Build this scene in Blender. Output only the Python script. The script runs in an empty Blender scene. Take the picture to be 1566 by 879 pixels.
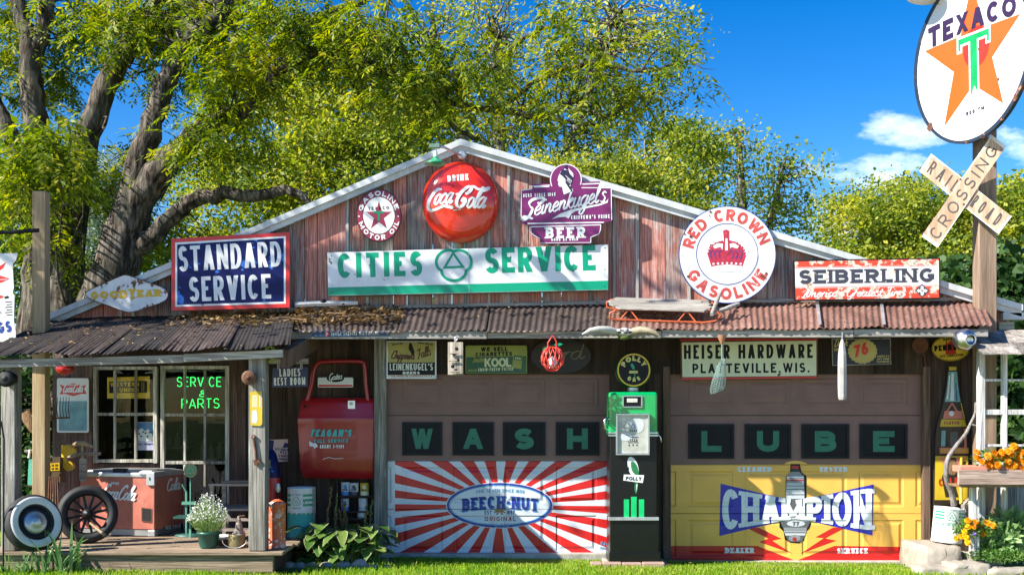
import bpy, math, random
import numpy as np
from mathutils import Vector, Matrix

SC = bpy.context.scene
COL = SC.collection
R = math.radians

# ---------------------------------------------------------------- camera
F, D, UC, VH, HZ = 1704.0, 12.0, 783.0, 628.0, 1.6
cam = bpy.data.cameras.new("camera")
cam.sensor_width = 36.0
cam.lens = F * 36.0 / 1566.0
cam.shift_y = (VH - 439.5) / 1566.0
cam.clip_end = 2000.0
camo = bpy.data.objects.new("camera", cam)
camo.location = (0, -D, HZ)
camo.rotation_euler = (R(90), 0, 0)
COL.objects.link(camo)
SC.camera = camo

# ---------------------------------------------------------------- light
SUN = Vector((1.16, 0.56, -1.0)).normalized()          # direction the light travels
elev = math.asin(-SUN.z)
sl = bpy.data.lights.new("sun", 'SUN')
sl.energy = 4.2
sl.angle = R(0.5)
sl.color = (1.0, 0.95, 0.86)
so = bpy.data.objects.new("sun", sl)
so.rotation_euler = SUN.to_track_quat('-Z', 'Y').to_euler()
so.location = (-20, -10, 20)
COL.objects.link(so)

world = bpy.data.worlds.new("World")
SC.world = world
world.use_nodes = True
wn, wl = world.node_tree.nodes, world.node_tree.links
bg = wn['Background']
sky = wn.new('ShaderNodeTexSky')
sky.sky_type = 'NISHITA'
sky.sun_disc = False
sky.sun_elevation = elev
sky.sun_rotation = math.atan2(-SUN.x, -SUN.y)
sky.air_density = 1.0
sky.dust_density = 0.3
sky.ozone_density = 2.5
hs = wn.new('ShaderNodeHueSaturation')
hs.inputs['Saturation'].default_value = 1.37
hs.inputs['Hue'].default_value = 0.508
hs.inputs['Value'].default_value = 0.60
gm = wn.new('ShaderNodeGamma'); gm.inputs['Gamma'].default_value = 1.22
wl.new(sky.outputs[0], gm.inputs['Color']); wl.new(gm.outputs[0], hs.inputs['Color'])
bg.inputs['Strength'].default_value = 0.085

def wmath(op, a, b=None, c=None):
    n = wn.new('ShaderNodeMath'); n.operation = op
    for i, x in enumerate((a, b, c)):
        if x is None: continue
        if isinstance(x, (int, float)): n.inputs[i].default_value = x
        else: wl.new(x, n.inputs[i])
    return n.outputs[0]

# fair-weather clouds: soft banks at fixed compass directions, broken up by noise
geo = wn.new('ShaderNodeTexCoord')
sep = wn.new('ShaderNodeSeparateXYZ'); wl.new(geo.outputs['Generated'], sep.inputs[0])
yy = wmath('MAXIMUM', sep.outputs['Y'], 0.02)
qx = wmath('DIVIDE', sep.outputs['X'], yy)
qz = wmath('DIVIDE', sep.outputs['Z'], yy)
cq = wn.new('ShaderNodeCombineXYZ'); wl.new(qx, cq.inputs[0]); wl.new(qz, cq.inputs[2])
nz = wn.new('ShaderNodeTexNoise'); nz.inputs['Scale'].default_value = 13.0
nz.inputs['Detail'].default_value = 9.0; nz.inputs['Roughness'].default_value = 0.62
mp = wn.new('ShaderNodeMapping'); mp.inputs['Scale'].default_value = (0.55, 1, 1.3)
wl.new(cq.outputs[0], mp.inputs[0]); wl.new(mp.outputs[0], nz.inputs['Vector'])
mask = None
for (u, v, ru, rv, amp) in ((1385, 195, 115, 42, 1.0), (1320, 268, 150, 50, .95), (1560, 215, 100, 60, .85), (170, 330, 120, 60, .8),
                       (20, 60, 90, 50, .5), (1290, 330, 300, 45, .7)):
    ax = wmath('MULTIPLY', wmath('SUBTRACT', qx, (u - UC) / F), F / ru)
    az = wmath('MULTIPLY', wmath('SUBTRACT', qz, (VH - v) / F), F / rv)
    d2 = wmath('ADD', wmath('MULTIPLY', ax, ax), wmath('MULTIPLY', az, az))
    m_ = wmath('MULTIPLY', wmath('MAXIMUM', wmath('SUBTRACT', 1.0, d2), 0.0), amp)
    mask = m_ if mask is None else wmath('MAXIMUM', mask, m_)
cl = wmath('SUBTRACT', wmath('ADD', wmath('MULTIPLY', nz.outputs['Fac'], 4.6), wmath('MULTIPLY', mask, 0.85)), 2.75)
cl = wmath('MULTIPLY', cl, 0.95)
clc = wn.new('ShaderNodeClamp'); wl.new(cl, clc.inputs[0]); clc.inputs['Max'].default_value = 0.7
clf = wmath('MULTIPLY', clc.outputs[0], wmath('MINIMUM', wmath('MULTIPLY', mask, 3.0), 1.0))
mx = wn.new('ShaderNodeMixRGB')
mx.inputs['Color2'].default_value = (8.0, 8.6, 9.4, 1)
wl.new(clf, mx.inputs['Fac']); wl.new(hs.outputs[0], mx.inputs['Color1'])
wl.new(mx.outputs[0], bg.inputs['Color'])

SC.view_settings.view_transform = 'Standard'
SC.view_settings.look = 'None'
SC.view_settings.gamma = 1.0
SC.view_settings.exposure = 1.5
SC.view_settings.use_curve_mapping = False
SC.render.engine = 'CYCLES'
SC.cycles.max_bounces = 6
SC.cycles.transparent_max_bounces = 12
SC.cycles.use_denoising = True

# ---------------------------------------------------------------- geometry helpers
LAY = 0.0012                     # one coat of paint / lettering layer, metres

def P(u, v, y=0.0):
    s = (y + D) / F
    return ((u - UC) * s, y, HZ + (VH - v) * s)

def X(u, y=0.0): return (u - UC) * (y + D) / F
def Z(v, y=0.0): return HZ + (VH - v) * (y + D) / F

def FP(y):                       # upright plane facing the road
    def pl(u, v, l=0.0):
        x, _, z = P(u, v, y)
        return (x, y - l * LAY, z)
    return pl

def TP(p0, n):                   # any turned plane
    n = Vector(n).normalized(); p0 = Vector(p0); o = Vector((0, -D, HZ))
    def pl(u, v, l=0.0):
        d = Vector(((u - UC) / F, 1.0, (VH - v) / F))
        t = (p0 - o).dot(n) / d.dot(n)
        return tuple(o + d * t + n * (l * LAY))
    return pl

def AP(fn):                      # a plane given by a function (x, y, l) -> world
    return fn

class MB:
    def __init__(s):
        s.v = []; s.f = []; s.m = []; s.sm = []; s.mats = []
    def mi(s, m):
        if m not in s.mats: s.mats.append(m)
        return s.mats.index(m)
    def face(s, pts, m, smooth=False):
        b = len(s.v); s.v.extend(tuple(p) for p in pts)
        s.f.append(tuple(range(b, b + len(pts)))); s.m.append(s.mi(m)); s.sm.append(smooth)
    def mesh(s, pts, faces, m, smooth=False):
        b = len(s.v); s.v.extend(tuple(p) for p in pts); k = s.mi(m)
        for f in faces:
            s.f.append(tuple(b + i for i in f)); s.m.append(k); s.sm.append(smooth)
    def box(s, x0, x1, y0, y1, z0, z1, m, rot=0, piv=None, tilt=None):
        if x0 > x1: x0, x1 = x1, x0
        if y0 > y1: y0, y1 = y1, y0
        if z0 > z1: z0, z1 = z1, z0
        p = [(x, y, z) for z in (z0, z1) for y in (y0, y1) for x in (x0, x1)]
        if rot:
            c, q = math.cos(rot), math.sin(rot)
            px, py = piv or ((x0 + x1) / 2, (y0 + y1) / 2)
            p = [(px + (x - px) * c - (y - py) * q, py + (x - px) * q + (y - py) * c, z) for x, y, z in p]
        if tilt:
            p = [tilt(*a) for a in p]
        s.mesh(p, [(0, 2, 3, 1), (4, 5, 7, 6), (0, 1, 5, 4), (2, 6, 7, 3), (0, 4, 6, 2), (1, 3, 7, 5)], m)
    def pbox(s, u0, v0, u1, v1, y, dep, m):
        s.box(X(u0, y), X(u1, y), y, y + dep, Z(v1, y), Z(v0, y), m)
    def tube(s, pts, rad, m, n=8, cap=True, smooth=True, ridge=0.0):
        pts = [Vector(p) for p in pts]
        if isinstance(rad, (int, float)): rad = [rad] * len(pts)
        t0 = (pts[1] - pts[0]).normalized()
        up = Vector((0, 0, 1)) if abs(t0.z) < .9 else Vector((1, 0, 0))
        a = t0.cross(up).normalized()
        vs = []
        for i, p in enumerate(pts):
            t = (pts[min(i + 1, len(pts) - 1)] - pts[max(i - 1, 0)])
            if t.length < 1e-9: t = t0
            t = t.normalized()
            a = (a - t * a.dot(t))
            if a.length < 1e-6: a = t.orthogonal()
            a = a.normalized(); b = t.cross(a)
            for k in range(n):
                g = 2 * math.pi * k / n
                q_ = 1 + ridge * (math.sin(k * 2.6 + i * .35) + .7 * math.sin(k * 5.3 - i * .5 + 1)) if ridge else 1
                vs.append(p + (a * math.cos(g) + b * math.sin(g)) * (rad[i] * q_))
        fs = []
        for i in range(len(pts) - 1):
            for k in range(n):
                k2 = (k + 1) % n
                fs.append((i * n + k, i * n + k2, (i + 1) * n + k2, (i + 1) * n + k))
        s.mesh(vs, fs, m, smooth)
        if cap:
            s.face([vs[k] for k in range(n)][::-1], m)
            s.face([vs[(len(pts) - 1) * n + k] for k in range(n)], m)
    def lathe(s, prof, c, m, n=20, axis='z', smooth=True, cap=True, sx=1, sy=1):
        # prof: (r, h) list; axis along which h runs
        c = Vector(c); vs = []
        if isinstance(axis, str):
            ax = {'z': Vector((0, 0, 1)), 'y': Vector((0, -1, 0)), 'x': Vector((1, 0, 0))}[axis]
        else: ax = Vector(axis).normalized()
        a = ax.orthogonal().normalized() if not isinstance(axis, str) else {'z': Vector((1, 0, 0)), 'y': Vector((1, 0, 0)), 'x': Vector((0, 1, 0))}[axis]
        b = ax.cross(a)
        for r, h in prof:
            for k in range(n):
                g = 2 * math.pi * k / n
                vs.append(c + ax * h + a * (math.cos(g) * r * sx) + b * (math.sin(g) * r * sy))
        fs = []
        for i in range(len(prof) - 1):
            for k in range(n):
                k2 = (k + 1) % n
                fs.append((i * n + k, i * n + k2, (i + 1) * n + k2, (i + 1) * n + k))
        s.mesh(vs, fs, m, smooth)
        if cap:
            s.face([vs[k] for k in range(n)][::-1], m)
            s.face([vs[(len(prof) - 1) * n + k] for k in range(n)], m)
    def ball(s, c, r, m, n=10, sx=1, sy=1, sz=1, jit=0, rng=None):
        vs = []; fs = []; k = n // 2
        for i in range(k + 1):
            th = math.pi * i / k
            for j in range(n):
                ph = 2 * math.pi * j / n
                q = 1 + (rng.uniform(-jit, jit) if jit and 0 < i < k else 0)
                vs.append((c[0] + r * sx * q * math.sin(th) * math.cos(ph), c[1] + r * sy * q * math.sin(th) * math.sin(ph), c[2] + r * sz * q * math.cos(th)))
        for i in range(k):
            for j in range(n):
                j2 = (j + 1) % n
                fs.append((i * n + j, (i + 1) * n + j, (i + 1) * n + j2, i * n + j2))
        s.mesh(vs, fs, m, True)
    def poly(s, pl, pts, m, l=0.0):
        s.face([pl(u, v, l) for u, v in pts], m)
    def plate(s, pl, pts, th, mf, ms=None):
        # px outline, front at layer 0, thickness th metres behind
        k = -th / LAY; n = len(pts)
        fr = [pl(u, v, 0) for u, v in pts]; bk = [pl(u, v, k) for u, v in pts]
        s.face(fr, mf); s.face(bk[::-1], ms or mf)
        for i in range(n):
            j = (i + 1) % n
            s.face([fr[i], bk[i], bk[j], fr[j]], ms or mf)
    def ribbon(s, pl, pts, w, m, l=0.0, closed=False, mit=2.2):
        if isinstance(w, (int, float)):
            pts = [p for i, p in enumerate(pts) if i == 0 or math.hypot(p[0] - pts[i - 1][0], p[1] - pts[i - 1][1]) > 1e-6]
            w = [w] * len(pts)
        n = len(pts)
        L = []; Rr = []
        for i in range(n):
            p = pts[i]
            a = pts[i - 1] if (i > 0 or closed) else None
            b = pts[(i + 1) % n] if (i < n - 1 or closed) else None
            def nrm(p, q):
                dx, dy = q[0] - p[0], q[1] - p[1]; h = math.hypot(dx, dy) or 1e-9
                return (-dy / h, dx / h)
            if a is None: nx, ny = nrm(p, b); k = 1
            elif b is None: nx, ny = nrm(a, p); k = 1
            else:
                n1 = nrm(a, p); n2 = nrm(p, b)
                nx, ny = n1[0] + n2[0], n1[1] + n2[1]; h = math.hypot(nx, ny)
                if h < 1e-6: nx, ny, k = n1[0], n1[1], 1
                else:
                    nx /= h; ny /= h
                    k = min(mit, 1 / max(.05, nx * n1[0] + ny * n1[1]))
            li = l + (.035 * i if n > 5 else 0)          # a long brush stroke may cross itself
            L.append(pl(p[0] + nx * w[i] * k / 2, p[1] + ny * w[i] * k / 2, li))
            Rr.append(pl(p[0] - nx * w[i] * k / 2, p[1] - ny * w[i] * k / 2, li))
        fs = []
        for i in range(n if closed else n - 1):
            j = (i + 1) % n
            fs.append((i, j, n + j, n + i))
        s.mesh(L + Rr, fs, m)
    def build(s, name, parent=None, org=None, bevel=0, seg=2):
        v = np.array(s.v, dtype=float).reshape(-1, 3)
        if parent is not None: o = ORG[parent.name]
        elif org is not None: o = tuple(org)
        else: o = ((v[:, 0].min() + v[:, 0].max()) / 2, (v[:, 1].min() + v[:, 1].max()) / 2, v[:, 2].min())
        me = bpy.data.meshes.new(name)
        me.from_pydata((v - np.array(o)).tolist(), [], s.f)
        for m in s.mats: me.materials.append(m)
        me.polygons.foreach_set('material_index', s.m)
        me.polygons.foreach_set('use_smooth', s.sm)
        me.update()
        ob = bpy.data.objects.new(name, me)
        COL.objects.link(ob)
        if parent is not None: ob.parent = parent
        else: ob.location = o
        ORG[ob.name] = tuple(o)
        if bevel:
            b = ob.modifiers.new('edge', 'BEVEL'); b.width = bevel; b.segments = seg
            b.limit_method = 'ANGLE'; b.angle_limit = R(40)
        return ob

ORG = {}

def tag(o, label=None, cat=None, group=None, kind=None):
    if label: o['label'] = label
    if cat: o['category'] = cat
    if group: o['group'] = group
    if kind: o['kind'] = kind
    return o

def thing(name, label, cat, loc, group=None):
    o = bpy.data.objects.new(name, None)
    o.empty_display_size = .2
    o.location = loc
    COL.objects.link(o)
    ORG[o.name] = tuple(loc)
    return tag(o, label, cat, group)

def copy_tree(o, parent=None, loc=None):
    c = o.copy(); COL.objects.link(c)
    if parent is not None: c.parent = parent
    if loc is not None: c.location = loc
    for ch in list(o.children): copy_tree(ch, c)
    return c

def quadmesh(name, V, mats, mid=None, parent=None, org=(0, 0, 0), smooth=False):
    V = np.asarray(V, dtype=np.float32); N, K, _ = V.shape
    o = np.array(ORG[parent.name] if parent is not None else org, dtype=np.float32)
    me = bpy.data.meshes.new(name)
    me.vertices.add(N * K); me.vertices.foreach_set('co', (V - o).ravel())
    me.loops.add(N * K); me.loops.foreach_set('vertex_index', np.arange(N * K, dtype=np.int32))
    me.polygons.add(N); me.polygons.foreach_set('loop_start', np.arange(0, N * K, K, dtype=np.int32))
    try: me.polygons.foreach_set('loop_total', np.full(N, K, dtype=np.int32))
    except Exception: pass
    for m in mats: me.materials.append(m)
    if mid is not None: me.polygons.foreach_set('material_index', np.asarray(mid, dtype=np.int32))
    me.update(calc_edges=True)
    ob = bpy.data.objects.new(name, me); COL.objects.link(ob)
    if parent is not None: ob.parent = parent
    else: ob.location = org
    ORG[ob.name] = tuple(o)
    return ob

def ell(cu, cv, a, b, n=40, a0=0, a1=360, closed=True):
    k = n if closed else n + 1
    return [(cu + a * math.cos(R(a0 + (a1 - a0) * i / n)), cv - b * math.sin(R(a0 + (a1 - a0) * i / n))) for i in range(k)]

def rrect(u0, v0, u1, v1, r, n=4):
    o = []
    for cx, cy, a in ((u1 - r, v0 + r, 0), (u0 + r, v0 + r, 90), (u0 + r, v1 - r, 180), (u1 - r, v1 - r, 270)):
        for i in range(n + 1):
            g = R(a + 90 * i / n); o.append((cx + r * math.cos(g), cy - r * math.sin(g)))
    return o

def cat(pts, sub=6, closed=False):          # Catmull-Rom through points
    n = len(pts); out = []
    rng_ = range(n if closed else n - 1)
    for i in rng_:
        p = [np.array(pts[(i + k) % n] if closed else pts[min(max(i + k, 0), n - 1)], float) for k in (-1, 0, 1, 2)]
        for j in range(sub):
            t = j / sub
            q = .5 * ((2 * p[1]) + (-p[0] + p[2]) * t + (2 * p[0] - 5 * p[1] + 4 * p[2] - p[3]) * t * t + (-p[0] + 3 * p[1] - 3 * p[2] + p[3]) * t ** 3)
            out.append(tuple(q))
    if not closed: out.append(tuple(pts[-1]))
    return out

def clip_rect(poly, u0, v0, u1, v1):
    def cl(pts, ins, inter):
        o = []
        for i in range(len(pts)):
            a, b = pts[i - 1], pts[i]
            if ins(b):
                if not ins(a): o.append(inter(a, b))
                o.append(b)
            elif ins(a): o.append(inter(a, b))
        return o
    def ix(c): return lambda a, b: (c, a[1] + (b[1] - a[1]) * (c - a[0]) / (b[0] - a[0]))
    def iy(c): return lambda a, b: (a[0] + (b[0] - a[0]) * (c - a[1]) / (b[1] - a[1]), c)
    for ins, it in ((lambda p: p[0] >= u0, ix(u0)), (lambda p: p[0] <= u1, ix(u1)), (lambda p: p[1] >= v0, iy(v0)), (lambda p: p[1] <= v1, iy(v1))):
        if poly: poly = cl(poly, ins, it)
    return poly

# ---------------------------------------------------------------- lettering
def _arc(cx, cy, rx, ry, a0, a1, n=10):
    return [(cx + rx * math.cos(R(a0 + (a1 - a0) * i / n)), cy + ry * math.sin(R(a0 + (a1 - a0) * i / n))) for i in range(n + 1)]
L_ = lambda *p: ('L', list(p)); D_ = lambda *a: ('D',) + a
_S = _arc(.5, .745, .46, .255, 25, 270, 12) + _arc(.5, .245, .5, .255, 90, -155, 12)[1:]
GL = {
 'A': (.95, [D_(0, 0, .5, 1), D_(1, 0, .5, 1), L_((.2, .3), (.8, .3))]),
 'B': (.85, [L_((0, 0), (0, 1)), ('L', [(0, 1), (.5, 1)] + _arc(.55, .76, .38, .24, 90, -90) + [(0, .52)]), ('L', [(0, .52), (.5, .52)] + _arc(.57, .26, .43, .26, 90, -90) + [(0, 0)])]),
 'C': (.9, [('L', _arc(.5, .5, .5, .5, 42, 318, 18))]),
 'D': (.92, [L_((0, 0), (0, 1)), ('L', [(0, 1), (.35, 1)] + _arc(.4, .5, .6, .5, 90, -90, 14) + [(0, 0)])]),
 'E': (.75, [L_((0, 0), (0, 1)), L_((0, 1), (1, 1)), L_((0, .52), (.85, .52)), L_((0, 0), (1, 0))]),
 'F': (.72, [L_((0, 0), (0, 1)), L_((0, 1), (1, 1)), L_((0, .5), (.85, .5))]),
 'G': (.95, [('L', _arc(.5, .5, .5, .5, 42, 320, 18)), L_((.55, .45), (.98, .45), (.98, .08))]),
 'H': (.92, [L_((0, 0), (0, 1)), L_((1, 0), (1, 1)), L_((0, .5), (1, .5))]),
 'I': (.0, [L_((.5, 0), (.5, 1))]),
 'J': (.6, [('L', [(1, 1), (1, .3)] + _arc(.5, .3, .5, .3, 0, -180))]),
 'K': (.9, [L_((0, 0), (0, 1)), D_(.08, .38, 1, 1), D_(.35, .58, 1, 0)]),
 'L': (.7, [L_((0, 0), (0, 1)), L_((0, 0), (1, 0))]),
 'M': (1.2, [L_((0, 0), (0, 1)), L_((1, 0), (1, 1)), D_(0, 1, .5, .1), D_(1, 1, .5, .1)]),
 'N': (.95, [L_((0, 0), (0, 1)), L_((1, 0), (1, 1)), D_(0, 1, 1, 0)]),
 'O': (1.0, [('C', _arc(.5, .5, .5, .5, 0, 360, 24)[:-1])]),
 'P': (.8, [L_((0, 0), (0, 1)), ('L', [(0, 1), (.5, 1)] + _arc(.55, .72, .45, .28, 90, -90) + [(0, .44)])]),
 'Q': (1.0, [('C', _arc(.5, .5, .5, .5, 0, 360, 24)[:-1]), D_(.55, .35, 1, 0)]),
 'R': (.85, [L_((0, 0), (0, 1)), ('L', [(0, 1), (.5, 1)] + _arc(.55, .73, .43, .27, 90, -90) + [(0, .46)]), D_(.45, .46, 1, 0)]),
 'S': (.8, [('L', _S)]),
 'T': (.85, [L_((0, 1), (1, 1)), L_((.5, 0), (.5, 1))]),
 'U': (.92, [('L', [(0, 1), (0, .35)] + _arc(.5, .35, .5, .35, 180, 360) + [(1, 1)])]),
 'V': (.95, [D_(0, 1, .5, 0), D_(1, 1, .5, 0)]),
 'W': (1.35, [D_(0, 1, .27, 0), D_(.5, 1, .27, 0), D_(.5, 1, .73, 0), D_(1, 1, .73, 0)]),
 'X': (.9, [D_(0, 0, 1, 1), D_(0, 1, 1, 0)]),
 'Y': (.9, [D_(0, 1, .5, .45), D_(1, 1, .5, .45), L_((.5, 0), (.5, .5))]),
 'Z': (.85, [L_((0, 1), (1, 1)), D_(0, 0, 1, 1), L_((0, 0), (1, 0))]),
 '0': (.8, [('C', _arc(.5, .5, .5, .5, 0, 360, 20)[:-1])]),
 '1': (.2, [L_((.5, 0), (.5, 1))]),
 '2': (.78, [('L', _arc(.5, .72, .48, .28, 160, -35, 10) + [(0, 0)]), L_((0, 0), (1, 0))]),
 '3': (.78, [('L', _arc(.48, .75, .42, .25, 150, -90, 10) + _arc(.5, .25, .5, .25, 90, -150, 10)[1:])]),
 '4': (.8, [L_((.75, 0), (.75, 1)), D_(0, .3, .75, 1), L_((0, .28), (1, .28))]),
 '5': (.78, [L_((.9, 1), (.1, 1), (.06, .55)), ('L', [(.06, .55)] + _arc(.48, .32, .5, .32, 120, -150, 10))]),
 '6': (.8, [('C', _arc(.5, .3, .48, .3, 0, 360, 16)[:-1]), ('L', [(.03, .35)] + _arc(.6, .45, .57, .55, 175, 70, 8))]),
 '7': (.75, [L_((0, 1), (1, 1)), D_(.25, 0, 1, 1)]),
 '8': (.8, [('C', _arc(.5, .75, .42, .25, 0, 360, 16)[:-1]), ('C', _arc(.5, .26, .5, .26, 0, 360, 16)[:-1])]),
 '9': (.8, [('C', _arc(.5, .7, .48, .3, 0, 360, 16)[:-1]), ('L', [(.97, .65)] + _arc(.4, .55, .57, .55, -5, -110, 8))]),
 '&': (.9, [('L', [(1, .02), (.25, .7)] + _arc(.45, .8, .22, .2, 190, -20, 8) + [(.2, .4)] + _arc(.4, .23, .38, .23, 150, 360, 10) + [(.95, .5)])]),
 '-': (.4, [L_((0, .48), (1, .48))]), '.': (.0, [L_((.5, 0), (.5, .12))]), ',': (.0, [L_((.6, .1), (.4, -.14))]),
 "'": (.0, [L_((.5, .75), (.5, 1))]), '*': (.0, [L_((.5, .42), (.5, .6))]), '!': (.0, [L_((.5, .3), (.5, 1)), L_((.5, 0), (.5, .12))]),
 ' ': (.45, []),
}

def glyph(mb, pl, ch, W, H, t, mat, l, xf, serif=0.0):
    _, st = GL[ch]
    th = t * .92
    iw, ih = max(W - t, 1e-6), H - th
    for k, s in enumerate(st):
        ll = l + .06 * k
        if s[0] in 'LC':
            pts = [(t / 2 + x * iw, th / 2 + y * ih) for x, y in s[1]]
            if s[0] == 'L':                       # run straight ends out to the letter's edge
                def ext(a, b):
                    dx, dy = a[0] - b[0], a[1] - b[1]; h = math.hypot(dx, dy) or 1
                    return (a[0] + dx / h * t / 2, a[1] + dy / h * t / 2) if (abs(dx) < 1e-6 or abs(dy) < 1e-6) else a
                e0, e1 = s[1][0], s[1][-1]
                p0 = ext(pts[0], pts[1]) if (e0[0] in (0, 1) or e0[1] in (0, 1)) else pts[0]
                p1 = ext(pts[-1], pts[-2]) if (e1[0] in (0, 1) or e1[1] in (0, 1)) else pts[-1]
                if serif and len(pts) == 2 and abs(pts[0][0] - pts[1][0]) < 1e-6:
                    for yv, yy_ in ((s[1][0][1], p0), (s[1][1][1], p1)):
                        if yv in (0, 1):
                            sy = serif * .5 if yv == 0 else H - serif * .5
                            mb.ribbon(pl, [xf(yy_[0] - t * .95, sy), xf(yy_[0] + t * .95, sy)], serif, mat, ll + .03)
                pts = [p0] + pts[1:-1] + [p1]
            mb.ribbon(pl, [xf(*p) for p in pts], t, mat, ll, closed=(s[0] == 'C'))
        else:
            _, x0, y0, x1, y1 = s
            h = (t * (.92 if ch in 'MNW' else 1.1)) if W > t * 1.5 else t
            jw = W - h
            ax, ay, bx, by = h / 2 + x0 * jw, y0 * H, h / 2 + x1 * jw, y1 * H
            mb.face([pl(*xf(ax - h / 2, ay), ll), pl(*xf(ax + h / 2, ay), ll), pl(*xf(bx + h / 2, by), ll), pl(*xf(bx - h / 2, by), ll)], mat)
            if serif:
                for ex, ey in ((ax, y0), (bx, y1)):
                    if ey in (0, 1) and not (ch in 'AN' and False):
                        sy = serif * .5 if ey == 0 else H - serif * .5
                        mb.ribbon(pl, [xf(ex - t * .8, sy), xf(ex + t * .8, sy)], serif, mat, ll + .03)

def _layout(s, total, H, t, sp):
    gap = sp * H
    rel = [GL[c][0] for c in s]
    fixed = gap * (len(s) - 1) + sum(t for c in s if GL[c][0] == 0)
    srel = sum(rel)
    k = (total - fixed) / srel if srel else 1
    x = 0; out = []
    for c, r in zip(s, rel):
        w = t if r == 0 else r * k
        out.append((c, x, w)); x += w + gap
    return out

def tl(mb, pl, s, a, b, H, t, mat, l=1, sp=.16, serif=0, slant=0, warp=None, upv=None):
    (ua, va), (ub, vb) = a, b
    tot = math.hypot(ub - ua, vb - va); ex, ey = (ub - ua) / tot, (vb - va) / tot
    nx, ny = upv or (ey, -ex)
    for i, (c, x, w) in enumerate(_layout(s, tot, H, t, sp)):
        def xf(px, py, x=x):
            px = x + px + py * slant
            q = (ua + ex * px + nx * py, va + ey * px + ny * py)
            return warp(*q) if warp else q
        glyph(mb, pl, c, w, H, t, mat, l, xf, serif)

def tarc(mb, pl, s, c, Rr, a0, a1, H, t, mat, l=1, sp=.16, ky=1.0, inward=False, serif=0):
    tot = abs(R(a1 - a0)) * (Rr + (H / 2 if not inward else -H / 2))
    for (ch, x, w) in _layout(s, tot, H, t, sp):
        g = R(a0 + (a1 - a0) * ((x + w / 2) / tot))
        cg, sg = math.cos(g), math.sin(g)
        def xf(px, py, w=w, cg=cg, sg=sg):
            q = px - w / 2
            if not inward:
                X_, Y_ = (Rr + py) * cg + q * sg, (Rr + py) * sg - q * cg
            else:
                X_, Y_ = (Rr - py) * cg - q * sg, (Rr - py) * sg + q * cg
            return (c[0] + X_, c[1] - Y_ * ky)
        glyph(mb, pl, ch, w, H, t, mat, l, xf, serif)

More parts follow.
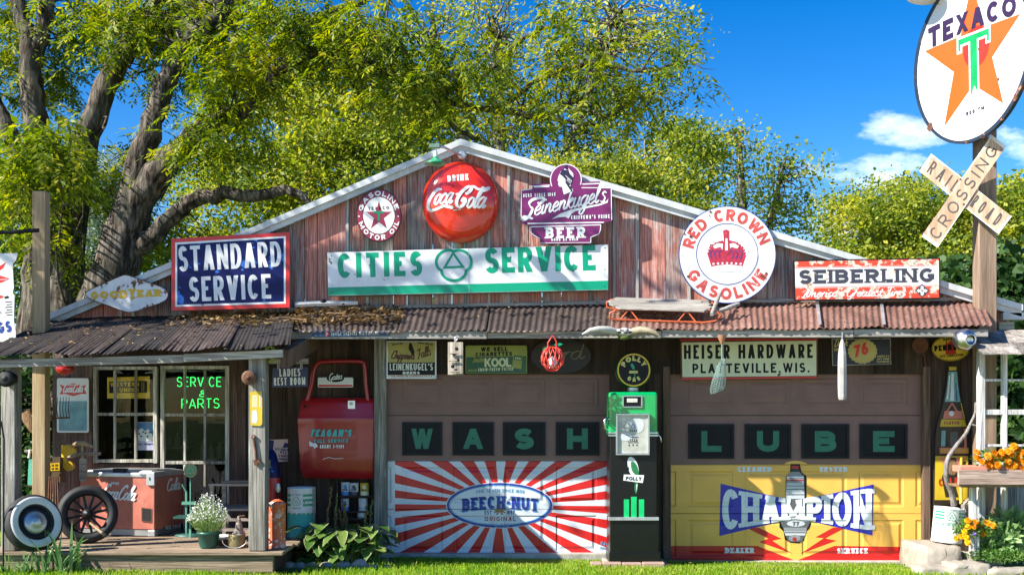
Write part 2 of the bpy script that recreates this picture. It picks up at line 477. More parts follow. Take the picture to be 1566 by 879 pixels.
# flowing brush script
LC = {
 'a': (1.0, [[(.75, .85), (.45, 1), (.1, .75), (.05, .3), (.3, 0), (.6, .25), (.76, .85)], [(.78, 1), (.7, .3), (.84, 0), (1.1, .25)]]),
 'c': (.78, [[(.66, .75), (.45, 1), (.1, .7), (.08, .25), (.35, 0), (.85, .3)]]),
 'd': (1.0, [[(.75, .85), (.45, 1), (.1, .75), (.05, .3), (.3, 0), (.6, .25), (.76, .85)], [(.85, 1.9), (.72, .3), (.86, 0), (1.1, .25)]]),
 'e': (.78, [[(.08, .4), (.5, .55), (.6, .85), (.38, 1), (.1, .65), (.12, .15), (.4, 0), (.85, .3)]]),
 'g': (.95, [[(.75, .85), (.45, 1), (.1, .75), (.05, .3), (.3, 0), (.6, .25), (.76, .85)], [(.78, 1), (.68, -.4), (.38, -.85), (.1, -.6), (.5, -.1), (1.0, .25)]]),
 'h': (.9, [[(.2, 1.95), (.05, 0)], [(.08, .5), (.35, .95), (.6, .85), (.58, .3), (.7, 0), (.95, .25)]]),
 'i': (.42, [[(.15, 1), (.08, .25), (.22, 0), (.5, .25)], [(.24, 1.4), (.28, 1.55)]]),
 'k': (.82, [[(.2, 1.95), (.05, 0)], [(.1, .45), (.5, 1), (.66, .8), (.2, .5), (.55, 0), (.88, .2)]]),
 'l': (.48, [[(.05, .4), (.45, 1.6), (.36, 1.95), (.18, 1.5), (.12, .3), (.28, 0), (.55, .25)]]),
 'm': (1.3, [[(.1, 1), (.05, 0)], [(.08, .5), (.3, .97), (.48, .85), (.45, 0)], [(.47, .5), (.75, .97), (.95, .85), (.92, .3), (1.05, 0), (1.35, .25)]]),
 'n': (.87, [[(.1, 1), (.05, 0)], [(.08, .5), (.35, .97), (.57, .85), (.55, .3), (.66, 0), (.95, .25)]]),
 'o': (.8, [[(.4, 1), (.1, .75), (.08, .25), (.35, 0), (.66, .3), (.66, .75), (.4, 1)], [(.6, .85), (.9, .85)]]),
 'p': (.85, [[(.18, 1.05), (.0, -.9)], [(.1, .6), (.4, 1), (.7, .75), (.65, .2), (.35, 0), (.1, .2)]]),
 'r': (.58, [[(.12, 1), (.06, 0)], [(.1, .6), (.35, .97), (.62, .85)]]),
 's': (.62, [[(.55, .8), (.35, 1), (.12, .8), (.5, .4), (.45, .05), (.2, 0), (.02, .15)]]),
 't': (.48, [[(.25, 1.6), (.12, .3), (.28, 0), (.55, .25)], [(-.05, 1.05), (.5, 1.05)]]),
 'u': (.88, [[(.1, 1), (.05, .3), (.25, 0), (.52, .3), (.65, 1)], [(.66, 1), (.6, .3), (.72, 0), (.95, .25)]]),
 'w': (1.1, [[(.05, 1), (.1, .2), (.3, 0), (.5, .9)], [(.5, 1), (.5, .2), (.75, 0), (1, .85), (1.15, 1)]]),
 'v': (.8, [[(.05, 1), (.3, 0), (.7, 1)]]),
 'C': (1.0, [[(.9, 1.55), (.8, 1.95), (.35, 1.75), (.02, .9), (.15, .15), (.55, -.02), (1.05, .4)]]),
 'F': (1.1, [[(.15, 1.6), (.3, 1.85), (1.2, 1.95)], [(.75, 1.85), (.55, .6), (.3, 0), (.02, .15)], [(.35, .95), (.85, 1.0)]]),
 'G': (1.1, [[(.95, 1.6), (.75, 1.95), (.3, 1.7), (.02, .9), (.15, .15), (.5, 0), (.85, .3), (.95, .8)], [(.95, .85), (.85, -.4), (.4, -.6)]]),
 'S': (.9, [[(.8, 1.6), (.6, 1.95), (.25, 1.7), (.65, .9), (.6, .15), (.2, 0), (0, .3)]]),
 'D': (1.1, [[(.35, 1.8), (.2, .1)], [(.0, 1.7), (.6, 1.95), (1.0, 1.3), (.8, .2), (.2, 0), (.0, .15)]]),
 'A': (1.1, [[(0, .1), (.25, 0), (.8, 1.95), (.75, .3), (.9, 0), (1.15, .25)], [(.25, .8), (.8, .8)]]),
 'T': (1.0, [[(.1, 1.6), (.3, 1.9), (1.1, 1.9)], [(.65, 1.85), (.5, .3), (.3, 0), (.05, .2)]]),
 "'": (.25, [[(.2, 1.9), (.12, 1.5)]]), ' ': (.5, []),
}
def brush(mb, pl, pts, wmin, wmax, mat, l, nib=-35, sub=5, smooth=True, taper=True):
    q = cat(pts, sub) if smooth and len(pts) > 2 else pts
    ws = []
    for i in range(len(q)):
        a = q[max(i - 1, 0)]; b = q[min(i + 1, len(q) - 1)]
        g = math.atan2(-(b[1] - a[1]), b[0] - a[0])
        ws.append(wmin + (wmax - wmin) * abs(math.sin(g - R(nib))))
    if taper and len(ws) > 3: ws[0] *= .5; ws[-1] *= .4
    mb.ribbon(pl, q, ws, mat, l, mit=1.15)

def script(mb, pl, s, a, b, xh, wmin, wmax, mat, l=1, slant=.35, gap=0.0):
    (ua, va), (ub, vb) = a, b
    tot = math.hypot(ub - ua, vb - va); ex, ey = (ub - ua) / tot, (vb - va) / tot
    adv = sum(LC[c][0] for c in s) + gap * (len(s) - 1)
    k = tot / adv; x = 0
    for i, c in enumerate(s):
        w, st = LC[c]
        for j, st_ in enumerate(st):
            pts = []
            for px, py in st_:
                qx_ = (x + px) * k + py * xh * slant; qy_ = py * xh
                pts.append((ua + ex * qx_ + ey * qy_, va + ey * qx_ - ex * qy_))
            brush(mb, pl, pts, wmin, wmax, mat, l + .05 * (i % 3) + .02 * j)
        x += w + gap

# ---------------------------------------------------------------- materials
def _nt(name):
    m = bpy.data.materials.new(name); m.use_nodes = True
    return m, m.node_tree.nodes, m.node_tree.links, m.node_tree.nodes['Principled BSDF']

def _noise(nd, lk, vec, scale, detail=5, rough=.55, st=(1, 1, 1)):
    mp_ = nd.new('ShaderNodeMapping'); mp_.inputs['Scale'].default_value = st
    lk.new(vec, mp_.inputs[0])
    n = nd.new('ShaderNodeTexNoise'); n.inputs['Scale'].default_value = scale
    n.inputs['Detail'].default_value = detail; n.inputs['Roughness'].default_value = rough
    lk.new(mp_.outputs[0], n.inputs['Vector'])
    return n.outputs['Fac']

def _ramp(nd, lk, fac, stops):
    r = nd.new('ShaderNodeValToRGB'); e = r.color_ramp.elements
    while len(e) < len(stops): e.new(.5)
    for k, (p, c) in enumerate(stops):
        e[k].position = p; e[k].color = (*c, 1) if len(c) == 3 else c
    lk.new(fac, r.inputs[0]); return r.outputs[0]

def _mix(nd, lk, f, a, b, mode='MIX'):
    n = nd.new('ShaderNodeMixRGB'); n.blend_type = mode
    for i, x in ((0, f), (1, a), (2, b)):
        if isinstance(x, (int, float)): n.inputs[i].default_value = x
        elif isinstance(x, tuple): n.inputs[i].default_value = (*x, 1) if len(x) == 3 else x
        else: lk.new(x, n.inputs[i])
    return n.outputs[0]

def _bump(nd, lk, bs, h, strength=.3, dist=.01, prev=None):
    b = nd.new('ShaderNodeBump'); b.inputs['Strength'].default_value = strength; b.inputs['Distance'].default_value = dist
    lk.new(h, b.inputs['Height'])
    if prev is not None: lk.new(prev, b.inputs['Normal'])
    if bs is not None: lk.new(b.outputs[0], bs.inputs['Normal'])
    return b.outputs[0]

def g3(c, k): return tuple(min(1, x * k) for x in c)

def paint(name, col, rough=.4, metal=0.0, var=.25, scale=5, chips=0.0, chipcol=(.10, .045, .02), chipscale=9, bump=.15, coat=0.0, spec=.5, streak=0.0):
    m, nd, lk, bs = _nt(name)
    tc = nd.new('ShaderNodeTexCoord'); v = tc.outputs['Object']
    n1 = _noise(nd, lk, v, scale, 6)
    c = _ramp(nd, lk, n1, [(.3, g3(col, 1 - var)), (.7, g3(col, 1 + var * .5))])
    if streak:
        n4 = _noise(nd, lk, v, 10, 4, .6, (1, 1, .06))
        c = _mix(nd, lk, _ramp(nd, lk, n4, [(.5, (0, 0, 0)), (.75, (streak,) * 3)]), c, g3(col, .45))
    r = None
    if chips:
        n2 = _noise(nd, lk, v, chipscale, 8, .65)
        th = .73 - chips * .3
        fm = _ramp(nd, lk, n2, [(th, (0, 0, 0)), (th + .025, (1, 1, 1))])
        n3 = _noise(nd, lk, v, 40, 4)
        cc = _ramp(nd, lk, n3, [(.3, g3(chipcol, .5)), (.7, g3(chipcol, 1.9))])
        c = _mix(nd, lk, fm, c, cc)
        rr = nd.new('ShaderNodeMapRange'); rr.inputs['To Min'].default_value = rough; rr.inputs['To Max'].default_value = .9
        lk.new(fm, rr.inputs[0]); lk.new(rr.outputs[0], bs.inputs['Roughness'])
    else: bs.inputs['Roughness'].default_value = rough
    lk.new(c, bs.inputs['Base Color'])
    bs.inputs['Metallic'].default_value = metal
    bs.inputs['Specular IOR Level'].default_value = spec
    bs.inputs['Coat Weight'].default_value = coat
    if bump: _bump(nd, lk, bs, _noise(nd, lk, v, 22, 5), bump, .004)
    return m

def wood(name, c1, c2, axis='z', peel=None, amt=.5, rough=.85, isl=.35, dark=.5):
    m, nd, lk, bs = _nt(name)
    tc = nd.new('ShaderNodeTexCoord'); v = tc.outputs['Object']
    ge = nd.new('ShaderNodeNewGeometry'); rp = ge.outputs['Random Per Island']
    off = nd.new('ShaderNodeVectorMath'); off.operation = 'ADD'
    cx = nd.new('ShaderNodeCombineXYZ')
    mm = nd.new('ShaderNodeMath'); mm.operation = 'MULTIPLY'; mm.inputs[1].default_value = 13.7; lk.new(rp, mm.inputs[0])
    for i in range(3): lk.new(mm.outputs[0], cx.inputs[i])
    lk.new(v, off.inputs[0]); lk.new(cx.outputs[0], off.inputs[1]); v = off.outputs[0]
    st = {'z': (1, 1, .07), 'x': (.07, 1, 1), 'y': (1, .07, 1)}[axis]
    st2 = {'z': (1, 1, .03), 'x': (.03, 1, 1), 'y': (1, .03, 1)}[axis]
    n1 = _noise(nd, lk, v, 16, 7, .6, st); n2 = _noise(nd, lk, v, 90, 4, .6, st2)
    c = _ramp(nd, lk, n1, [(.3, c1), (.68, c2)])
    if peel is not None:
        n3 = _noise(nd, lk, v, 7, 9, .75, {'z': (1, 1, .22), 'x': (.22, 1, 1), 'y': (1, .22, 1)}[axis])
        n3b = nd.new('ShaderNodeMath'); n3b.operation = 'ADD'; lk.new(n3, n3b.inputs[0])
        rr = nd.new('ShaderNodeMath'); rr.operation = 'MULTIPLY_ADD'; lk.new(rp, rr.inputs[0]); rr.inputs[1].default_value = .22; rr.inputs[2].default_value = -.11
        lk.new(rr.outputs[0], n3b.inputs[1])
        a = 1 - amt
        fm = _ramp(nd, lk, n3b.outputs[0], [(a - .07, (0, 0, 0)), (a + .08, (1, 1, 1))])
        pc = _mix(nd, lk, _noise(nd, lk, v, 30, 5, .6, st), g3(peel, .55), g3(peel, 1.35))
        c = _mix(nd, lk, fm, c, pc)
    c = _mix(nd, lk, _ramp(nd, lk, n2, [(.42, (dark,) * 3), (.55, (0, 0, 0))]), c, (.02, .015, .012))
    iv = nd.new('ShaderNodeMapRange'); iv.inputs['To Min'].default_value = 1 - isl; iv.inputs['To Max'].default_value = 1 + isl
    lk.new(rp, iv.inputs[0])
    hv = nd.new('ShaderNodeHueSaturation'); lk.new(iv.outputs[0], hv.inputs['Value']); lk.new(c, hv.inputs['Color'])
    lk.new(hv.outputs[0], bs.inputs['Base Color'])
    bs.inputs['Roughness'].default_value = rough
    bs.inputs['Specular IOR Level'].default_value = .25
    b1 = _bump(nd, lk, None, n1, .4, .01)
    _bump(nd, lk, bs, n2, .45, .004, b1)
    return m

def leafmat(name, cols, trans=.4, scale=1.2, rough=.5):
    m, nd, lk, bs = _nt(name)
    ge = nd.new('ShaderNodeNewGeometry'); tc = nd.new('ShaderNodeTexCoord')
    n = _noise(nd, lk, tc.outputs['Object'], scale, 3)
    a = nd.new('ShaderNodeMath'); a.operation = 'MULTIPLY_ADD'; lk.new(n, a.inputs[0]); a.inputs[1].default_value = 1.1; a.inputs[2].default_value = -.3
    b = nd.new('ShaderNodeMath'); b.operation = 'MULTIPLY_ADD'; lk.new(ge.outputs['Random Per Island'], b.inputs[0]); b.inputs[1].default_value = .6; lk.new(a.outputs[0], b.inputs[2])
    st = [(i / (len(cols) - 1), c) for i, c in enumerate(cols)]
    c = _ramp(nd, lk, b.outputs[0], st)
    lk.new(c, bs.inputs['Base Color']); bs.inputs['Roughness'].default_value = rough
    bs.inputs['Specular IOR Level'].default_value = .3
    tr = nd.new('ShaderNodeBsdfTranslucent')
    hv = nd.new('ShaderNodeHueSaturation'); hv.inputs['Value'].default_value = 1.5; hv.inputs['Saturation'].default_value = 1.1
    lk.new(c, hv.inputs['Color']); lk.new(hv.outputs[0], tr.inputs[0])
    mx_ = nd.new('ShaderNodeMixShader'); mx_.inputs[0].default_value = trans
    lk.new(bs.outputs[0], mx_.inputs[1]); lk.new(tr.outputs[0], mx_.inputs[2])
    lk.new(mx_.outputs[0], nd['Material Output'].inputs[0])
    return m

def glassmat(name, tint=(.93, .95, .95), ior=1.3):
    m, nd, lk, bs = _nt(name)
    nd.remove(bs)
    tr = nd.new('ShaderNodeBsdfTransparent'); tr.inputs[0].default_value = (*tint, 1)
    gl = nd.new('ShaderNodeBsdfGlossy'); gl.inputs['Roughness'].default_value = .03
    lw = nd.new('ShaderNodeLayerWeight'); lw.inputs[0].default_value = .5
    pw = nd.new('ShaderNodeMath'); pw.operation = 'POWER'; pw.inputs[1].default_value = 4.0; lk.new(lw.outputs['Facing'], pw.inputs[0])
    fr = nd.new('ShaderNodeMath'); fr.operation = 'MULTIPLY_ADD'; fr.inputs[1].default_value = .6; fr.inputs[2].default_value = .035; lk.new(pw.outputs[0], fr.inputs[0])
    tc = nd.new('ShaderNodeTexCoord')
    b = nd.new('ShaderNodeBump'); b.inputs['Strength'].default_value = .08; b.inputs['Distance'].default_value = .02
    lk.new(_noise(nd, lk, tc.outputs['Object'], 3, 2), b.inputs['Height']); lk.new(b.outputs[0], gl.inputs['Normal'])
    mx_ = nd.new('ShaderNodeMixShader')
    lk.new(fr.outputs[0], mx_.inputs[0]); lk.new(tr.outputs[0], mx_.inputs[1]); lk.new(gl.outputs[0], mx_.inputs[2])
    lk.new(mx_.outputs[0], nd['Material Output'].inputs[0])
    return m

def emit(name, col, s):
    m, nd, lk, bs = _nt(name)
    bs.inputs['Base Color'].default_value = (*g3(col, .2), 1)
    bs.inputs['Emission Color'].default_value = (*col, 1); bs.inputs['Emission Strength'].default_value = s
    return m

WHITE = (.74, .74, .72)
m_white = paint("white_enamel", WHITE, .32, var=.1, chips=.24, chipscale=9, bump=.05)
m_whitew = paint("worn_white_enamel", (.72, .72, .70), .4, var=.15, chips=.3, chipscale=8)
m_wpaint = paint("white_lettering", (.74, .76, .74), .4, var=.1, bump=0)
m_red = paint("red_enamel", (.62, .025, .02), .3, var=.12, chips=.03, bump=.04)
m_navy = paint("navy_enamel", (.008, .010, .085), .35, var=.1, chips=.46, chipcol=(.03, .12, .40), chipscale=5, bump=.05, spec=.2)
m_blue = paint("blue_paint", (.03, .05, .30), .35, var=.1)
m_black = paint("black_paint", (.010, .010, .011), .4, var=.2, bump=.05, spec=.2)
m_green = paint("green_enamel", (.0, .30, .17), .32, var=.12, chips=.03, bump=.04)
m_orange = paint("orange_enamel", (.64, .095, .007), .3, var=.08, chips=.04, bump=.03)
m_yellow = paint("yellow_enamel", (.72, .43, .02), .35, var=.15, chips=.15)
m_cream = paint("cream_enamel", (.62, .66, .42), .4, var=.1, chips=.08, chipscale=6)
m_maroon = paint("maroon_enamel", (.25, .025, .05), .35, var=.15)
m_purple = paint("purple_enamel", (.19, .018, .12), .35, var=.3, scale=3)
m_rust = paint("rusted_iron", (.13, .05, .025), .85, var=.5, scale=14, bump=.5)
m_steel = paint("galvanised_steel", (.55, .56, .57), .4, metal=.7, var=.25, scale=9)
m_chrome = paint("chrome", (.62, .63, .65), .28, metal=1.0, var=.1, bump=.03)
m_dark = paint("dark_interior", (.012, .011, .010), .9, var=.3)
m_rubber = paint("tyre_rubber", (.018, .018, .019), .7, var=.4, scale=12, bump=.4)
m_glass = glassmat("window_glass")
m_concrete = paint("concrete", (.40, .37, .32), .9, var=.35, scale=7, bump=.5)
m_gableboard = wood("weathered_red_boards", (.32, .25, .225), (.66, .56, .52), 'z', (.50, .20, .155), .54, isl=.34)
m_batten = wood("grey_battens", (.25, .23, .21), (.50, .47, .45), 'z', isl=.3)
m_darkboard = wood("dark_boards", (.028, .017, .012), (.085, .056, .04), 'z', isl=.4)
m_greywood = wood("grey_weathered_wood", (.24, .22, .19), (.48, .45, .40), 'x', isl=.2)
m_postwood = wood("peeling_post_wood", (.14, .125, .105), (.42, .39, .34), 'z', (.58, .57, .54), .42, isl=.1)
m_pole = wood("new_post_wood", (.30, .20, .11), (.48, .36, .21), 'z', isl=.05, dark=.25)
m_browntrim = wood("brown_trim_wood", (.10, .06, .04), (.25, .16, .11), 'z', isl=.2)
m_fascia = paint("white_fascia_paint", (.54, .56, .56), .5, var=.2, scale=4, streak=.4)
m_deck = wood("porch_deck_boards", (.20, .14, .09), (.42, .32, .22), 'x', isl=.2)
m_doorbrown = paint("brown_door_paint", (.235, .135, .115), .6, var=.12, bump=.1, spec=.3)
m_winframe = wood("old_window_frame_wood", (.22, .19, .15), (.40, .36, .28), 'z', (.6, .58, .5), .55, isl=.15)

# ================================================================ SETTING
rng = random.Random(7)
nrg = np.random.default_rng(11)

def sstep(a, b, x):
    t = np.clip((x - a) / (b - a), 0, 1); return t * t * (3 - 2 * t)
def gz(x, y):
    return 0.012 - 0.013 * np.clip(x, -6, 6) + 0.03 * sstep(-1.5, -3.0, x) * 1.0

def make_ground():
    mb = MB()
    m, nd, lk, bs = _nt("lawn_soil")
    tc = nd.new('ShaderNodeTexCoord'); v = tc.outputs['Object']
    c = _ramp(nd, lk, _noise(nd, lk, v, 2.5, 7, .6), [(.3, (.05, .085, .012)), (.7, (.13, .22, .025))])
    c = _mix(nd, lk, _ramp(nd, lk, _noise(nd, lk, v, 9, 5), [(.6, (0, 0, 0)), (.72, (.7, .7, .7))]), c, (.12, .085, .045))
    lk.new(c, bs.inputs['Base Color']); bs.inputs['Roughness'].default_value = 1
    _bump(nd, lk, bs, _noise(nd, lk, v, 60, 4), .8, .03)
    xs = sorted(set([-400, -150, -60, -25] + [i * .5 for i in range(-24, 25)] + [25, 60, 150, 400]))
    ys = sorted(set([-150, -60, -25, -14] + [i * .5 for i in range(-20, 5)] + [5, 10, 20, 50, 120, 400]))
    vs = [(x, y, float(gz(x, y)) + (rng.uniform(-.006, .006) if abs(x) < 20 else 0)) for y in ys for x in xs]
    n = len(xs)
    fs = [(j * n + i, j * n + i + 1, (j + 1) * n + i + 1, (j + 1) * n + i) for j in range(len(ys) - 1) for i in range(n - 1)]
    mb.mesh(vs, fs, m, True)
    o = mb.build("ground", org=(0, 0, 0)); tag(o, kind="structure")
make_ground()
mb = MB()
m_bounce = paint("pale_bounce_gravel", (.46, .42, .35), .95, var=.25, scale=6, bump=.6)  # unseen gravel added in front to bounce warm light under the awning
xs_ = [-150, -40, -20, -12, -6, 0, 6, 12, 20, 40, 150]; ys_ = [-20, -14, -10, -7, -4.2]
mb.mesh([(x, y + (0 if y < -5 else .25 * math.sin(x)), float(gz(x, y)) + .012) for y in ys_ for x in xs_], [(j * 11 + i, j * 11 + i + 1, (j + 1) * 11 + i + 1, (j + 1) * 11 + i) for j in range(4) for i in range(10)], m_bounce, True)
tag(mb.build("added_bounce_gravel", org=(0, 0, 0)), kind="structure")

def make_grass():
    m = leafmat("grass_blades", [(.045, .12, .008), (.13, .29, .012), (.22, .38, .02), (.36, .44, .05), (.42, .38, .12)], .45, 1.1, .5)
    def field(n, x0, x1, y0, y1, h):
        x = nrg.uniform(x0, x1, n); y = nrg.uniform(y0, y1, n)
        keep = ~((x < -2.0) & (x > -4.9) & (y > -1.66)) & ~((x > -2.2) & (x < -1.25) & (y > -.62)) & ~((x > .95) & (x < 1.6) & (y > -.55)) & ~((x > 4.2) & (y > -.85)) & ~((x > -1.4) & (y > -.05))
        x, y = x[keep], y[keep]; n = len(x)
        z = gz(x, y) - .005
        a = nrg.uniform(0, 2 * np.pi, n); hh = h * nrg.uniform(.45, 1.25, n) * (.42 + .58 * sstep(-.25, -1.0, y)); w = nrg.uniform(.004, .008, n)
        lean = nrg.uniform(.1, .7, n) * hh; la = nrg.uniform(0, 2 * np.pi, n)
        dx, dy = np.cos(a) * w, np.sin(a) * w
        V = np.zeros((n, 4, 3))
        V[:, 0] = np.stack([x - dx, y - dy, z], 1); V[:, 1] = np.stack([x + dx, y + dy, z], 1)
        lx, ly = np.cos(la) * lean, np.sin(la) * lean
        V[:, 2] = np.stack([x + lx + dx * .3, y + ly + dy * .3, z + hh], 1)
        V[:, 3] = np.stack([x + lx * .85 - dx * .3, y + ly * .85 - dy * .3, z + hh * .92], 1)
        return V
    V = np.concatenate([field(105000, -6.5, 6.5, -2.4, .0, .062), field(20000, -11, 11, -4.1, -2.4, .065), field(9000, -10, -4.7, -1.6, 2.5, .1), field(6000, 4.9, 10, -2.4, 1.5, .1)])
    tag(quadmesh("grass", V, [m]), kind="stuff")
make_grass()

# ================================================================ BUILDING
B = thing("station_building", "weathered red board garage with a low gable, tin awning and left porch", "garage", (0, 0, 0))

def vroof(u): return 218 + (705 - u) * .424 if u <= 705 else 218 + (u - 705) * .294
def zroof(x): return Z(vroof(x / (D / F) + UC))

def gable_wall():
    mb = MB(); x = X(84)
    xe = X(1540)
    while x < xe:
        w = rng.choice((.14, .2, .26, .3, .33)) * rng.uniform(.92, 1.08)
        x1 = min(x + w, xe)
        a, b = x + .004, x1 - .004
        y0 = rng.uniform(-.004, .004); zb = 2.52
        z0, z1 = zroof(a) - .05, zroof(b) - .05
        if a < X(705) < b:                              # the board under the peak
            zp = zroof(X(705)) - .05
            fr = [(a, zb), (b, zb), (b, z1), (X(705), zp), (a, z0)]
        else: fr = [(a, zb), (b, zb), (b, max(z1, zb + .02)), (a, max(z0, zb + .02))]
        n = len(fr)
        pts = [(p[0], y0, p[1]) for p in fr] + [(p[0], .03, p[1]) for p in fr]
        mb.mesh(pts, [tuple(range(n)), tuple(range(2 * n - 1, n - 1, -1))] + [(i, n + i, n + (i + 1) % n, (i + 1) % n) for i in range(n)], m_gableboard)
        if rng.random() < .5 and zroof(x1) - .06 > zb:
            zt = min(zroof(x1 - .015), zroof(x1 + .015)) - .055
            if zt > zb + .05: mb.box(x1 - .016, x1 + .016, -.022, -.006, zb, zt, m_batten)
        x = x1
    mb.build("gable_wall", B)
gable_wall()

def board_fill(mb, x0, x1, y, z0, z1, m, wmin=.12, wmax=.22, th=.03):
    x = x0
    while x < x1 - .005:
        xx = min(x + rng.uniform(wmin, wmax), x1)
        if x1 - xx < .05: xx = x1
        o = rng.uniform(-.004, .004)
        mb.box(x + .002, xx - .002, y + o, y + th, z0, z1, m)
        x = xx

# lower front walls, under the awning and behind the porch
mb = MB()
YW = .25
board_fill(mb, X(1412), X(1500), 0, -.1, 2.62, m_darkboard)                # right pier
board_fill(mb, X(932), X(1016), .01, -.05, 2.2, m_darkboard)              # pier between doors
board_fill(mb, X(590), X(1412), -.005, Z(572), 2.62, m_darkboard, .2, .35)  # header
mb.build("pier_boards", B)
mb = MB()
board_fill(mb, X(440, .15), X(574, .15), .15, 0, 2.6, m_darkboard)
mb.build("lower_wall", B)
mb = MB()
m_porchboard = wood("porch_wall_boards", (.07, .04, .03), (.17, .105, .085), 'z', (.26, .18, .15), .38)
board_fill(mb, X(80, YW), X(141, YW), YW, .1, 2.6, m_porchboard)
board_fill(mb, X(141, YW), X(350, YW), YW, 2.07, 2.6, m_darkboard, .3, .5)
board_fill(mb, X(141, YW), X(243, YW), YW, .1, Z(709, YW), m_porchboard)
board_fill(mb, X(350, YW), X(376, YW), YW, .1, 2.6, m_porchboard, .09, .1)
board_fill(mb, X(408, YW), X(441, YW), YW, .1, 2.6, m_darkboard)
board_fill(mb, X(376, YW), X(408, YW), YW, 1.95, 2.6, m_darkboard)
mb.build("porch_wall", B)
mb = MB()
for x0, x1, y0, y1 in ((X(80, YW), X(82, YW) + .05, .28, 5), (5.0, 5.05, .03, 5)):
    mb.box(x0, x1, y0, y1, -.1, 2.62, m_darkboard)
mb.box(X(80, YW), 5.05, 4.95, 5.0, -.1, 2.7, m_darkboard)
mb.build("side_wall", B)
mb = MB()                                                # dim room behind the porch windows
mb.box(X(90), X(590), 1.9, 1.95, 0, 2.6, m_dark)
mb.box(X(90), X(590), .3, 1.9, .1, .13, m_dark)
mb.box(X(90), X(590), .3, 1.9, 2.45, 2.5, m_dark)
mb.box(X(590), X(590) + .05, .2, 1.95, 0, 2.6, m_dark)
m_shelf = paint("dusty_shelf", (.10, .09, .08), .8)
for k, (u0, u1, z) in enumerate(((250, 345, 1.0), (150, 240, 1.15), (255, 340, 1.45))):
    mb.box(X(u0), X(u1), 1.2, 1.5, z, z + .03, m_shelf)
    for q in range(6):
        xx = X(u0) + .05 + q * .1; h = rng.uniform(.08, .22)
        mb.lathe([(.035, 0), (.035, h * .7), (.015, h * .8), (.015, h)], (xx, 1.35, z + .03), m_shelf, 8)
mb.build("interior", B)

# roof and fascia
def roof():
    m_roof = paint("roof_shingle", (.10, .095, .09), .9, var=.4, bump=.4)
    for nm, (u0, u1) in (("roof", (62, 705)), ("roof", (705, 1556))):
        mb = MB()
        xa, xb = X(u0), X(u1); za, zb = Z(vroof(u0)) + .015, Z(vroof(u1)) + .015
        pts = [(xa, -.09, za - .02), (xb, -.09, zb - .02), (xb, 5.2, zb - .02), (xa, 5.2, za - .02)]
        mb.mesh(pts + [(p[0], p[1], p[2] - .03) for p in pts], [(0, 1, 2, 3), (7, 6, 5, 4), (0, 4, 5, 1), (1, 5, 6, 2), (2, 6, 7, 3), (3, 7, 4, 0)], m_roof)
        mb.build(nm, B)
        mb = MB()                                        # two-step white rake board
        for (o0, o1, y0, y1) in ((0.012, -.075, -.135, -.10), (-.055, -.135, -.10, -.06)):
            q = [(xa, za + o0 - .02), (xb, zb + o0 - .02), (xb, zb + o1), (xa, za + o1)]
            pts = [(p[0], y0, p[1]) for p in q] + [(p[0], y1, p[1]) for p in q]
            mb.mesh(pts, [(0, 3, 2, 1), (4, 5, 6, 7), (0, 1, 5, 4), (1, 2, 6, 5), (2, 3, 7, 6), (3, 0, 4, 7)], m_fascia)
        q = [(xa, za - .05), (xb, zb - .05), (xb, zb - .09), (xa, za - .09)]
        pts = [(p[0], -.062, p[1]) for p in q] + [(p[0], .02, p[1]) for p in q]
        mb.mesh(pts, [(0, 3, 2, 1), (4, 5, 6, 7), (0, 1, 5, 4), (1, 2, 6, 5), (2, 3, 7, 6), (3, 0, 4, 7)], m_fascia)
        mb.build("fascia_board", B)
roof()
mb = MB()                                                # gutter end and eave return at the right
mb.box(X(1528), X(1566), -.10, 5.1, Z(490), Z(478), m_fascia)
mb.box(X(1526), X(1550), -.03, 5.0, Z(505), Z(492), m_greywood)
mb.build("gutter", B, bevel=.01)

# corrugated tin
def rustmat(name, c1, c2, c3, dirt):
    m, nd, lk, bs = _nt(name)
    tc = nd.new('ShaderNodeTexCoord'); v = tc.outputs['Object']
    ge = nd.new('ShaderNodeNewGeometry')
    n1 = _noise(nd, lk, v, 4, 7, .65, (1, .35, 1)); n2 = _noise(nd, lk, v, 35, 5)
    c = _ramp(nd, lk, n1, [(.28, c1), (.5, c2), (.72, c3)])
    c = _mix(nd, lk, _ramp(nd, lk, n2, [(.45, (0, 0, 0)), (.62, (dirt,) * 3)]), c, (.07, .045, .035))
    iv = nd.new('ShaderNodeMapRange'); iv.inputs['To Min'].default_value = .8; iv.inputs['To Max'].default_value = 1.25
    lk.new(ge.outputs['Random Per Island'], iv.inputs[0])
    hv = nd.new('ShaderNodeHueSaturation'); lk.new(iv.outputs[0], hv.inputs['Value']); lk.new(c, hv.inputs['Color'])
    lk.new(hv.outputs[0], bs.inputs['Base Color']); bs.inputs['Roughness'].default_value = .75
    bs.inputs['Metallic'].default_value = .15
    _bump(nd, lk, bs, n2, .3, .003)
    return m
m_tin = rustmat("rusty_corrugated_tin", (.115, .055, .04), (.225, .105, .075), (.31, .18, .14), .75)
m_tindark = rustmat("grimy_shade_toned_tin", (.02, .014, .012), (.045, .030, .025), (.10, .07, .06), .85)  # left awning sheets: debris, some tar, and shade put into the colour

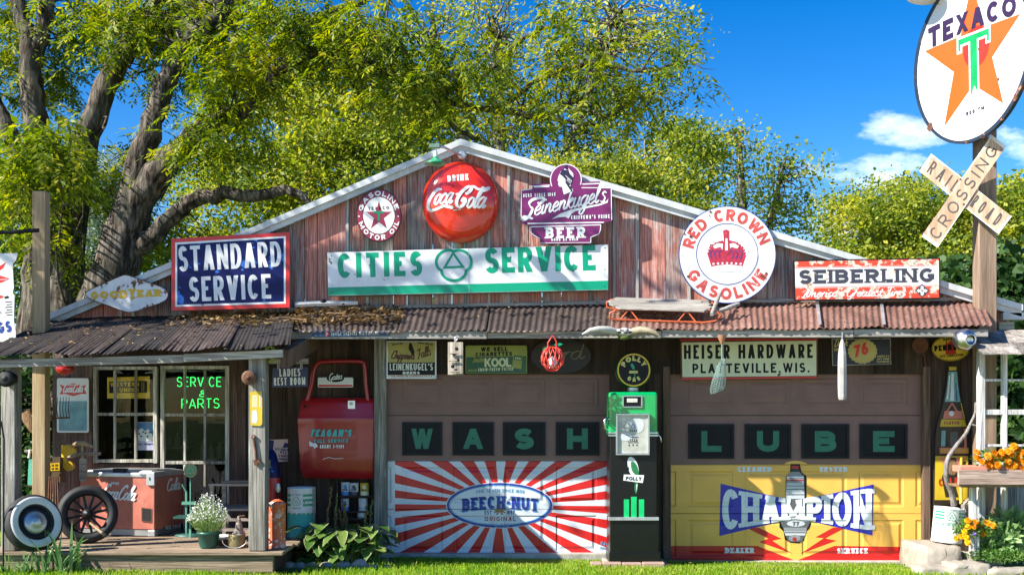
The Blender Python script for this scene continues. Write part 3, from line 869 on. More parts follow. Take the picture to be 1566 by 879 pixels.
def tin_sheet(mb, A, Bp, Cp, Dp, m, per=.068, amp=.009, rows=7, sag=.01, th=.004, rag=.004):
    # A back-left, B back-right, C front-right, D front-left
    A, Bp, Cp, Dp = map(Vector, (A, Bp, Cp, Dp))
    n = max(2, int((Bp - A).length / per * 8)); vs = []
    ph = rng.uniform(0, 6)
    for j in range(rows):
        t = j / (rows - 1)
        for i in range(n + 1):
            s = i / n
            p = A.lerp(Bp, s).lerp(Dp.lerp(Cp, s), t)
            z = amp * math.sin(s * (Bp - A).length / per * 2 * math.pi) + sag * math.sin(s * 5 + ph) * t
            vs.append((p.x, p.y + rag * (math.sin(s * 31 + ph) + .6 * math.sin(s * 83 + ph * 2)) * t ** 3, p.z + z))
    fs = [(j * (n + 1) + i, (j + 1) * (n + 1) + i, (j + 1) * (n + 1) + i + 1, j * (n + 1) + i + 1) for j in range(rows - 1) for i in range(n)]
    k = len(vs)
    vs += [(x, y, z - th) for x, y, z in vs]
    fs += [tuple(k + q for q in f[::-1]) for f in fs]
    fs += [((rows - 1) * (n + 1) + i, k + (rows - 1) * (n + 1) + i, k + (rows - 1) * (n + 1) + i + 1, (rows - 1) * (n + 1) + i + 1) for i in range(n)]
    mb.mesh(vs, fs, m, True)

YA = -.8                                                  # front of the awning
mb = MB()
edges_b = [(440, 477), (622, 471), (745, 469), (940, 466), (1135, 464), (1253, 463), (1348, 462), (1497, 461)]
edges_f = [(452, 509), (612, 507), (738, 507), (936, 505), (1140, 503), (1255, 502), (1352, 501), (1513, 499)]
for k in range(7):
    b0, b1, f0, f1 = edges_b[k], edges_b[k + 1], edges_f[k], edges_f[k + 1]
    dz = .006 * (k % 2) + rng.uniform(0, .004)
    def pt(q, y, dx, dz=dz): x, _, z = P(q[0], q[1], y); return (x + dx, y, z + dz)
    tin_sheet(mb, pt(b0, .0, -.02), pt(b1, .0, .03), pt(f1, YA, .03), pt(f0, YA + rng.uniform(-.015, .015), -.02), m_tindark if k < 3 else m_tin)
mb.build("awning_roof", B)
mb = MB()
mb.ribbon(FP(-.01), [(440, 473), (940, 462), (1497, 457)], 5, m_greywood, 14)
for u in (1249, 1347):                                    # grey lap flashings between sheets
    b0 = P(u, 461, .0); f0 = P(u + 4, 500, YA)
    mb.mesh([(b0[0] - .015, b0[1], b0[2] + .022), (b0[0] + .02, b0[1], b0[2] + .022), (f0[0] + .02, f0[1] - .01, f0[2] + .026), (f0[0] - .015, f0[1] - .01, f0[2] + .026)], [(0, 3, 2, 1)], m_steel)
mb.build("flashing", B)
mb = MB()
for u0, u1, v0, v1, dy in ((443, 745, 506, 518, 0), (745, 1012, 506, 517, .004), (1012, 1306, 504, 516, -.002), (1306, 1512, 503, 515, .003)):
    y = YA + .03 + dy
    mb.pbox(u0 + .3, v0, u1 - .3, v1, y, .05, m_greywood)
mb.build("awning_beam", B, bevel=.006)
for u in range(460, 1512, 62):                            # rafters under the tin
    mb = MB(); x = X(u, -.4)
    mb.mesh([(x, YA + .08, 2.33), (x + .045, YA + .08, 2.33), (x + .045, 0, 2.52), (x, 0, 2.52), (x, YA + .08, 2.41), (x + .045, YA + .08, 2.41), (x + .045, 0, 2.6), (x, 0, 2.6)],
            [(0, 3, 2, 1), (4, 5, 6, 7), (0, 1, 5, 4), (1, 2, 6, 5), (2, 3, 7, 6), (3, 0, 4, 7)], m_darkboard)
    mb.build("rafter", B)

# porch
YP = -1.75
m_felt = paint("tarred_roof_felt", (.018, .012, .010), .9, var=.7, scale=6, bump=.5)
mb = MB()
cbl, cbr = (X(74), .0, Z(487)), (X(447), .0, Z(478))
cfl, cfr = (X(-46, YP), YP, Z(546, YP)), (X(438, YP), YP, Z(529, YP))
V_ = [Vector(p) for p in (cbl, cbr, cfr, cfl)]
m_ptin = rustmat("tarry_porch_tin", (.010, .007, .006), (.024, .016, .013), (.075, .052, .043), .9)
nb = 5
for k in range(nb):                                       # sheets running down the slope
    s0, s1 = k / nb, (k + 1) / nb
    a, b = V_[0].lerp(V_[1], s0), V_[0].lerp(V_[1], s1); d, c = V_[3].lerp(V_[2], s0), V_[3].lerp(V_[2], s1)
    up = Vector((0, 0, .006 * (k % 2)))
    tin_sheet(mb, a + up, b + Vector((.03, 0, 0)) + up, c + Vector((.03, 0, 0)) + up, d + up, m_ptin if k % 2 else m_felt, per=.035, amp=.003, sag=.018, rag=.02)
mb.build("porch_roof", B)
mb = MB()
for (ua, ub, va, vb) in ((-46, 280, 551, 542), (280, 432, 541, 534)):
    y = YP + .07
    xa, xb = X(ua, y), X(ub, y)
    za, zb = Z(va, y), Z(vb, y)
    h = .075
    mb.mesh([(xa, y, za - h), (xb, y, zb - h), (xb, y + .05, zb - h), (xa, y + .05, za - h), (xa, y, za), (xb, y, zb), (xb, y + .05, zb), (xa, y + .05, za)],
            [(0, 3, 2, 1), (4, 5, 6, 7), (0, 1, 5, 4), (1, 2, 6, 5), (2, 3, 7, 6), (3, 0, 4, 7)], m_greywood)
mb.build("porch_beam", B, bevel=.006)
mb = MB()
x = X(424, YP)
mb.mesh([(x, YP + .13, 2.0), (x + .09, YP + .13, 2.0), (x + .09, .1, 2.3), (x, .1, 2.3), (x, YP + .13, 2.17), (x + .09, YP + .13, 2.17), (x + .09, .1, 2.47), (x, .1, 2.47)],
        [(0, 3, 2, 1), (4, 5, 6, 7), (0, 1, 5, 4), (1, 2, 6, 5), (2, 3, 7, 6), (3, 0, 4, 7)], m_browntrim)
mb.build("porch_side_beam", B, bevel=.006)
YPO = -1.6
zf = .29
for u0, u1 in ((1, 23), (380, 406)):
    mb = MB()
    mb.box(X(u0, YPO), X(u1, YPO), YPO, YPO + .15, zf + .003, 2.1 if u0 < 50 else 2.12, m_postwood)
    mb.build("porch_post", B, bevel=.008)
mb = MB()
y = -1.64
while y < YW - .01:
    y1 = min(y + .14, YW)
    mb.box(X(-30, -1.6), X(433, -1.6) + rng.uniform(-.02, .02), y + .003, y1 - .003, zf - .035, zf + rng.uniform(-.004, .004), m_deck)
    y = y1
mb.box(X(-30, -1.6), X(418, -1.6), -1.60, -1.55, zf - .20, zf - .04, m_deck)
mb.box(X(412, -1.6), X(418, -1.6), -1.55, .2, zf - .2, zf - .04, m_darkboard)
mb.build("porch_floor", B, bevel=.008)

# porch windows
def window(u0, v0, u1, v1, cols, rows, y, parent=B):
    mb = MB(); fw = 6
    for a in (u0, u1 - fw): mb.pbox(a, v0, a + fw, v1, y - .03, .06, m_winframe)
    for b in (v0, v1 - fw): mb.pbox(u0 + fw, b, u1 - fw, b + fw - 1, y - .028, .056, m_winframe)
    for c in cols: mb.pbox(c - 1.7, v0 + fw, c + 1.7, v1 - fw, y - .018, .04, m_winframe)
    for r in rows: mb.pbox(u0 + fw, r - 2.3, u1 - fw, r + 2.3, y - .022, .045, m_winframe)
    w = mb.build("window", parent, bevel=.003)
    mb = MB(); mb.poly(FP(y + .003), [(u0 + 2, v0 + 2), (u0 + 2, v1 - 2), (u1 - 2, v1 - 2), (u1 - 2, v0 + 2)], m_glass)
    mb.build("pane", w)
    return w
window(142, 560, 240, 708, (175, 207), (633,), YW)
window(245, 559, 350, 826, (282, 313), (634, 707, 770), YW)

# dark screen door with a white painted emblem
mb = MB()
m_screen = paint("dark_screen_door", (.014, .017, .014), .6, var=.4)
YD = .27
mb.pbox(376, 560, 452, 845, YD, .03, m_screen)
pl = FP(YD - .002)
tarc(mb, pl, "FF'S", (412, 640), 26, 88, 40, 7, 1.8, m_wpaint, 1)
tarc(mb, pl, "SERVICE", (412, 640), 17.5, 95, -8, 7, 1.8, m_wpaint, 1)
tri = ell(412, 640, 1, 1, 3, 90, 450)
for a in (90, 210, 330):
    c = (412 + 7 * math.cos(R(a)), 640 - 7 * math.sin(R(a)))
    mb.ribbon(pl, ell(c[0], c[1], 8, 8.5, 16, a - 115, a + 115, False), 2.4, m_wpaint, 1 + a / 1000)
mb.ribbon(pl, [(412, 630), (404, 644), (420, 644)], 2, m_wpaint, 2, closed=True)
mb.poly(pl, [(404, 655), (427, 655), (431, 658), (427, 661), (404, 661)], m_wpaint, 1)
mb.build("screen_door", B)

# jambs
mb = MB()
mb.pbox(572, 518, 591, 858, -.03, .1, m_postwood)
mb.build("door_jamb", B, bevel=.006)
mb = MB()
mb.pbox(1014, 560, 1025, 866, -.02, .08, m_browntrim)
mb.build("door_jamb", B, bevel=.004)
mb = MB()
mb.pbox(1412, 560, 1423, 840, -.02, .08, m_browntrim)
mb.build("door_jamb", B, bevel=.004)
mb = MB(); mb.pbox(560, 846, 935, 858, -.05, .15, m_concrete); mb.pbox(1015, 858, 1420, 870, -.05, .15, m_concrete)
mb.build("door_sill", B, bevel=.008)

# garage doors
def door_paint(name, col, uc, pitch, hw, vc, vp, hv, var=.1, rough=.38):
    """paint over embossed door panels: the relief of the panels in the metal shows as bump"""
    m, nd, lk, bs = _nt(name)
    tc = nd.new('ShaderNodeTexCoord'); v = tc.outputs['Object']
    sp_ = nd.new('ShaderNodeSeparateXYZ'); lk.new(v, sp_.inputs[0])
    def mth(op, a, b=None):
        n = nd.new('ShaderNodeMath'); n.operation = op
        for i, x in enumerate((a, b)):
            if x is None: continue
            if isinstance(x, (int, float)): n.inputs[i].default_value = x
            else: lk.new(x, n.inputs[i])
        return n.outputs[0]
    s = D / F
    px = pitch * s; pz = vp * s
    def per(a, c, p): return mth('ABSOLUTE', mth('SUBTRACT', mth('FLOORED_MODULO', mth('ADD', mth('SUBTRACT', a, c), p / 2), p), p / 2))
    ax = per(sp_.outputs[0], X(uc), px); az = per(sp_.outputs[2], Z(vc), pz)
    sd = mth('MAXIMUM', mth('SUBTRACT', ax, hw * s), mth('SUBTRACT', az, hv * s))
    mr = nd.new('ShaderNodeMapRange'); mr.inputs['From Min'].default_value = -.06; mr.inputs['From Max'].default_value = .01; lk.new(sd, mr.inputs[0])
    h = _ramp(nd, lk, mr.outputs[0], [(0, (1, 1, 1)), (.12, (1, 1, 1)), (.5, (.1, .1, .1)), (.72, (.1, .1, .1)), (.92, (1, 1, 1))])
    seam = mth('MINIMUM', mth('MULTIPLY', mth('SUBTRACT', pz / 2, az), 220.0), 1.0)
    hh = mth('MULTIPLY', h, mth('MAXIMUM', seam, 0.0))
    n1 = _noise(nd, lk, v, 3, 6)
    c = _ramp(nd, lk, n1, [(.3, g3(col, 1 - var)), (.7, g3(col, 1 + var * .6))])
    n5 = _noise(nd, lk, v, 14, 8, .7)
    c = _mix(nd, lk, _ramp(nd, lk, n5, [(.66, (0, 0, 0)), (.8, (.35, .35, .35))]), c, g3(col, .4))
    lk.new(c, bs.inputs['Base Color']); bs.inputs['Roughness'].default_value = rough
    b1 = _bump(nd, lk, None, hh, 1.0, .011)
    _bump(nd, lk, bs, _noise(nd, lk, v, 60, 3), .12, .002, b1)
    return m

YG = .06
m_winblack = paint("black_door_window", (.008, .010, .012), .4, var=.2, spec=.15)
m_winmould = paint("black_window_moulding", (.012, .014, .017), .5, spec=.2)
m_letter = paint("green_stencil_letter", (.015, .17, .10), .5, var=.25, scale=9)
def garage_door(u0, u1, v0, v1, wins, wv0, wv1, word, pv0, pv1):
    mb = MB()
    mb.pbox(u0, v0, u1, v1, YG, .05, m_doorbrown)
    for a, b in wins:                                     # raised panels of the top section
        pl = FP(YG)
        o = [(a, pv0), (b, pv0), (b, pv1), (a, pv1)]
        for ins, l0, l1 in ((0, 0, 5), (3, 5, 5), (5, 5, 1), (7, 1, 1), (12, 1, 6)):
            pass
        r = [(0, 0), (2.2, 6), (4.2, 6), (6.2, 1), (11, 8)]
        rings = [[pl(a + i, pv0 + i, l), pl(b - i, pv0 + i, l), pl(b - i, pv1 - i, l), pl(a + i, pv1 - i, l)][0:4] for i, l in r]
        rings = [[pl(a + i, pv0 + i, l), pl(a + i, pv1 - i, l), pl(b - i, pv1 - i, l), pl(b - i, pv0 + i, l)] for i, l in r]
        for q in range(len(rings) - 1):
            for k in range(4):
                mb.face([rings[q][k], rings[q][(k + 1) % 4], rings[q + 1][(k + 1) % 4], rings[q + 1][k]], m_doorbrown)
        mb.face(rings[-1], m_doorbrown)
    for sv in (635,):
        mb.ribbon(FP(YG), [(u0, sv), (u1, sv)], 1.1, m_black, 1)
        mb.pbox(u0, sv - 3, u1, sv - .8, YG - .004, .004, m_doorbrown)
    g = mb.build("garage_door", B)
    for (a, b), ch in zip(wins, word):
        mb = MB(); y = YG - .012
        mb.pbox(a, wv0, b, wv1, y, .012, m_winblack)
        for q in ((a, wv0, b, wv0 + 4), (a, wv1 - 4, b, wv1), (a, wv0 + 4, a + 4, wv1 - 4), (b - 4, wv0 + 4, b, wv1 - 4)):
            mb.pbox(*q, y - .012, .012, m_winmould)
        cu = (a + b) / 2; w = {'W': 33, 'A': 31, 'S': 30, 'H': 32, 'L': 31, 'U': 34, 'B': 33, 'E': 33}[ch]
        H = 31
        glyph(mb, FP(y), ch, w, H, 9.2 if ch not in 'WA' else 8, m_letter, 1.5, lambda px, py, cu=cu, w=w: (cu - w / 2 + px, (wv0 + wv1) / 2 + H / 2 - py))
        mb.build("window", g)
    return g
WL = [(615, 676), (692, 755), (769, 834), (850, 916)]
WR = [(1053, 1123), (1139, 1210), (1226, 1299), (1315, 1388)]
gd1 = garage_door(591, 933, 540, 853, WL, 645, 696, "WASH", 578, 622)
gd2 = garage_door(1025, 1413, 540, 862, WR, 648, 701, "LUBE", 578, 621)

# left door mural: red and white sunburst
kw = dict(uc=645, pitch=79, hw=31, vc=742, vp=74, hv=27)
d_white = door_paint("mural_white", (.66, .69, .74), **kw)
d_red = door_paint("mural_red", (.60, .012, .012), **kw)
d_blue = door_paint("mural_blue", (.02, .04, .28), **kw)
d_lblue = door_paint("mural_light_blue", (.10, .30, .50), **kw)
d_tan = paint("mural_tan", (.35, .19, .07), .5)
d_lredl = paint("mural_dark_red_lettering", (.36, .03, .03), .5)
mb = MB(); pl = FP(YG - .0025)
q0, q1, q2, q3 = 593, 704, 931, 850
mb.plate(pl, [(q0, q1), (q2, q1), (q2, q3), (q0, q3)], .002, d_white)
cu, cv = 764, 772; N = 25; k = .52
for i in range(N):
    a0 = 2 * math.pi * (i + .02) / N + .10; wd = 2 * math.pi / N * rng.uniform(.46, .58)
    Rr = 700
    pts = [(cu + 40 * math.cos(a0 + wd / 2), cv - 15 * math.sin(a0 + wd / 2))]
    pts = [(cu + 30 * math.cos(a0), cv - 30 * k * math.sin(a0)), (cu + Rr * math.cos(a0), cv - Rr * k * math.sin(a0)),
           (cu + Rr * math.cos(a0 + wd), cv - Rr * k * math.sin(a0 + wd)), (cu + 30 * math.cos(a0 + wd), cv - 30 * k * math.sin(a0 + wd))]
    pp = clip_rect(pts, 604, q1 + .5, q2 - .5, q3 - .5)
    if len(pp) > 2:
        mb.poly(pl, pp, d_red, 1)
        for e in (1, 2):
            pass
mb.ribbon(pl, [(603.5, q1), (603.5, q3)], .8, m_steel, 1.3)
mb.poly(pl, ell(cu, cv, 82, 35, 48), d_white, 2)
mb.ribbon(pl, ell(cu, cv, 79, 32.5, 48), 3.2, d_blue, 3, closed=True)
mb.ribbon(pl, ell(cu, cv, 76, 30.3, 48), 1.4, d_lblue, 3.2, closed=True)
def wv(u, v): return (u, v + ((u - cu) / 60) ** 2 * 5)
for off, mm, l in ((1.5, d_lblue, 3.4), (0, d_blue, 4.2)):
    tl(mb, pl, "BEECH-NUT", (707 + off, 777 + off), (823 + off, 777 + off), 19, 4.4, mm, l, sp=.14, serif=1.6, warp=wv)
tl(mb, pl, "ONE SEVEN SINCE 1850", (728, 752), (802, 752), 5, 1.0, d_lblue, 4, warp=wv)
tl(mb, pl, "EST", (741, 786), (752, 786), 6, 1.1, d_blue, 4); tl(mb, pl, "1897", (775, 786), (787, 786), 6, 1.1, d_blue, 4)
tl(mb, pl, "ORIGINAL", (741, 796), (789, 796), 6.5, 1.3, d_lredl, 4, sp=.3)
tl(mb, pl, "CHEWING TOBACCO", (730, 803), (798, 803), 5, 1.0, d_lblue, 4, warp=lambda u, v: (u, v - ((u - cu) / 60) ** 2 * 4 + 2))
for a in (20, 60, 120, 160, 200, 240, 300, 340):
    mb.ribbon(pl, [(764, 780), (764 + 9 * math.cos(R(a)), 781 - 6 * math.sin(R(a)))], 2.2, d_tan, 4 + a / 2000)
mb.ribbon(pl, [(758, 773), (770, 773)], 1.5, d_tan, 4)
tl(mb, pl, "RAC", (918, 832), (930, 834), 5, 1.2, d_lblue, 4)
tl(mb, pl, "1996", (917, 839), (927, 840), 4, 1, d_lblue, 4)
mb.build("mural", gd1)

# right door mural: spark plug over a blue bow tie
kw = dict(uc=1088, pitch=87.4, hw=34, vc=748, vp=75, hv=27)
d_yel = door_paint("mural_yellow", (.84, .455, .085), **kw)
d_rd = door_paint("mural_scarlet", (.55, .014, .012), **kw)
d_bl = door_paint("mural_royal_blue", (.022, .026, .40), **kw)
d_wh = door_paint("mural_white_lettering", (.70, .74, .78), **kw)
d_gr = [paint("mural_grey_%d" % i, (c, c * 1.04, c * 1.1), .45, var=.1) for i, c in enumerate((.03, .10, .25, .55))]
mb = MB(); pl = FP(YG - .0025)
e0, e1, e2, e3 = 1026, 710, 1412, 859
dome = ell(1217, 716, 22, 12, 16, 0, 180, False)[::-1]
mb.plate(pl, [(e0, e1), *[p for p in dome if p[1] < e1], (e2, e1), (e2, e3), (e0, e3)], .002, d_yel)
mb.poly(pl, [(e0, 834), (1158, 834), (1217, 857), (1276, 834), (e2, 836), (e2, e3 - .5), (e0, e3 - .5)], d_rd, 1)
mb.poly(pl, [(1141, 806), (1160, 806), (1195, 823), (1181, 826), (1212, 846), (1161, 828), (1175, 823)], d_rd, 1)
mb.poly(pl, [(1293, 806), (1274, 806), (1247, 821), (1260, 822), (1224, 846), (1279, 826), (1262, 822.5)], d_rd, 1)
mb.poly(pl, [(1102, 739), (1217, 766), (1336, 740), (1334, 818), (1217, 791), (1100, 819)], d_bl, 2)
# the plug
def band(v0, v1, w0, w1, m, l): mb.poly(pl, [(1216 - w0, v0), (1216 - w1, v1), (1216 + w1, v1), (1216 + w0, v0)], m, l)
mb.poly(pl, [(1209, 709), (1223, 709), (1226, 722), (1233, 727), (1233, 760), (1237, 786), (1240, 800), (1237, 808), (1232, 812), (1229, 826), (1222, 830), (1208, 829), (1200, 824), (1198, 812), (1192, 806), (1191, 790), (1196, 786), (1202, 760), (1202, 728), (1208, 722)], m_black, 3)
band(711, 721, 6, 6.5, d_gr[0], 4); band(712, 716, 5, 5.5, d_rd, 5); band(721, 726, 7, 11, d_gr[2], 4)
band(726, 738, 13, 13.5, d_gr[2], 4); band(728, 730, 13, 13, d_gr[3], 5); band(733, 735, 13, 13, d_lredl, 5)
band(738, 750, 13, 14, d_gr[3], 4); band(742, 743, 13, 13, d_gr[1], 5); band(747, 748.2, 13, 14, d_gr[1], 5); band(750, 762, 14, 14, d_gr[3], 4); band(755, 756.5, 14, 14, d_gr[1], 5)
band(762, 788, 14, 19, d_gr[1], 4); band(788, 797, 22, 23, d_gr[2], 4); band(791, 793, 21, 21, d_gr[3], 5); band(797, 806, 23, 19, d_gr[1], 4)
mb.poly(pl, ell(1217, 800, 14, 4.5, 16), d_gr[3], 5); tl(mb, pl, "77", (1212, 803), (1222, 803), 6, 2, d_gr[1], 6)
band(806, 812, 18, 17, d_gr[2], 4); band(812, 818, 17, 15, d_gr[3], 4); band(813, 814.3, 16, 16, d_gr[0], 5); band(818, 828, 15, 10, d_gr[1], 4)
mb.poly(pl, ell(1215, 822, 9, 5, 16), d_gr[2], 5); mb.poly(pl, ell(1215, 824, 3.5, 3.5, 10), d_lredl, 6)
def bow(u, v): return (u, 778.5 + (v - 778.5) * (.40 + .60 * min(1, abs(u - 1217) / 105)))
tl(mb, pl, "CHAMPION", (1104, 809), (1333, 809), 62, 9.6, d_wh, 8, sp=.045, serif=6.5, warp=bow)
tl(mb, pl, "CLEANED", (1128, 721), (1180, 721), 7.5, 2.7, d_wh, 2, sp=.22, serif=1.6)
tl(mb, pl, "TESTED", (1253, 721), (1296, 721), 7.5, 2.7, d_wh, 2, sp=.22, serif=1.6)
tl(mb, pl, "DEALER", (1109, 845), (1153, 845), 8, 2.9, d_wh, 2, sp=.22, serif=1.6)
tl(mb, pl, "SERVICE", (1280, 845.5), (1327, 845.5), 8, 2.9, d_wh, 2, sp=.22, serif=1.6)
mb.build("mural", gd2)

# ================================================================ SIGNS
def sign(mb, name, label, cat="sign", group=None, bevel=0, y=None):
    o = mb.build(name, bevel=bevel); tag(o, label, cat, group); return o

# --- blue and white board at the left of the gable
mb = MB(); pl = FP(-.20)
q = [(262, 365), (443, 355), (443, 470), (262, 475)]
def inset(q, d):
    cu = sum(p[0] for p in q) / 4; cv = sum(p[1] for p in q) / 4
    return [(p[0] + (d if p[0] < cu else -d), p[1] + (d if p[1] < cv else -d)) for p in q]
mb.plate(pl, q, .03, m_red)
mb.poly(pl, inset(q, 6), m_white, 1); mb.poly(pl, inset(q, 9), m_navy, 2)
tl(mb, pl, "STANDARD", (274, 415), (431, 407), 38, 5.7, m_white, 3, sp=.11)
tl(mb, pl, "SERVICE", (290, 461), (415, 456), 37, 5.9, m_white, 3, sp=.11)
sign(mb, "enamel_sign", "red framed dark blue sign with two rows of big white capitals")

# --- rusty diamond
m_diam = paint("rusty_white_enamel", (.70, .70, .68), .4, var=.2, chips=.58, chipscale=8, chipcol=(.15, .075, .04))
m_ylet = paint("worn_yellow_lettering", (.72, .42, .005), .45, var=.2, chips=.25, chipscale=12, chipcol=(.55, .55, .5))
mb = MB(); pl = FP(-.20)
out = cat([(131, 452), (134, 445), (160, 433), (185, 422), (196, 421), (215, 428), (245, 438), (256, 446), (256, 455), (248, 462), (220, 472), (202, 477), (190, 476), (165, 467), (145, 460)], 3, True)
mb.plate(pl, out, .02, m_diam, m_rust)
mb.ribbon(pl, out, 1.2, m_rust, 1, closed=True)
def dwarp(u, v): return (u, 449 + (v - 449) * (1 + .55 * max(0, 1 - abs(u - 198) / 16)))
tl(mb, pl, "GOODYEAR", (139, 457), (247, 453), 11, 4.0, m_ylet, 2, sp=.2, serif=2, warp=dwarp)
sign(mb, "diamond_sign", "rusty white diamond shaped sign with worn yellow lettering at the left eave")

# --- round motor oil sign
mb = MB(); pl = FP(-.20); c = (579.5, 329.5); KY = 1.17; r = 34.5
mb.plate(pl, ell(*c, r, r * KY, 48), .02, m_black)
mb.poly(pl, ell(*c, r - 1, (r - 1) * KY, 48), m_maroon, 1)
mb.poly(pl, ell(*c, 24.5, 24.5 * KY, 48), m_black, 2); mb.poly(pl, ell(*c, 24, 24 * KY, 48), m_whitew, 3)
tarc(mb, pl, "GASOLINE", c, 25.5, 168, 16, 6.6, 1.9, m_white, 3, sp=.35, ky=KY)
tarc(mb, pl, "MOTOR OIL", c, 32.2, 197, 345, 6.6, 1.9, m_white, 3, sp=.35, ky=KY, inward=True)
for u in (549, 609): mb.poly(pl, ell(u, 331, 1.2, 1.4, 8), m_white, 3)
def star(c, a, b, k=.382):
    pts = []
    for i in range(10):
        g = R(90 + 36 * i); q = 1 if i % 2 == 0 else k
        pts.append((c[0] + (a[0] * math.cos(g) + b[0] * math.sin(g)) * q, c[1] + (a[1] * math.cos(g) + b[1] * math.sin(g)) * q))
    return pts
mb.poly(pl, star((579.5, 331), (21, 0), (0, -23)), m_maroon, 4)
tl(mb, pl, "TEXACO", (563, 321.5), (595, 320), 4.6, .9, m_black, 5, sp=.45)
m_tgreen = paint("green_letter", (.0, .22, .10), .4)
mb.ribbon(pl, [(572, 325), (587, 325)], 3.6, m_tgreen, 5); mb.ribbon(pl, [(579.5, 325), (579.5, 338)], 3, m_tgreen, 5.5)
sign(mb, "round_sign", "small maroon ringed round sign with a star, left of the red button")

# --- big red button
m_button = paint("red_button_enamel", (.70, .028, .012), .16, var=.1, scale=3, coat=.6, bump=.02, chips=.02)
mb = MB(); c = (704.5, 310); ru, rv = 58.5, 62; Y0 = -.05; HB = .17
def dome_pl(u, v, l=0):
    q = min(1, ((u - c[0]) / ru) ** 2 + ((v - c[1]) / rv) ** 2)
    x, _, z = P(u, v, Y0)
    return (x, Y0 - .02 - HB * (1 - q) ** .62 - l * LAY * 1.6, z)
rings = [[dome_pl(*p) for p in ell(*c, ru * k, rv * k, 56)] for k in (1, .99, .97, .94, .9, .84, .76, .66, .54, .4, .25, .1)]
n = 56
for i in range(len(rings) - 1):
    mb.mesh(rings[i] + rings[i + 1], [(k, (k + 1) % n, n + (k + 1) % n, n + k) for k in range(n)], m_button, True)
mb.face(rings[-1], m_button, True)
bk = [(p[0], Y0 + .02, p[2]) for p in rings[0]]
mb.mesh(rings[0] + bk, [(k, n + k, n + (k + 1) % n, (k + 1) % n) for k in range(n)], m_button, True)
tl(mb, dome_pl, "DRINK", (686, 283), (718, 280), 10, 2.6, m_white, 1, sp=.2)
def tr(pts, z=6.28, u0=630, v0=240): return [(u0 + x / z, v0 + y / z) for x, y in pts]
B_ = lambda pts, a, b, l=1.5, nib=-20: brush(mb, dome_pl, tr(pts), a, b, m_white, l, nib=nib, sub=7)
B_([(283, 350), (278, 335), (255, 340), (205, 385), (168, 450), (165, 510), (185, 535), (225, 528)], 2.2, 5.2)
B_([(175, 520), (195, 536), (250, 522), (310, 500), (350, 505), (405, 521)], 2.0, 4.6, 1.7, 70)
script(mb, dome_pl, "oca", tr([(212, 482)])[0], tr([(385, 474)])[0], 15.5, 1.2, 3.5, m_white, 1.6, slant=.45)
B_([(430, 395), (450, 385)], 3, 3, 1.5)
B_([(520, 388), (548, 375), (575, 340), (568, 316), (535, 325), (480, 375), (442, 440), (438, 490), (462, 515), (500, 490), (520, 450), (510, 430), (485, 465)], 1.8, 5.2, 1.8)
B_([(560, 320), (600, 316), (640, 338), (690, 335), (735, 318), (742, 328), (700, 350), (660, 350)], 2.0, 4.0, 2.0, 70)
script(mb, dome_pl, "ola", tr([(522, 520)])[0], tr([(695, 512)])[0], 16, 1.2, 3.5, m_white, 1.7, slant=.45)
tl(mb, dome_pl, "REG TM", (695, 327), (706, 326), 1.8, .5, m_white, 1)
sign(mb, "button_sign", "big bulging red round button sign below the gable peak", "sign")

# --- purple die-cut beer sign
mb = MB(); pl = FP(-.22)
z2 = lambda pts: tr(pts, 6.28, 785, 240)
head = [(505 + 155 * math.cos(R(a)), 220 - 155 * math.sin(R(a))) for a in range(-27, 208, 9)]
out = [(940, 300), (948, 610), (925, 630), (848, 640), (845, 700), (830, 745), (745, 772), (745, 830), (258, 830), (255, 785), (185, 760), (160, 700), (158, 660), (80, 635), (68, 600), (72, 318), (175, 300), (180, 262), (345, 258)]
out2 = [(652, 292), (655, 240), (830, 236), (840, 262), (870, 295)]
outl = z2(head[::-1][::-1])
outline = z2([(940, 298), (948, 612), (848, 640), (845, 700), (828, 745), (745, 772), (745, 832), (258, 832), (255, 785), (185, 760), (162, 700), (158, 660), (80, 635), (68, 600), (72, 318), (178, 302), (182, 262), (350, 256)] + [(505 - 155 * math.cos(R(a)), 220 - 155 * math.sin(R(a))) for a in range(-12, 193, 10)] + [(660, 240), (832, 236), (842, 272), (866, 296)])
mb.plate(pl, outline, .02, m_purple)
W_ = lambda pts, w, l=1, cl=False: mb.ribbon(pl, z2(pts), w, m_wpaint, l, closed=cl)
W_([(78, 322), (178, 308), (180, 282), (352, 272)], 1.2); W_([(200, 290), (345, 284)], 1.8, 1.2)
W_([(78, 322), (74, 605)], 1.2, 1.3); W_([(940, 302), (945, 605)], 1.2, 1.3); W_([(655, 296), (940, 298)], 1.3, 1.1); W_([(664, 262), (832, 256)], 1.8, 1.2)
W_([(135, 640), (870, 628)], 1.8); W_([(165, 672), (840, 652)], 1.5, 1.1)
W_([(165, 672), (172, 730), (200, 755), (258, 785)], 1.2, 1.2); W_([(840, 652), (836, 700), (820, 740), (745, 770), (742, 825)], 1.2, 1.2); W_([(258, 826), (742, 822)], .8, 1.2)
W_([(505 - 148 * math.cos(R(a)), 220 - 148 * math.sin(R(a))) for a in range(-25, 206, 7)], 1.4, 1.1)
mb.poly(pl, z2([(432, 190), (455, 140), (500, 110), (540, 150), (572, 190), (560, 250), (545, 290), (575, 330), (530, 345), (485, 362), (475, 320), (470, 290), (440, 285), (430, 260), (436, 240), (424, 228)]), m_wpaint, 2)
m_hair = paint("dark_engraved_hair", (.02, .012, .045), .5)
mb.poly(pl, z2([(445, 165), (470, 120), (520, 130), (575, 195), (560, 260), (535, 275), (570, 300), (545, 320), (520, 280), (500, 250), (500, 215), (470, 185)]), m_hair, 3)
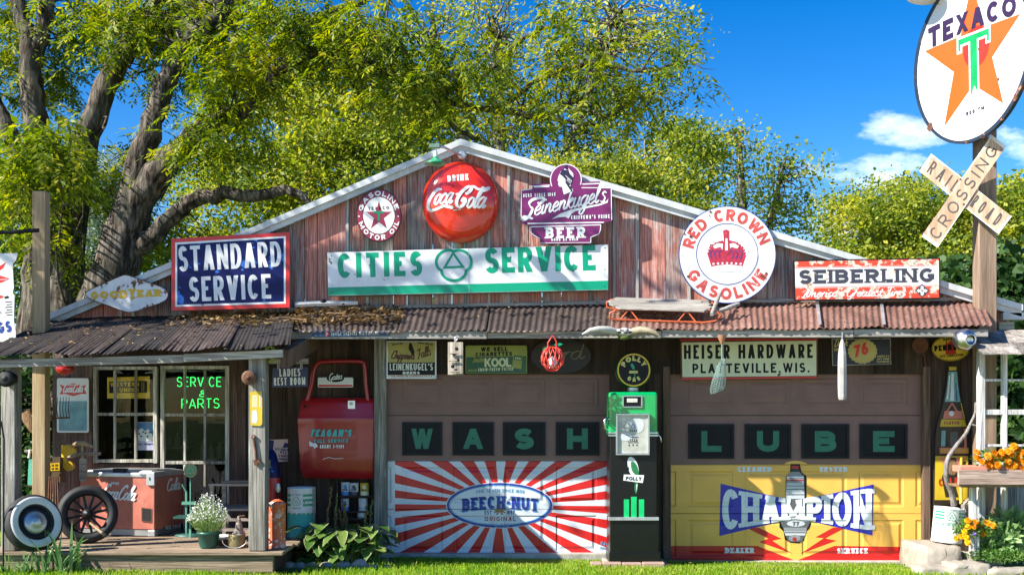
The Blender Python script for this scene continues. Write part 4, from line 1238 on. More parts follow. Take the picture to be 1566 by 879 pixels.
mb.poly(pl, z2([(525, 105), (575, 160), (578, 200), (545, 165)]), m_wpaint, 4); mb.poly(pl, z2([(490, 100), (515, 70), (522, 110), (505, 125)]), m_hair, 3.5)
for k in range(4): W_([(500 + 12 * k, 180 + 14 * k), (525 + 12 * k, 200 + 10 * k), (515 + 10 * k, 235 + 8 * k)], .6, 4)
tl(mb, pl, "BEST SINCE 1867", z2([(95, 388)])[0], z2([(405, 375)])[0], 5.2, 1.3, m_wpaint, 2, sp=.3)
Bp_ = lambda pts, a, b, l=2, nib=-25: brush(mb, pl, z2(pts), a, b, m_wpaint, l, nib=nib, sub=6)
Bp_([(232, 440), (260, 445), (300, 405), (270, 395), (200, 405), (155, 440), (165, 480), (185, 500), (150, 570), (100, 605), (85, 590), (120, 575), (190, 595)], 1.6, 4.4, 2, -60)
script(mb, pl, "einen", z2([(195, 562)])[0], z2([(505, 500)])[0], 13.5, 1.0, 2.7, m_wpaint, 2, slant=.45)
script(mb, pl, "kugel's", z2([(505, 500)])[0], z2([(880, 425)])[0], 14.5, 1.0, 2.7, m_wpaint, 2, slant=.45)
mb.poly(pl, z2([(370, 597), (450, 545), (560, 505), (700, 475), (830, 450), (900, 420), (912, 400), (905, 440), (830, 468), (720, 490), (600, 520), (560, 545), (530, 592), (500, 575), (440, 580)]), m_wpaint, 2.5)
tl(mb, pl, "CHIPPEWA'S PRIDE", z2([(555, 600)])[0], z2([(925, 588)])[0], 5.6, 1.5, m_wpaint, 3, sp=.28)
tl(mb, pl, "BEER", z2([(312, 782)])[0], z2([(692, 776)])[0], 16.5, 4.2, m_wpaint, 2, sp=.3, serif=2)
tl(mb, pl, "GOOD AS GOLD", z2([(365, 808)])[0], z2([(622, 803)])[0], 4.0, 1.1, m_wpaint, 2, sp=.35)
sign(mb, "die_cut_sign", "purple stepped sign with a lady's head in profile in a disc on top", "sign")

# --- long white and green box sign
m_sgreen = paint("green_sign_face", (.0, .29, .155), .3, var=.08, bump=.03)
m_sigw = paint("white_sign_face", (.72, .73, .72), .35, var=.12, chips=.26, chipscale=12, streak=.18, bump=.03)
mb = MB(); pl = FP(-.17)
q = [(500.5, 386), (930, 374), (930, 443), (502, 452)]
mb.plate(pl, q, .13, m_sigw, m_sgreen)
mb.poly(pl, [(502, 439.5), (930, 429), (930, 442.5), (502, 451.5)], m_sgreen, 1)
mb.ribbon(pl, [(716.5, 380), (717.5, 447)], .6, m_steel, 2)
tl(mb, pl, "CITIES", (517, 425), (646, 421), 37, 8.2, m_sgreen, 1, sp=.2)
tl(mb, pl, "SERVICE", (742, 417.5), (911, 413), 38, 8.2, m_sgreen, 1, sp=.13)
ce = (694, 404)
lob = []
for i in range(90):
    a = R(4 * i); q_ = abs(math.cos(1.5 * (a - R(270)))) ** .6; lob.append((ce[0] + (20.5 + 7.5 * q_) * math.cos(a), ce[1] - (18.5 + 6.5 * q_) * math.sin(a)))
mb.ribbon(pl, lob, 4.2, m_sgreen, 1, closed=True)
mb.ribbon(pl, [(693, 387), (680, 409), (708, 408)], 3.6, m_sgreen, 1.5, closed=True)
for (u, v) in ((507, 391), (925, 379), (925, 438), (508, 447), (925, 412)): mb.poly(pl, ell(u, v, .9, .9, 8), m_black, 2)
sign(mb, "box_sign", "long white box sign with tall green capitals above a solid green stripe")

# --- round crown sign
m_crown = paint("crown_red", (.45, .03, .06), .35, var=.3, scale=25)
m_rlet = paint("faded_red_lettering", (.55, .075, .06), .4, var=.3, scale=9, chips=.4, chipscale=18, chipcol=(.5, .3, .27))
m_bline = paint("thin_blue_line", (.02, .05, .26), .35)
mb = MB(); pl = FP(-.19); c = (1112.5, 389.5); r = 74.5
mb.plate(pl, ell(*c, r, r, 72), .02, m_bline)
mb.poly(pl, ell(*c, r - 1.3, r - 1.3, 72), m_white, 1)
mb.ribbon(pl, ell(1112, 388.5, 47, 46.5, 64), 1.1, m_bline, 2, closed=True)
tarc(mb, pl, "RED CROWN", (1112, 390), 52, 169, 17, 18, 4.6, m_rlet, 2, sp=.22, serif=0)
tarc(mb, pl, "GASOLINE", (1112, 389), 69, 205, 335, 18, 4.6, m_rlet, 2, sp=.22, inward=True)
z3 = lambda pts: tr(pts, 5.494, 1030, 310)
mb.poly(pl, z3([(318, 540), (282, 425), (300, 370), (345, 335), (412, 318), (440, 350), (470, 318), (535, 330), (590, 375), (612, 435), (580, 535)]), m_crown, 2)
mb.poly(pl, z3([(318, 538), (380, 525), (450, 520), (520, 524), (580, 534), (575, 565), (450, 575), (325, 568)]), m_whitew, 3)
mb.poly(pl, z3([(325, 552), (450, 540), (572, 548), (560, 572), (450, 582), (335, 574)]), m_wpaint, 3.5)
for k in range(7):
    u = 335 + 38 * k; mb.poly(pl, ell(*z3([(u, 514 - 6 * math.sin(k / 6 * 3.14))])[0], 1.7, 1.7, 10), m_white, 4)
for s in (-1, 1):
    mb.poly(pl, z3([(440 + s * 25, 345), (440 + s * 70, 340), (440 + s * 110, 365), (440 + s * 95, 385), (440 + s * 45, 372), (440 + s * 30, 400)]), m_white, 3.6)
    for k in range(3):
        mb.ribbon(pl, cat(z3([(440 + s * (35 + 35 * k), 400), (440 + s * (60 + 38 * k), 420), (440 + s * (50 + 35 * k), 470)]), 4), 1.1, m_bline, 4 + .1 * k)
    for k in range(8):
        g = R(100 + 10 * k) if s < 0 else R(80 - 10 * k)
        mb.poly(pl, ell(*z3([(445 + 165 * math.cos(g), 465 - 155 * math.sin(g))])[0], .9, .9, 7), m_wpaint, 4.2)
mb.poly(pl, z3([(425, 345), (415, 235), (442, 225), (466, 235), (465, 300), (480, 420), (445, 440), (405, 410)]), m_crown, 4)
mb.poly(pl, z3([(432, 400), (436, 300), (452, 300), (456, 400)]), m_wpaint, 5)
mb.poly(pl, ell(*z3([(441, 260)])[0], 2.2, 2.2, 10), m_rlet, 5)
for (u, v, a) in ((1056, 362, 2.5), (1054, 353, 1.6), (1047, 358, 1.6), (1086, 324, 2), (1085, 330, 1.2), (1145, 385, 1), (1151, 383, 1), (1052, 423, 2), (1166, 422, 3), (1172, 418, 2), (1170, 425, 2), (1087, 375, 1.5), (1163, 357, 1.3)):
    mb.poly(pl, [(u + a * math.cos(R(60 * k)) * rng.uniform(.6, 1.3), v + a * math.sin(R(60 * k)) * rng.uniform(.6, 1.3)) for k in range(6)], m_rust, 6)
sign(mb, "round_sign", "big white round sign with a jewelled red crown in its middle")

# --- flaking red and white tyre board
m_flake = paint("flaking_red_band", (.66, .06, .025), .4, var=.12, chips=.70, chipcol=(.50, .42, .33), chipscale=9)
m_flakew = paint("flaking_white_band", (.72, .71, .67), .4, var=.1, chips=.45, chipcol=(.40, .27, .17), chipscale=9)
m_charc = paint("charcoal_lettering", (.05, .05, .07), .4, var=.2, chips=.25, chipcol=(.5, .48, .42), chipscale=14)
mb = MB(); pl = FP(-.19)
q = [(1213.5, 398), (1437.5, 394), (1438, 457), (1215, 460)]
mb.plate(pl, q, .025, m_black)
def qp(s, t):
    a = np.array(q[0]) * (1 - s) + np.array(q[1]) * s; b = np.array(q[3]) * (1 - s) + np.array(q[2]) * s
    return tuple(a * (1 - t) + b * t)
def qr(s0, t0, s1, t1, m, l): mb.poly(pl, [qp(s0, t0), qp(s1, t0), qp(s1, t1), qp(s0, t1)], m, l)
qr(.008, .03, .992, .17, m_flake, 1); qr(.008, .17, .992, .69, m_flakew, 1); qr(.008, .69, .992, .97, m_flake, 1)
mb.ribbon(pl, [qp(.008, .185), qp(.992, .185)], .9, m_flake, 2); mb.ribbon(pl, [qp(.008, .67), qp(.992, .67)], .9, m_flake, 2)
tl(mb, pl, "SEIBERLING", (1222, 434), (1429, 431), 21, 5.6, m_charc, 2, sp=.2, serif=2.4)
script(mb, pl, "America's Greatest Tires", (1226, 454.5), (1384, 452), 7, .7, 2.0, m_flakew, 2, slant=.4)
mb.poly(pl, [(1410, 434), (1421, 444.5), (1410, 455), (1399, 444.5)], m_charc, 2.5); mb.poly(pl, [(1410, 436.5), (1418.5, 444.5), (1410, 452.5), (1401.5, 444.5)], m_flakew, 3)
for a, b in ((0, 0), (-4, -4), (4, 4), (4, -4), (-4, 4)): mb.poly(pl, [(1410 + a, 442.2 + b), (1412.3 + a, 444.5 + b), (1410 + a, 446.8 + b), (1407.7 + a, 444.5 + b)], m_charc, 4)
sign(mb, "tin_sign", "flaking red and white tyre sign with charcoal serif capitals by the right pole")

# --- tall pole with the star disc and the crossbuck
t = thing("sign_pole", "tall square wooden pole carrying the star disc at the right of the awning", "post", (X(1510, -.3), -.3, 0))
mb = MB(); yp = -.3
x0 = X(1497, yp); mb.box(x0, x0 + .19, yp, yp + .17, -.15, Z(150, yp), m_postwood2 if False else wood("brown_pole_wood", (.20, .13, .09), (.36, .26, .18), 'z', isl=.05, dark=.3))
mb.build("post", t, bevel=.008)
mb = MB(); mb.tube([(X(1510, yp), yp - .02, Z(215, yp)), (X(1510, yp), yp - .02, Z(60, yp))], .03, m_steel); mb.build("pipe", t)

th = R(70)
nrm = (-math.sin(th), -math.cos(th), 0)
pl = TP(P(1488, 85, -.42), nrm)
C_, A_, Bv = (1488, 85), (77, -30), (-1.8, -113)
def aff(x, y): return (C_[0] + A_[0] * x + Bv[0] * y, C_[1] + A_[1] * x + Bv[1] * y)
m_rimd = paint("chipped_dark_rim", (.02, .03, .05), .35, var=.2, chips=.4, chipscale=7, chipcol=(.3, .13, .08))
t = thing("disc_sign", "large white disc sign with an orange star and green T on the tall pole", "sign", pl(1488, 85, 0))
mb = MB(); k = 1.155
circ = [aff(k * math.cos(R(5 * i)), k * math.sin(R(5 * i))) for i in range(72)]
mb.plate(pl, circ, .05, m_white, m_rimd)
mb.ribbon(pl, [aff(1.138 * math.cos(R(5 * i)), 1.138 * math.sin(R(5 * i))) for i in range(72)], 5, m_rimd, 2, closed=True)
mb.poly(pl, star(C_, A_, Bv, .40), m_orange, 2)
m_redorb = paint("red_orb", (.50, .03, .012), .3)
mb.poly(pl, [aff(.07 + .26 * math.cos(R(10 * i)), .10 + .28 * math.sin(R(10 * i))) for i in range(36)], m_redorb, 3)
m_tg = paint("green_tee", (.01, .30, .08), .3)
for wd, mm, l in ((.0, m_white, 4), (-.035, m_tg, 5)):
    e = -wd
    def PX(p): return [aff(*a) for a in p]
    tt = [(-.36 + e, .36 - e), (.42 - e, .36 - e), (.42 - e, .10 + e), (.30 + e, .10 + e), (.30 + e, .2 + e), (.14 - e, .2 + e), (.14 - e, -.62 + e * .3), (.03, -.52 + e), (-.09 + e, -.62 + e * .3), (-.09 + e, .2 + e), (-.24 - e, .2 + e), (-.24 - e, .10 + e), (-.36 + e, .10 + e)]
    mb.poly(pl, PX([(x * .86, y * .86 + .0) for x, y in tt]), mm, l)
m_tx = paint("dark_plum_lettering", (.035, .015, .05), .3)
def afw(u, v): return aff(u, v)
tl_pl = lambda x, y, l=0: pl(*aff(x, y), l)
def aw(a, b): return (a, b)
# lettering laid out on the disc's own flat coordinates (y up)
for (ch, x, w) in _layout("TEXACO", 1.74, .27, .072, .2):
    glyph(mb, tl_pl, ch, w, .27, .072, m_tx, 6, lambda px, py, x=x: (-.87 + x + px, .355 + py - .05 * (x + px - .87) ** 2))
for (ch, x, w) in _layout("REG TM", .36, .05, .016, .4):
    glyph(mb, tl_pl, ch, w, .05, .016, m_tx, 3, lambda px, py, x=x: (-.15 + x + px, -.78 + py))
for (cx_, cy_, a) in ((-.86, -.75, .07), (-.15, -1.13, .035), (.82, -.78, .04), (.13, .05, .025), (.5, -.45, .02)):
    mb.face([tl_pl(cx_ + a * math.cos(R(45 * i)) * rng.uniform(.6, 1.3), cy_ + a * math.sin(R(45 * i)) * rng.uniform(.6, 1.3), 7) for i in range(8)], m_rust)
mb.build("disc", t)
mb = MB()                                                 # lamp hood over the disc
pc = Vector(pl(1432, 4, 0)); nv = Vector(nrm)
mb.lathe([(.03, .20), (.06, .17), (.10, .13), (.175, .075), (.185, 0), (.18, 0), (.12, .06)], pc + nv * .16 + Vector((.0, 0, .02)), m_white, 20, axis=Vector((.12, 0, 1)), cap=False)
mb.tube([pc + nv * .16 + Vector((.02, 0, .2)), pc + nv * .2 + Vector((.05, 0, .45)), pc + Vector((.12, 0, .6)), pc + Vector((.3, -.1, .6))], .018, m_white)
mb.build("lamp_shade", t)

# crossbuck
m_cbw = paint("white_crossing_board", (.74, .72, .66), .45, var=.12)
m_cbl = wood("bare_streaked_board", (.34, .20, .12), (.56, .40, .28), 'z', (.66, .58, .48), .3, isl=.02, dark=.15)
m_cbk = paint("weathered_black_lettering", (.05, .045, .045), .6, var=.3, chips=.1)
pl = TP(P(1475, 290, -.36), (-.45, -1, 0))
t = thing("crossing_sign", "weathered white railroad crossbuck of two crossed boards nailed to the tall pole", "sign", pl(1475, 290, 0))
def board(mb, q, l0):
    mb.plate(lambda u, v, l=0: pl(u, v, l0 + l), q, .018, m_cbw, m_greywood)
    cu = sum(p[0] for p in q) / 4; cv = sum(p[1] for p in q) / 4
    mb.poly(pl, [(cu + (p[0] - cu) * .965, cv + (p[1] - cv) * .93) for p in [tuple(np.array(q[i]) * .9 + np.array(q[(i + 3) % 4 if i in (0, 2) else (i + 1) % 4]) * .1 if False else q[i]) for i in range(4)]], m_cbl, l0 + 1)
def btext(s, q, s0, s1, l, H=.62):
    # q: near-left-bottom, near-right-bottom, right-top, left-top of the board's own reading direction
    q = [np.array(p, float) for p in q]
    L0 = np.linalg.norm(q[1] - q[0]); Hh = np.linalg.norm(q[3] - q[0])
    def xf0(px, py):
        s_ = px / L0; t_ = py / Hh
        return tuple((q[0] * (1 - s_) + q[1] * s_) * (1 - t_) + (q[3] * (1 - s_) + q[2] * s_) * t_)
    for (ch, x, w) in _layout(s, L0 * (s1 - s0), Hh * H, 2.5, .42):
        glyph(mb, pl, ch, w, Hh * H, 2.5, m_cbk, l, lambda px, py, x=x: xf0(L0 * s0 + x + px, Hh * (1 - H) / 2 + py))
mb = MB(); q1_ = [(1406, 262), (1527, 358), (1547, 331), (1424, 235)]
board(mb, q1_, 0); btext("RAIL", q1_, .06, .40, 2); btext("ROAD", q1_, .60, .93, 2); mb.build("board", t)
mb = MB(); q2_ = [(1434, 379), (1538, 224), (1517, 207), (1410, 362)]
board(mb, q2_, 17); btext("CROSSING", q2_, .05, .93, 19); 
for u, v in ((1469, 275), (1474, 313)): mb.poly(pl, ell(u, v, 1.8, 1.8, 8), m_rust, 20)
mb.build("board", t)

# --- signs under the awning
def tin(name, label, q, y, m, th=.012, edge=None, ins=1.6, cat="sign"):
    mb = MB(); pl = FP(y)
    mb.plate(pl, q, th, edge or m)
    if edge: mb.poly(pl, inset(q, ins), m, 1)
    return mb, pl
m_rustw = paint("rust_edged_cream_sign", (.66, .70, .50), .45, var=.1, chips=.18, chipscale=5)
mb, pl = tin("", "", [(1040, 521), (1251, 518), (1251, 577), (1041, 579)], -.08, m_rustw, edge=m_rust, ins=2.6)
mb.ribbon(pl, [(1040, 519.5), (1251, 518.5)], 2.4, m_red, 1.5); mb.ribbon(pl, [(1042, 579), (1250, 576.5)], 2.6, m_red, 1.5)
tl(mb, pl, "HEISER HARDWARE", (1046, 548.5), (1243, 547), 21, 4.0, m_black, 2, sp=.19)
tl(mb, pl, "PLATTEVILLE,WIS.", (1059, 570.5), (1238, 569), 14.5, 3.0, m_black, 2, sp=.24)
sign(mb, "tin_sign", "long rusty edged cream sign with two rows of black capitals over the right door")
m_capc = paint("bottle_cap_yellow", (.50, .42, .14), .45, var=.2)
m_nv2 = paint("dark_blue_tin", (.010, .014, .03), .4, var=.3)
mb, pl = tin("", "", [(1272, 518), (1362, 517), (1363, 557), (1273, 559)], -.05, m_nv2, edge=m_greywood, ins=1.2)
capo = [(1319 + (22 + (1 if i % 2 else -.6)) * math.cos(R(9 * i)), 537 - (18.5 + (1 if i % 2 else -.6)) * math.sin(R(9 * i))) for i in range(40)]
mb.poly(pl, capo, m_capc, 2)
tl(mb, pl, "76", (1306, 547), (1328, 541), 18, 4.4, m_red, 3, sp=.1, slant=.25)
script(mb, pl, "Drink", (1275, 530), (1296, 528), 5, .7, 1.4, m_capc, 2); tl(mb, pl, "NEW", (1276, 537), (1293, 536), 4.6, 1.4, m_capc, 2)
for k, s in enumerate(("AMERICA'S", "SOFT DRINK", "FAVORITE!")): tl(mb, pl, s, (1341, 546 + 4.2 * k), (1360, 545.7 + 4.2 * k), 2.8, .7, m_capc, 2)
sign(mb, "tin_sign", "small dark blue sign with a yellow bottle cap and red number over the right door")
mb = MB(); pl = FP(-.10); m_py = paint("oval_sign_yellow", (.66, .45, .03), .35, var=.12, chips=.05)
mb.plate(pl, ell(1454, 532.5, 29, 19.5, 40), .012, m_py, m_black); mb.ribbon(pl, ell(1454, 532.5, 28, 18.6, 40), .8, m_black, 1, closed=True)
tl(mb, pl, "PENNZOIL", (1429, 537), (1481, 533), 8.5, 3, m_black, 2, sp=.18)
mb.poly(pl, [(1446, 527), (1447, 522), (1450, 525), (1454, 520), (1457, 525), (1461, 522), (1462, 541), (1446, 542)], m_redorb, 1.5)
script(mb, pl, "supreme", (1441, 520), (1465, 519), 3, .6, 1, m_black, 2); script(mb, pl, "Safe lubrication", (1436, 547), (1474, 544), 3.4, .6, 1.2, m_black, 2) if False else tl(mb, pl, "SAFE LUBRICATION", (1437, 546.5), (1473, 544), 3.6, .8, m_black, 2)
sign(mb, "oval_sign", "yellow oval sign with black lettering on the right pier below the chrome horn")
m_yg = paint("ochre_tin", (.42, .38, .12), .45, var=.2); m_drk = paint("brown_script", (.10, .03, .015), .5)
mb, pl = tin("", "", [(591, 521), (667.5, 521), (667.5, 579), (591, 579)], -.07, m_yg, edge=m_steel, ins=2.2)
mb.poly(pl, [(593, 554), (665, 554), (665, 573), (593, 573)], m_black, 2)
script(mb, pl, "Chippewa", (598, 548), (633, 549), 6.2, .9, 2.0, m_drk, 2, slant=.3); script(mb, pl, "Falls", (638, 549), (659, 542), 7, .9, 2.0, m_drk, 2, slant=.3)
mb.poly(pl, [(627, 523), (630, 526), (632, 532), (634, 538), (633, 544), (630, 543), (628, 538), (625, 534), (625, 529)], m_black, 2)
tl(mb, pl, "LEINENKUGEL'S", (596, 566), (662, 566), 10.5, 1.75, m_wpaint, 3, sp=.12); tl(mb, pl, "BEERS", (616, 572), (642, 572), 4, 1.5, m_wpaint, 3, sp=.25)
mb.poly(pl, [(593, 573.6), (665, 573.6), (665, 576.6), (593, 576.6)], m_wpaint, 2)
tl(mb, pl, "THE PRIDE OF CHIPPEWA FALLS", (597, 576.2), (661, 576.2), 2, .6, m_redorb, 3)
tl(mb, pl, "MADE IN WIS", (600, 528), (616, 526), 2.4, .8, m_black, 2); tl(mb, pl, "QUALITY SINCE 1867", (639, 525), (662, 528), 2.4, .8, m_black, 2)
sign(mb, "tin_sign", "silver framed ochre and black sign with brown script over the left door")
m_kg = paint("cigarette_green", (.02, .10, .04), .4, var=.2); m_ky = paint("cigarette_yellow", (.30, .34, .07), .45, var=.2)
mb = MB(); pl = FP(-.06)
mb.plate(pl, rrect(712, 528, 806, 571, 3), .012, m_ky, m_kg)
mb.poly(pl, [(713, 546), (805, 544), (805, 569), (803, 570.5), (715, 570.5), (713, 569)], m_kg, 1)
tl(mb, pl, "WE SELL", (735, 537), (776, 536.5), 6.2, 1.9, m_black, 2, sp=.22, slant=.1); tl(mb, pl, "CIGARETTES", (727, 545), (783, 543.5), 6, 1.8, m_black, 2, sp=.2, slant=.1)
script(mb, pl, "Smoke", (722, 554), (740, 553), 4.6, .7, 1.2, m_ky, 2); tl(mb, pl, "KOOL", (741, 561), (782, 560.5), 13.5, 3.2, m_cream, 2, sp=-.02)
tl(mb, pl, "WITH THE", (716, 568), (729, 567.5), 3, .7, m_ky, 2); tl(mb, pl, "SNOW-FRESH FILTER", (731, 567.5), (785, 566), 4.6, 1.1, m_cream, 2, sp=.2)
mb.poly(pl, [(786, 537), (800, 539), (797, 564), (783, 562)], m_ky, 2); mb.poly(pl, [(786.5, 543), (798.5, 544), (798, 551), (786, 550)], m_kg, 3); tl(mb, pl, "KOOL", (788, 549), (797, 549.7), 3.4, .8, m_cream, 4)
sign(mb, "tin_sign", "green and yellow cigarette sign with rounded corners over the left door", "sign")
mb = MB(); pl = FP(-.05)
m_fb = paint("dark_oval_paint", (.018, .012, .010), .5, var=.3); m_fl = paint("faded_oval_lettering", (.16, .13, .09), .6)
mb.plate(pl, ell(858, 544, 46, 27, 44), .012, m_fb)
script(mb, pl, "Ford", (823, 553), (892, 548), 12, 1.0, 2.2, m_fl, 1, slant=.25)
sign(mb, "oval_sign", "faded dark brown oval sign with pale script, half hidden by the red basket")
m_tb = paint("strip_blue", (.015, .055, .12), .4, var=.2)
mb = MB(); pl = FP(YA + .022)
mb.plate(pl, [(478, 505), (596, 507), (596, 513.5), (478, 514.5)], .006, m_tb)
tl(mb, pl, "TRIPLE TRAPPER OIL FILTERS", (506, 512.6), (579, 511.4), 4.6, 1.2, m_wpaint, 1, sp=.22)
mb.poly(pl, ell(500, 510, 3.6, 3.6, 14), m_red, 1); mb.poly(pl, ell(500, 510, 1.8, 1.8, 10), m_wpaint, 2)
sign(mb, "strip_sign", "thin blue strip sign with white lettering nailed along the awning beam", "sign")

# ladies' room board on chains
t = thing("hanging_sign", "dark blue rest room board hanging by two chain links beside the porch post", "sign", (X(445, -.5), -.5, Z(592, -.5)))
yl = -.5
mb = MB(); pl = FP(yl); mb.plate(pl, [(417, 562.5), (470.5, 561), (470, 591), (416, 592)], .015, paint("slate_blue_enamel", (.035, .045, .13), .35, var=.2, chips=.1, chipcol=(.01, .01, .03)))
tl(mb, pl, "LADIES", (427.5, 575.5), (459.5, 574.5), 11.5, 1.9, m_wpaint, 1, sp=.15); tl(mb, pl, "REST ROOM", (419, 589), (467, 588), 11.5, 1.9, m_wpaint, 1, sp=.15)
mb.build("panel", t)
for u in (426, 461):
    mb = MB()
    for k in range(3): mb.tube([P(u + 1.5 * math.cos(R(a)), 556.5 + 2.8 * k + 2 * math.sin(R(a)), yl + .004 * (k % 2)) for a in range(0, 361, 45)], .004, m_steel, 5)
    mb.build("chain", t)
mb = MB(); mb.pbox(400, 548, 471, 556, yl + .005, .04, m_greywood); tag(mb.build("hanger_plank"), "short grey plank that the blue rest room board hangs from", "plank")

# small things in and by the porch windows
m_wuy = paint("telegraph_yellow", (.78, .52, .02), .4, var=.1)
mb = MB(); pl = FP(YW + .035)
mb.plate(pl, [(164, 577), (229, 575), (229, 609), (164, 609)], .012, m_wuy)
mb.poly(pl, [(167, 583), (225, 582), (225, 600), (167, 601)], m_black, 1)
tl(mb, pl, "WESTERN", (169, 590.5), (213, 590), 5.8, 1.6, m_wuy, 2, sp=.28); tl(mb, pl, "UNION", (183, 599), (212, 598.5), 5.8, 1.6, m_wuy, 2, sp=.28)
for u in (217, 220): mb.ribbon(pl, [(u, 584), (u, 598)], .6, m_wuy, 2)
sign(mb, "window_sign", "yellow and black telegraph sign hung inside the left porch window")
mb = MB(); pl = FP(YW + .03); m_pb = paint("poster_sky", (.06, .22, .45), .5, var=.2); m_pp = paint("poster_pale", (.50, .50, .68), .5)
mb.plate(pl, [(208.5, 645), (237, 645), (237, 688), (208.5, 688)], .004, m_pp)
mb.poly(pl, [(209.5, 646), (236, 646), (236, 672), (209.5, 672)], m_pb, 1)
mb.poly(pl, [(210, 668), (212, 657), (217, 654), (222, 659), (227, 655), (232, 663), (235, 672), (224, 675), (212, 673)], m_wpaint, 2)
for k in range(7): mb.poly(pl, ell(213 + 3.2 * k, 663 + 4 * math.sin(k * 2), 1.6, 1.3, 7), m_navy, 3)
tl(mb, pl, "FISHER MONT", (210, 680), (235, 680), 2.6, .8, m_navy, 2) if False else tl(mb, pl, "ALL MONT", (211, 680), (234, 680), 2.6, .8, m_navy, 2)
sign(mb, "poster", "pale poster of a blue sky and snowy crag in the left porch window", "poster")
# neon
m_neon = emit("green_neon", (.01, 1.0, .14), .75)
mb = MB(); yn = YW + .09
def neon(s, a, b, H):
    (ua, va), (ub, vb) = a, b; tot = ub - ua
    for ch, x, w in _layout(s, tot, H, 2, .26):
        for st in GL[ch][1]:
            if st[0] == 'D': pts = [(st[1], st[2]), (st[3], st[4])]
            else: pts = list(st[1]) + ([st[1][0]] if st[0] == 'C' else [])
            mb.tube([P(ua + x + px * w, va + (vb - va) * x / tot - py * H, yn) for px, py in pts], .0048, m_neon, 6)
neon("SERVICE", (271, 590.5), (338, 590.5), 14); neon("&", (305, 606), (316, 606), 9); neon("PARTS", (278, 624), (335, 623), 14)
sign(mb, "neon_sign", "glowing green neon words inside the right porch window", "neon sign")

# thermometer style sign on the porch wall
mb = MB(); pl = FP(YW - .05); m_photo = paint("faded_teal_panel", (.16, .33, .36), .4, var=.5, scale=6)
mb.plate(pl, rrect(87, 578, 135.5, 661, 3), .015, m_whitew)
mb.poly(pl, [(90, 613), (133, 613), (133, 658.5), (90, 658.5)], m_photo, 1)
fish = [(91, 587), (98, 590), (112, 585.5), (126, 590), (132, 588), (128.5, 595), (133, 602), (124, 602), (112, 605.5), (100, 602), (91, 603), (95, 595)]
mb.poly(pl, fish, m_red, 1)
script(mb, pl, "Coca", (96, 600), (110, 599), 6.5, .8, 1.7, m_wpaint, 2, slant=.4); script(mb, pl, "Cola", (111, 600), (126, 599), 6.5, .8, 1.7, m_wpaint, 2.4, slant=.4)
tl(mb, pl, "ENJOY", (105, 589.5), (117, 589.5), 2.4, .7, m_wpaint, 2)
sign(mb, "tin_sign", "tall white tin sign with a red fishtail badge on the porch wall")

# sign at the far left hanging from an iron arm
t = thing("hanging_sign", "ragged white sign with red wings hanging from an iron arm at the far left", "sign", P(0, 525, -.9))
mb = MB(); ys = -.9; pl = FP(ys)
ro = [(-70, 389), (27, 387), (24, 398), (19, 404), (21, 440), (19, 447), (22, 452), (21, 490), (24, 507), (24, 524), (16, 519), (6, 523), (-20, 520), (-70, 524)]
mb.plate(pl, ro, .012, m_whitew)
mb.poly(pl, [(-6, 410), (9, 401), (5, 410), (-4, 416)], m_red, 1); mb.poly(pl, [(-20, 426), (0, 421), (15, 426), (3, 432), (-20, 435)], m_red, 1); mb.ribbon(pl, [(-10, 428), (11, 427)], .8, m_wpaint, 2)
mb.poly(pl, [(-10, 450), (4, 452), (6, 455), (-10, 458)], m_redorb, 1)
mb.poly(pl, [(6, 454), (12, 452), (15, 455), (8, 457)], m_black, 1)
for k in range(6): mb.ribbon(pl, [(8 + 2 * (k % 2), 462 + 4 * k), (19, 461 + 4 * k)], 1.3, m_black, 1)
tl(mb, pl, "GS", (-3, 510), (18.5, 507), 17, 4.6, m_bline, 1, sp=.12)
mb.ribbon(pl, [(0, 476), (2, 480)], 1, m_black, 1)
mb.build("panel", t)
mb = MB(); mb.tube([P(60, 352, ys + .05), P(20, 355, ys), P(-70, 357, ys)], .02, m_black); mb.tube([P(-20, 357, ys), P(-20, 389, ys)], .008, m_black); mb.build("arm", t)
# tall pale post it hangs from
mb = MB(); yl2 = -.72
mb.box(X(49, yl2), X(69, yl2), yl2, yl2 + .13, 0, Z(292, yl2), m_pole)
tag(mb.build("wooden_post", bevel=.006), "tall pale timber post rising through the porch roof at the left", "post")

# ================================================================ THINGS ON THE PORCH
def V3(*a): return Vector(a)
# --- soda cooler, turned a little towards the left
m_cool = paint("faded_red_cooler_paint", (.50, .15, .10), .55, var=.3, chips=.30, chipscale=6, streak=.3)
m_grey = paint("dull_grey_steel", (.32, .32, .32), .45, metal=.5, var=.25)
a = R(12); ex_, ey_ = V3(-math.cos(a), math.sin(a), 0), V3(math.sin(a), math.cos(a), 0)
c0 = V3(-3.724, -.40, zf + .005)
t = thing("soda_cooler", "faded red chest cooler with rust and a dull metal lid on the porch boards", "cooler", c0)
def cbox(mb, l0, l1, d0, d1, z0, z1, m):
    p = [c0 + ex_ * l + ey_ * d + V3(0, 0, z) for z in (z0, z1) for d in (d0, d1) for l in (l0, l1)]
    mb.mesh(p, [(0, 1, 3, 2), (4, 6, 7, 5), (0, 4, 5, 1), (2, 3, 7, 6), (0, 2, 6, 4), (1, 5, 7, 3)], m)
LC_, DC, HC = .86, .6, .66
mb = MB(); cbox(mb, 0, LC_, 0, DC, .07, HC - .05, m_cool); cbox(mb, -.004, .03, -.006, .03, 0, HC - .03, m_cool); cbox(mb, .01, LC_ - .01, .01, DC - .01, 0, .07, m_grey)
cbox(mb, -.008, .07, -.009, .06, .0, .065, m_steel)
n_f = -ey_
plf = TP(c0 + n_f * .008, n_f); pls = TP(c0 - ex_ * .006, -ex_)
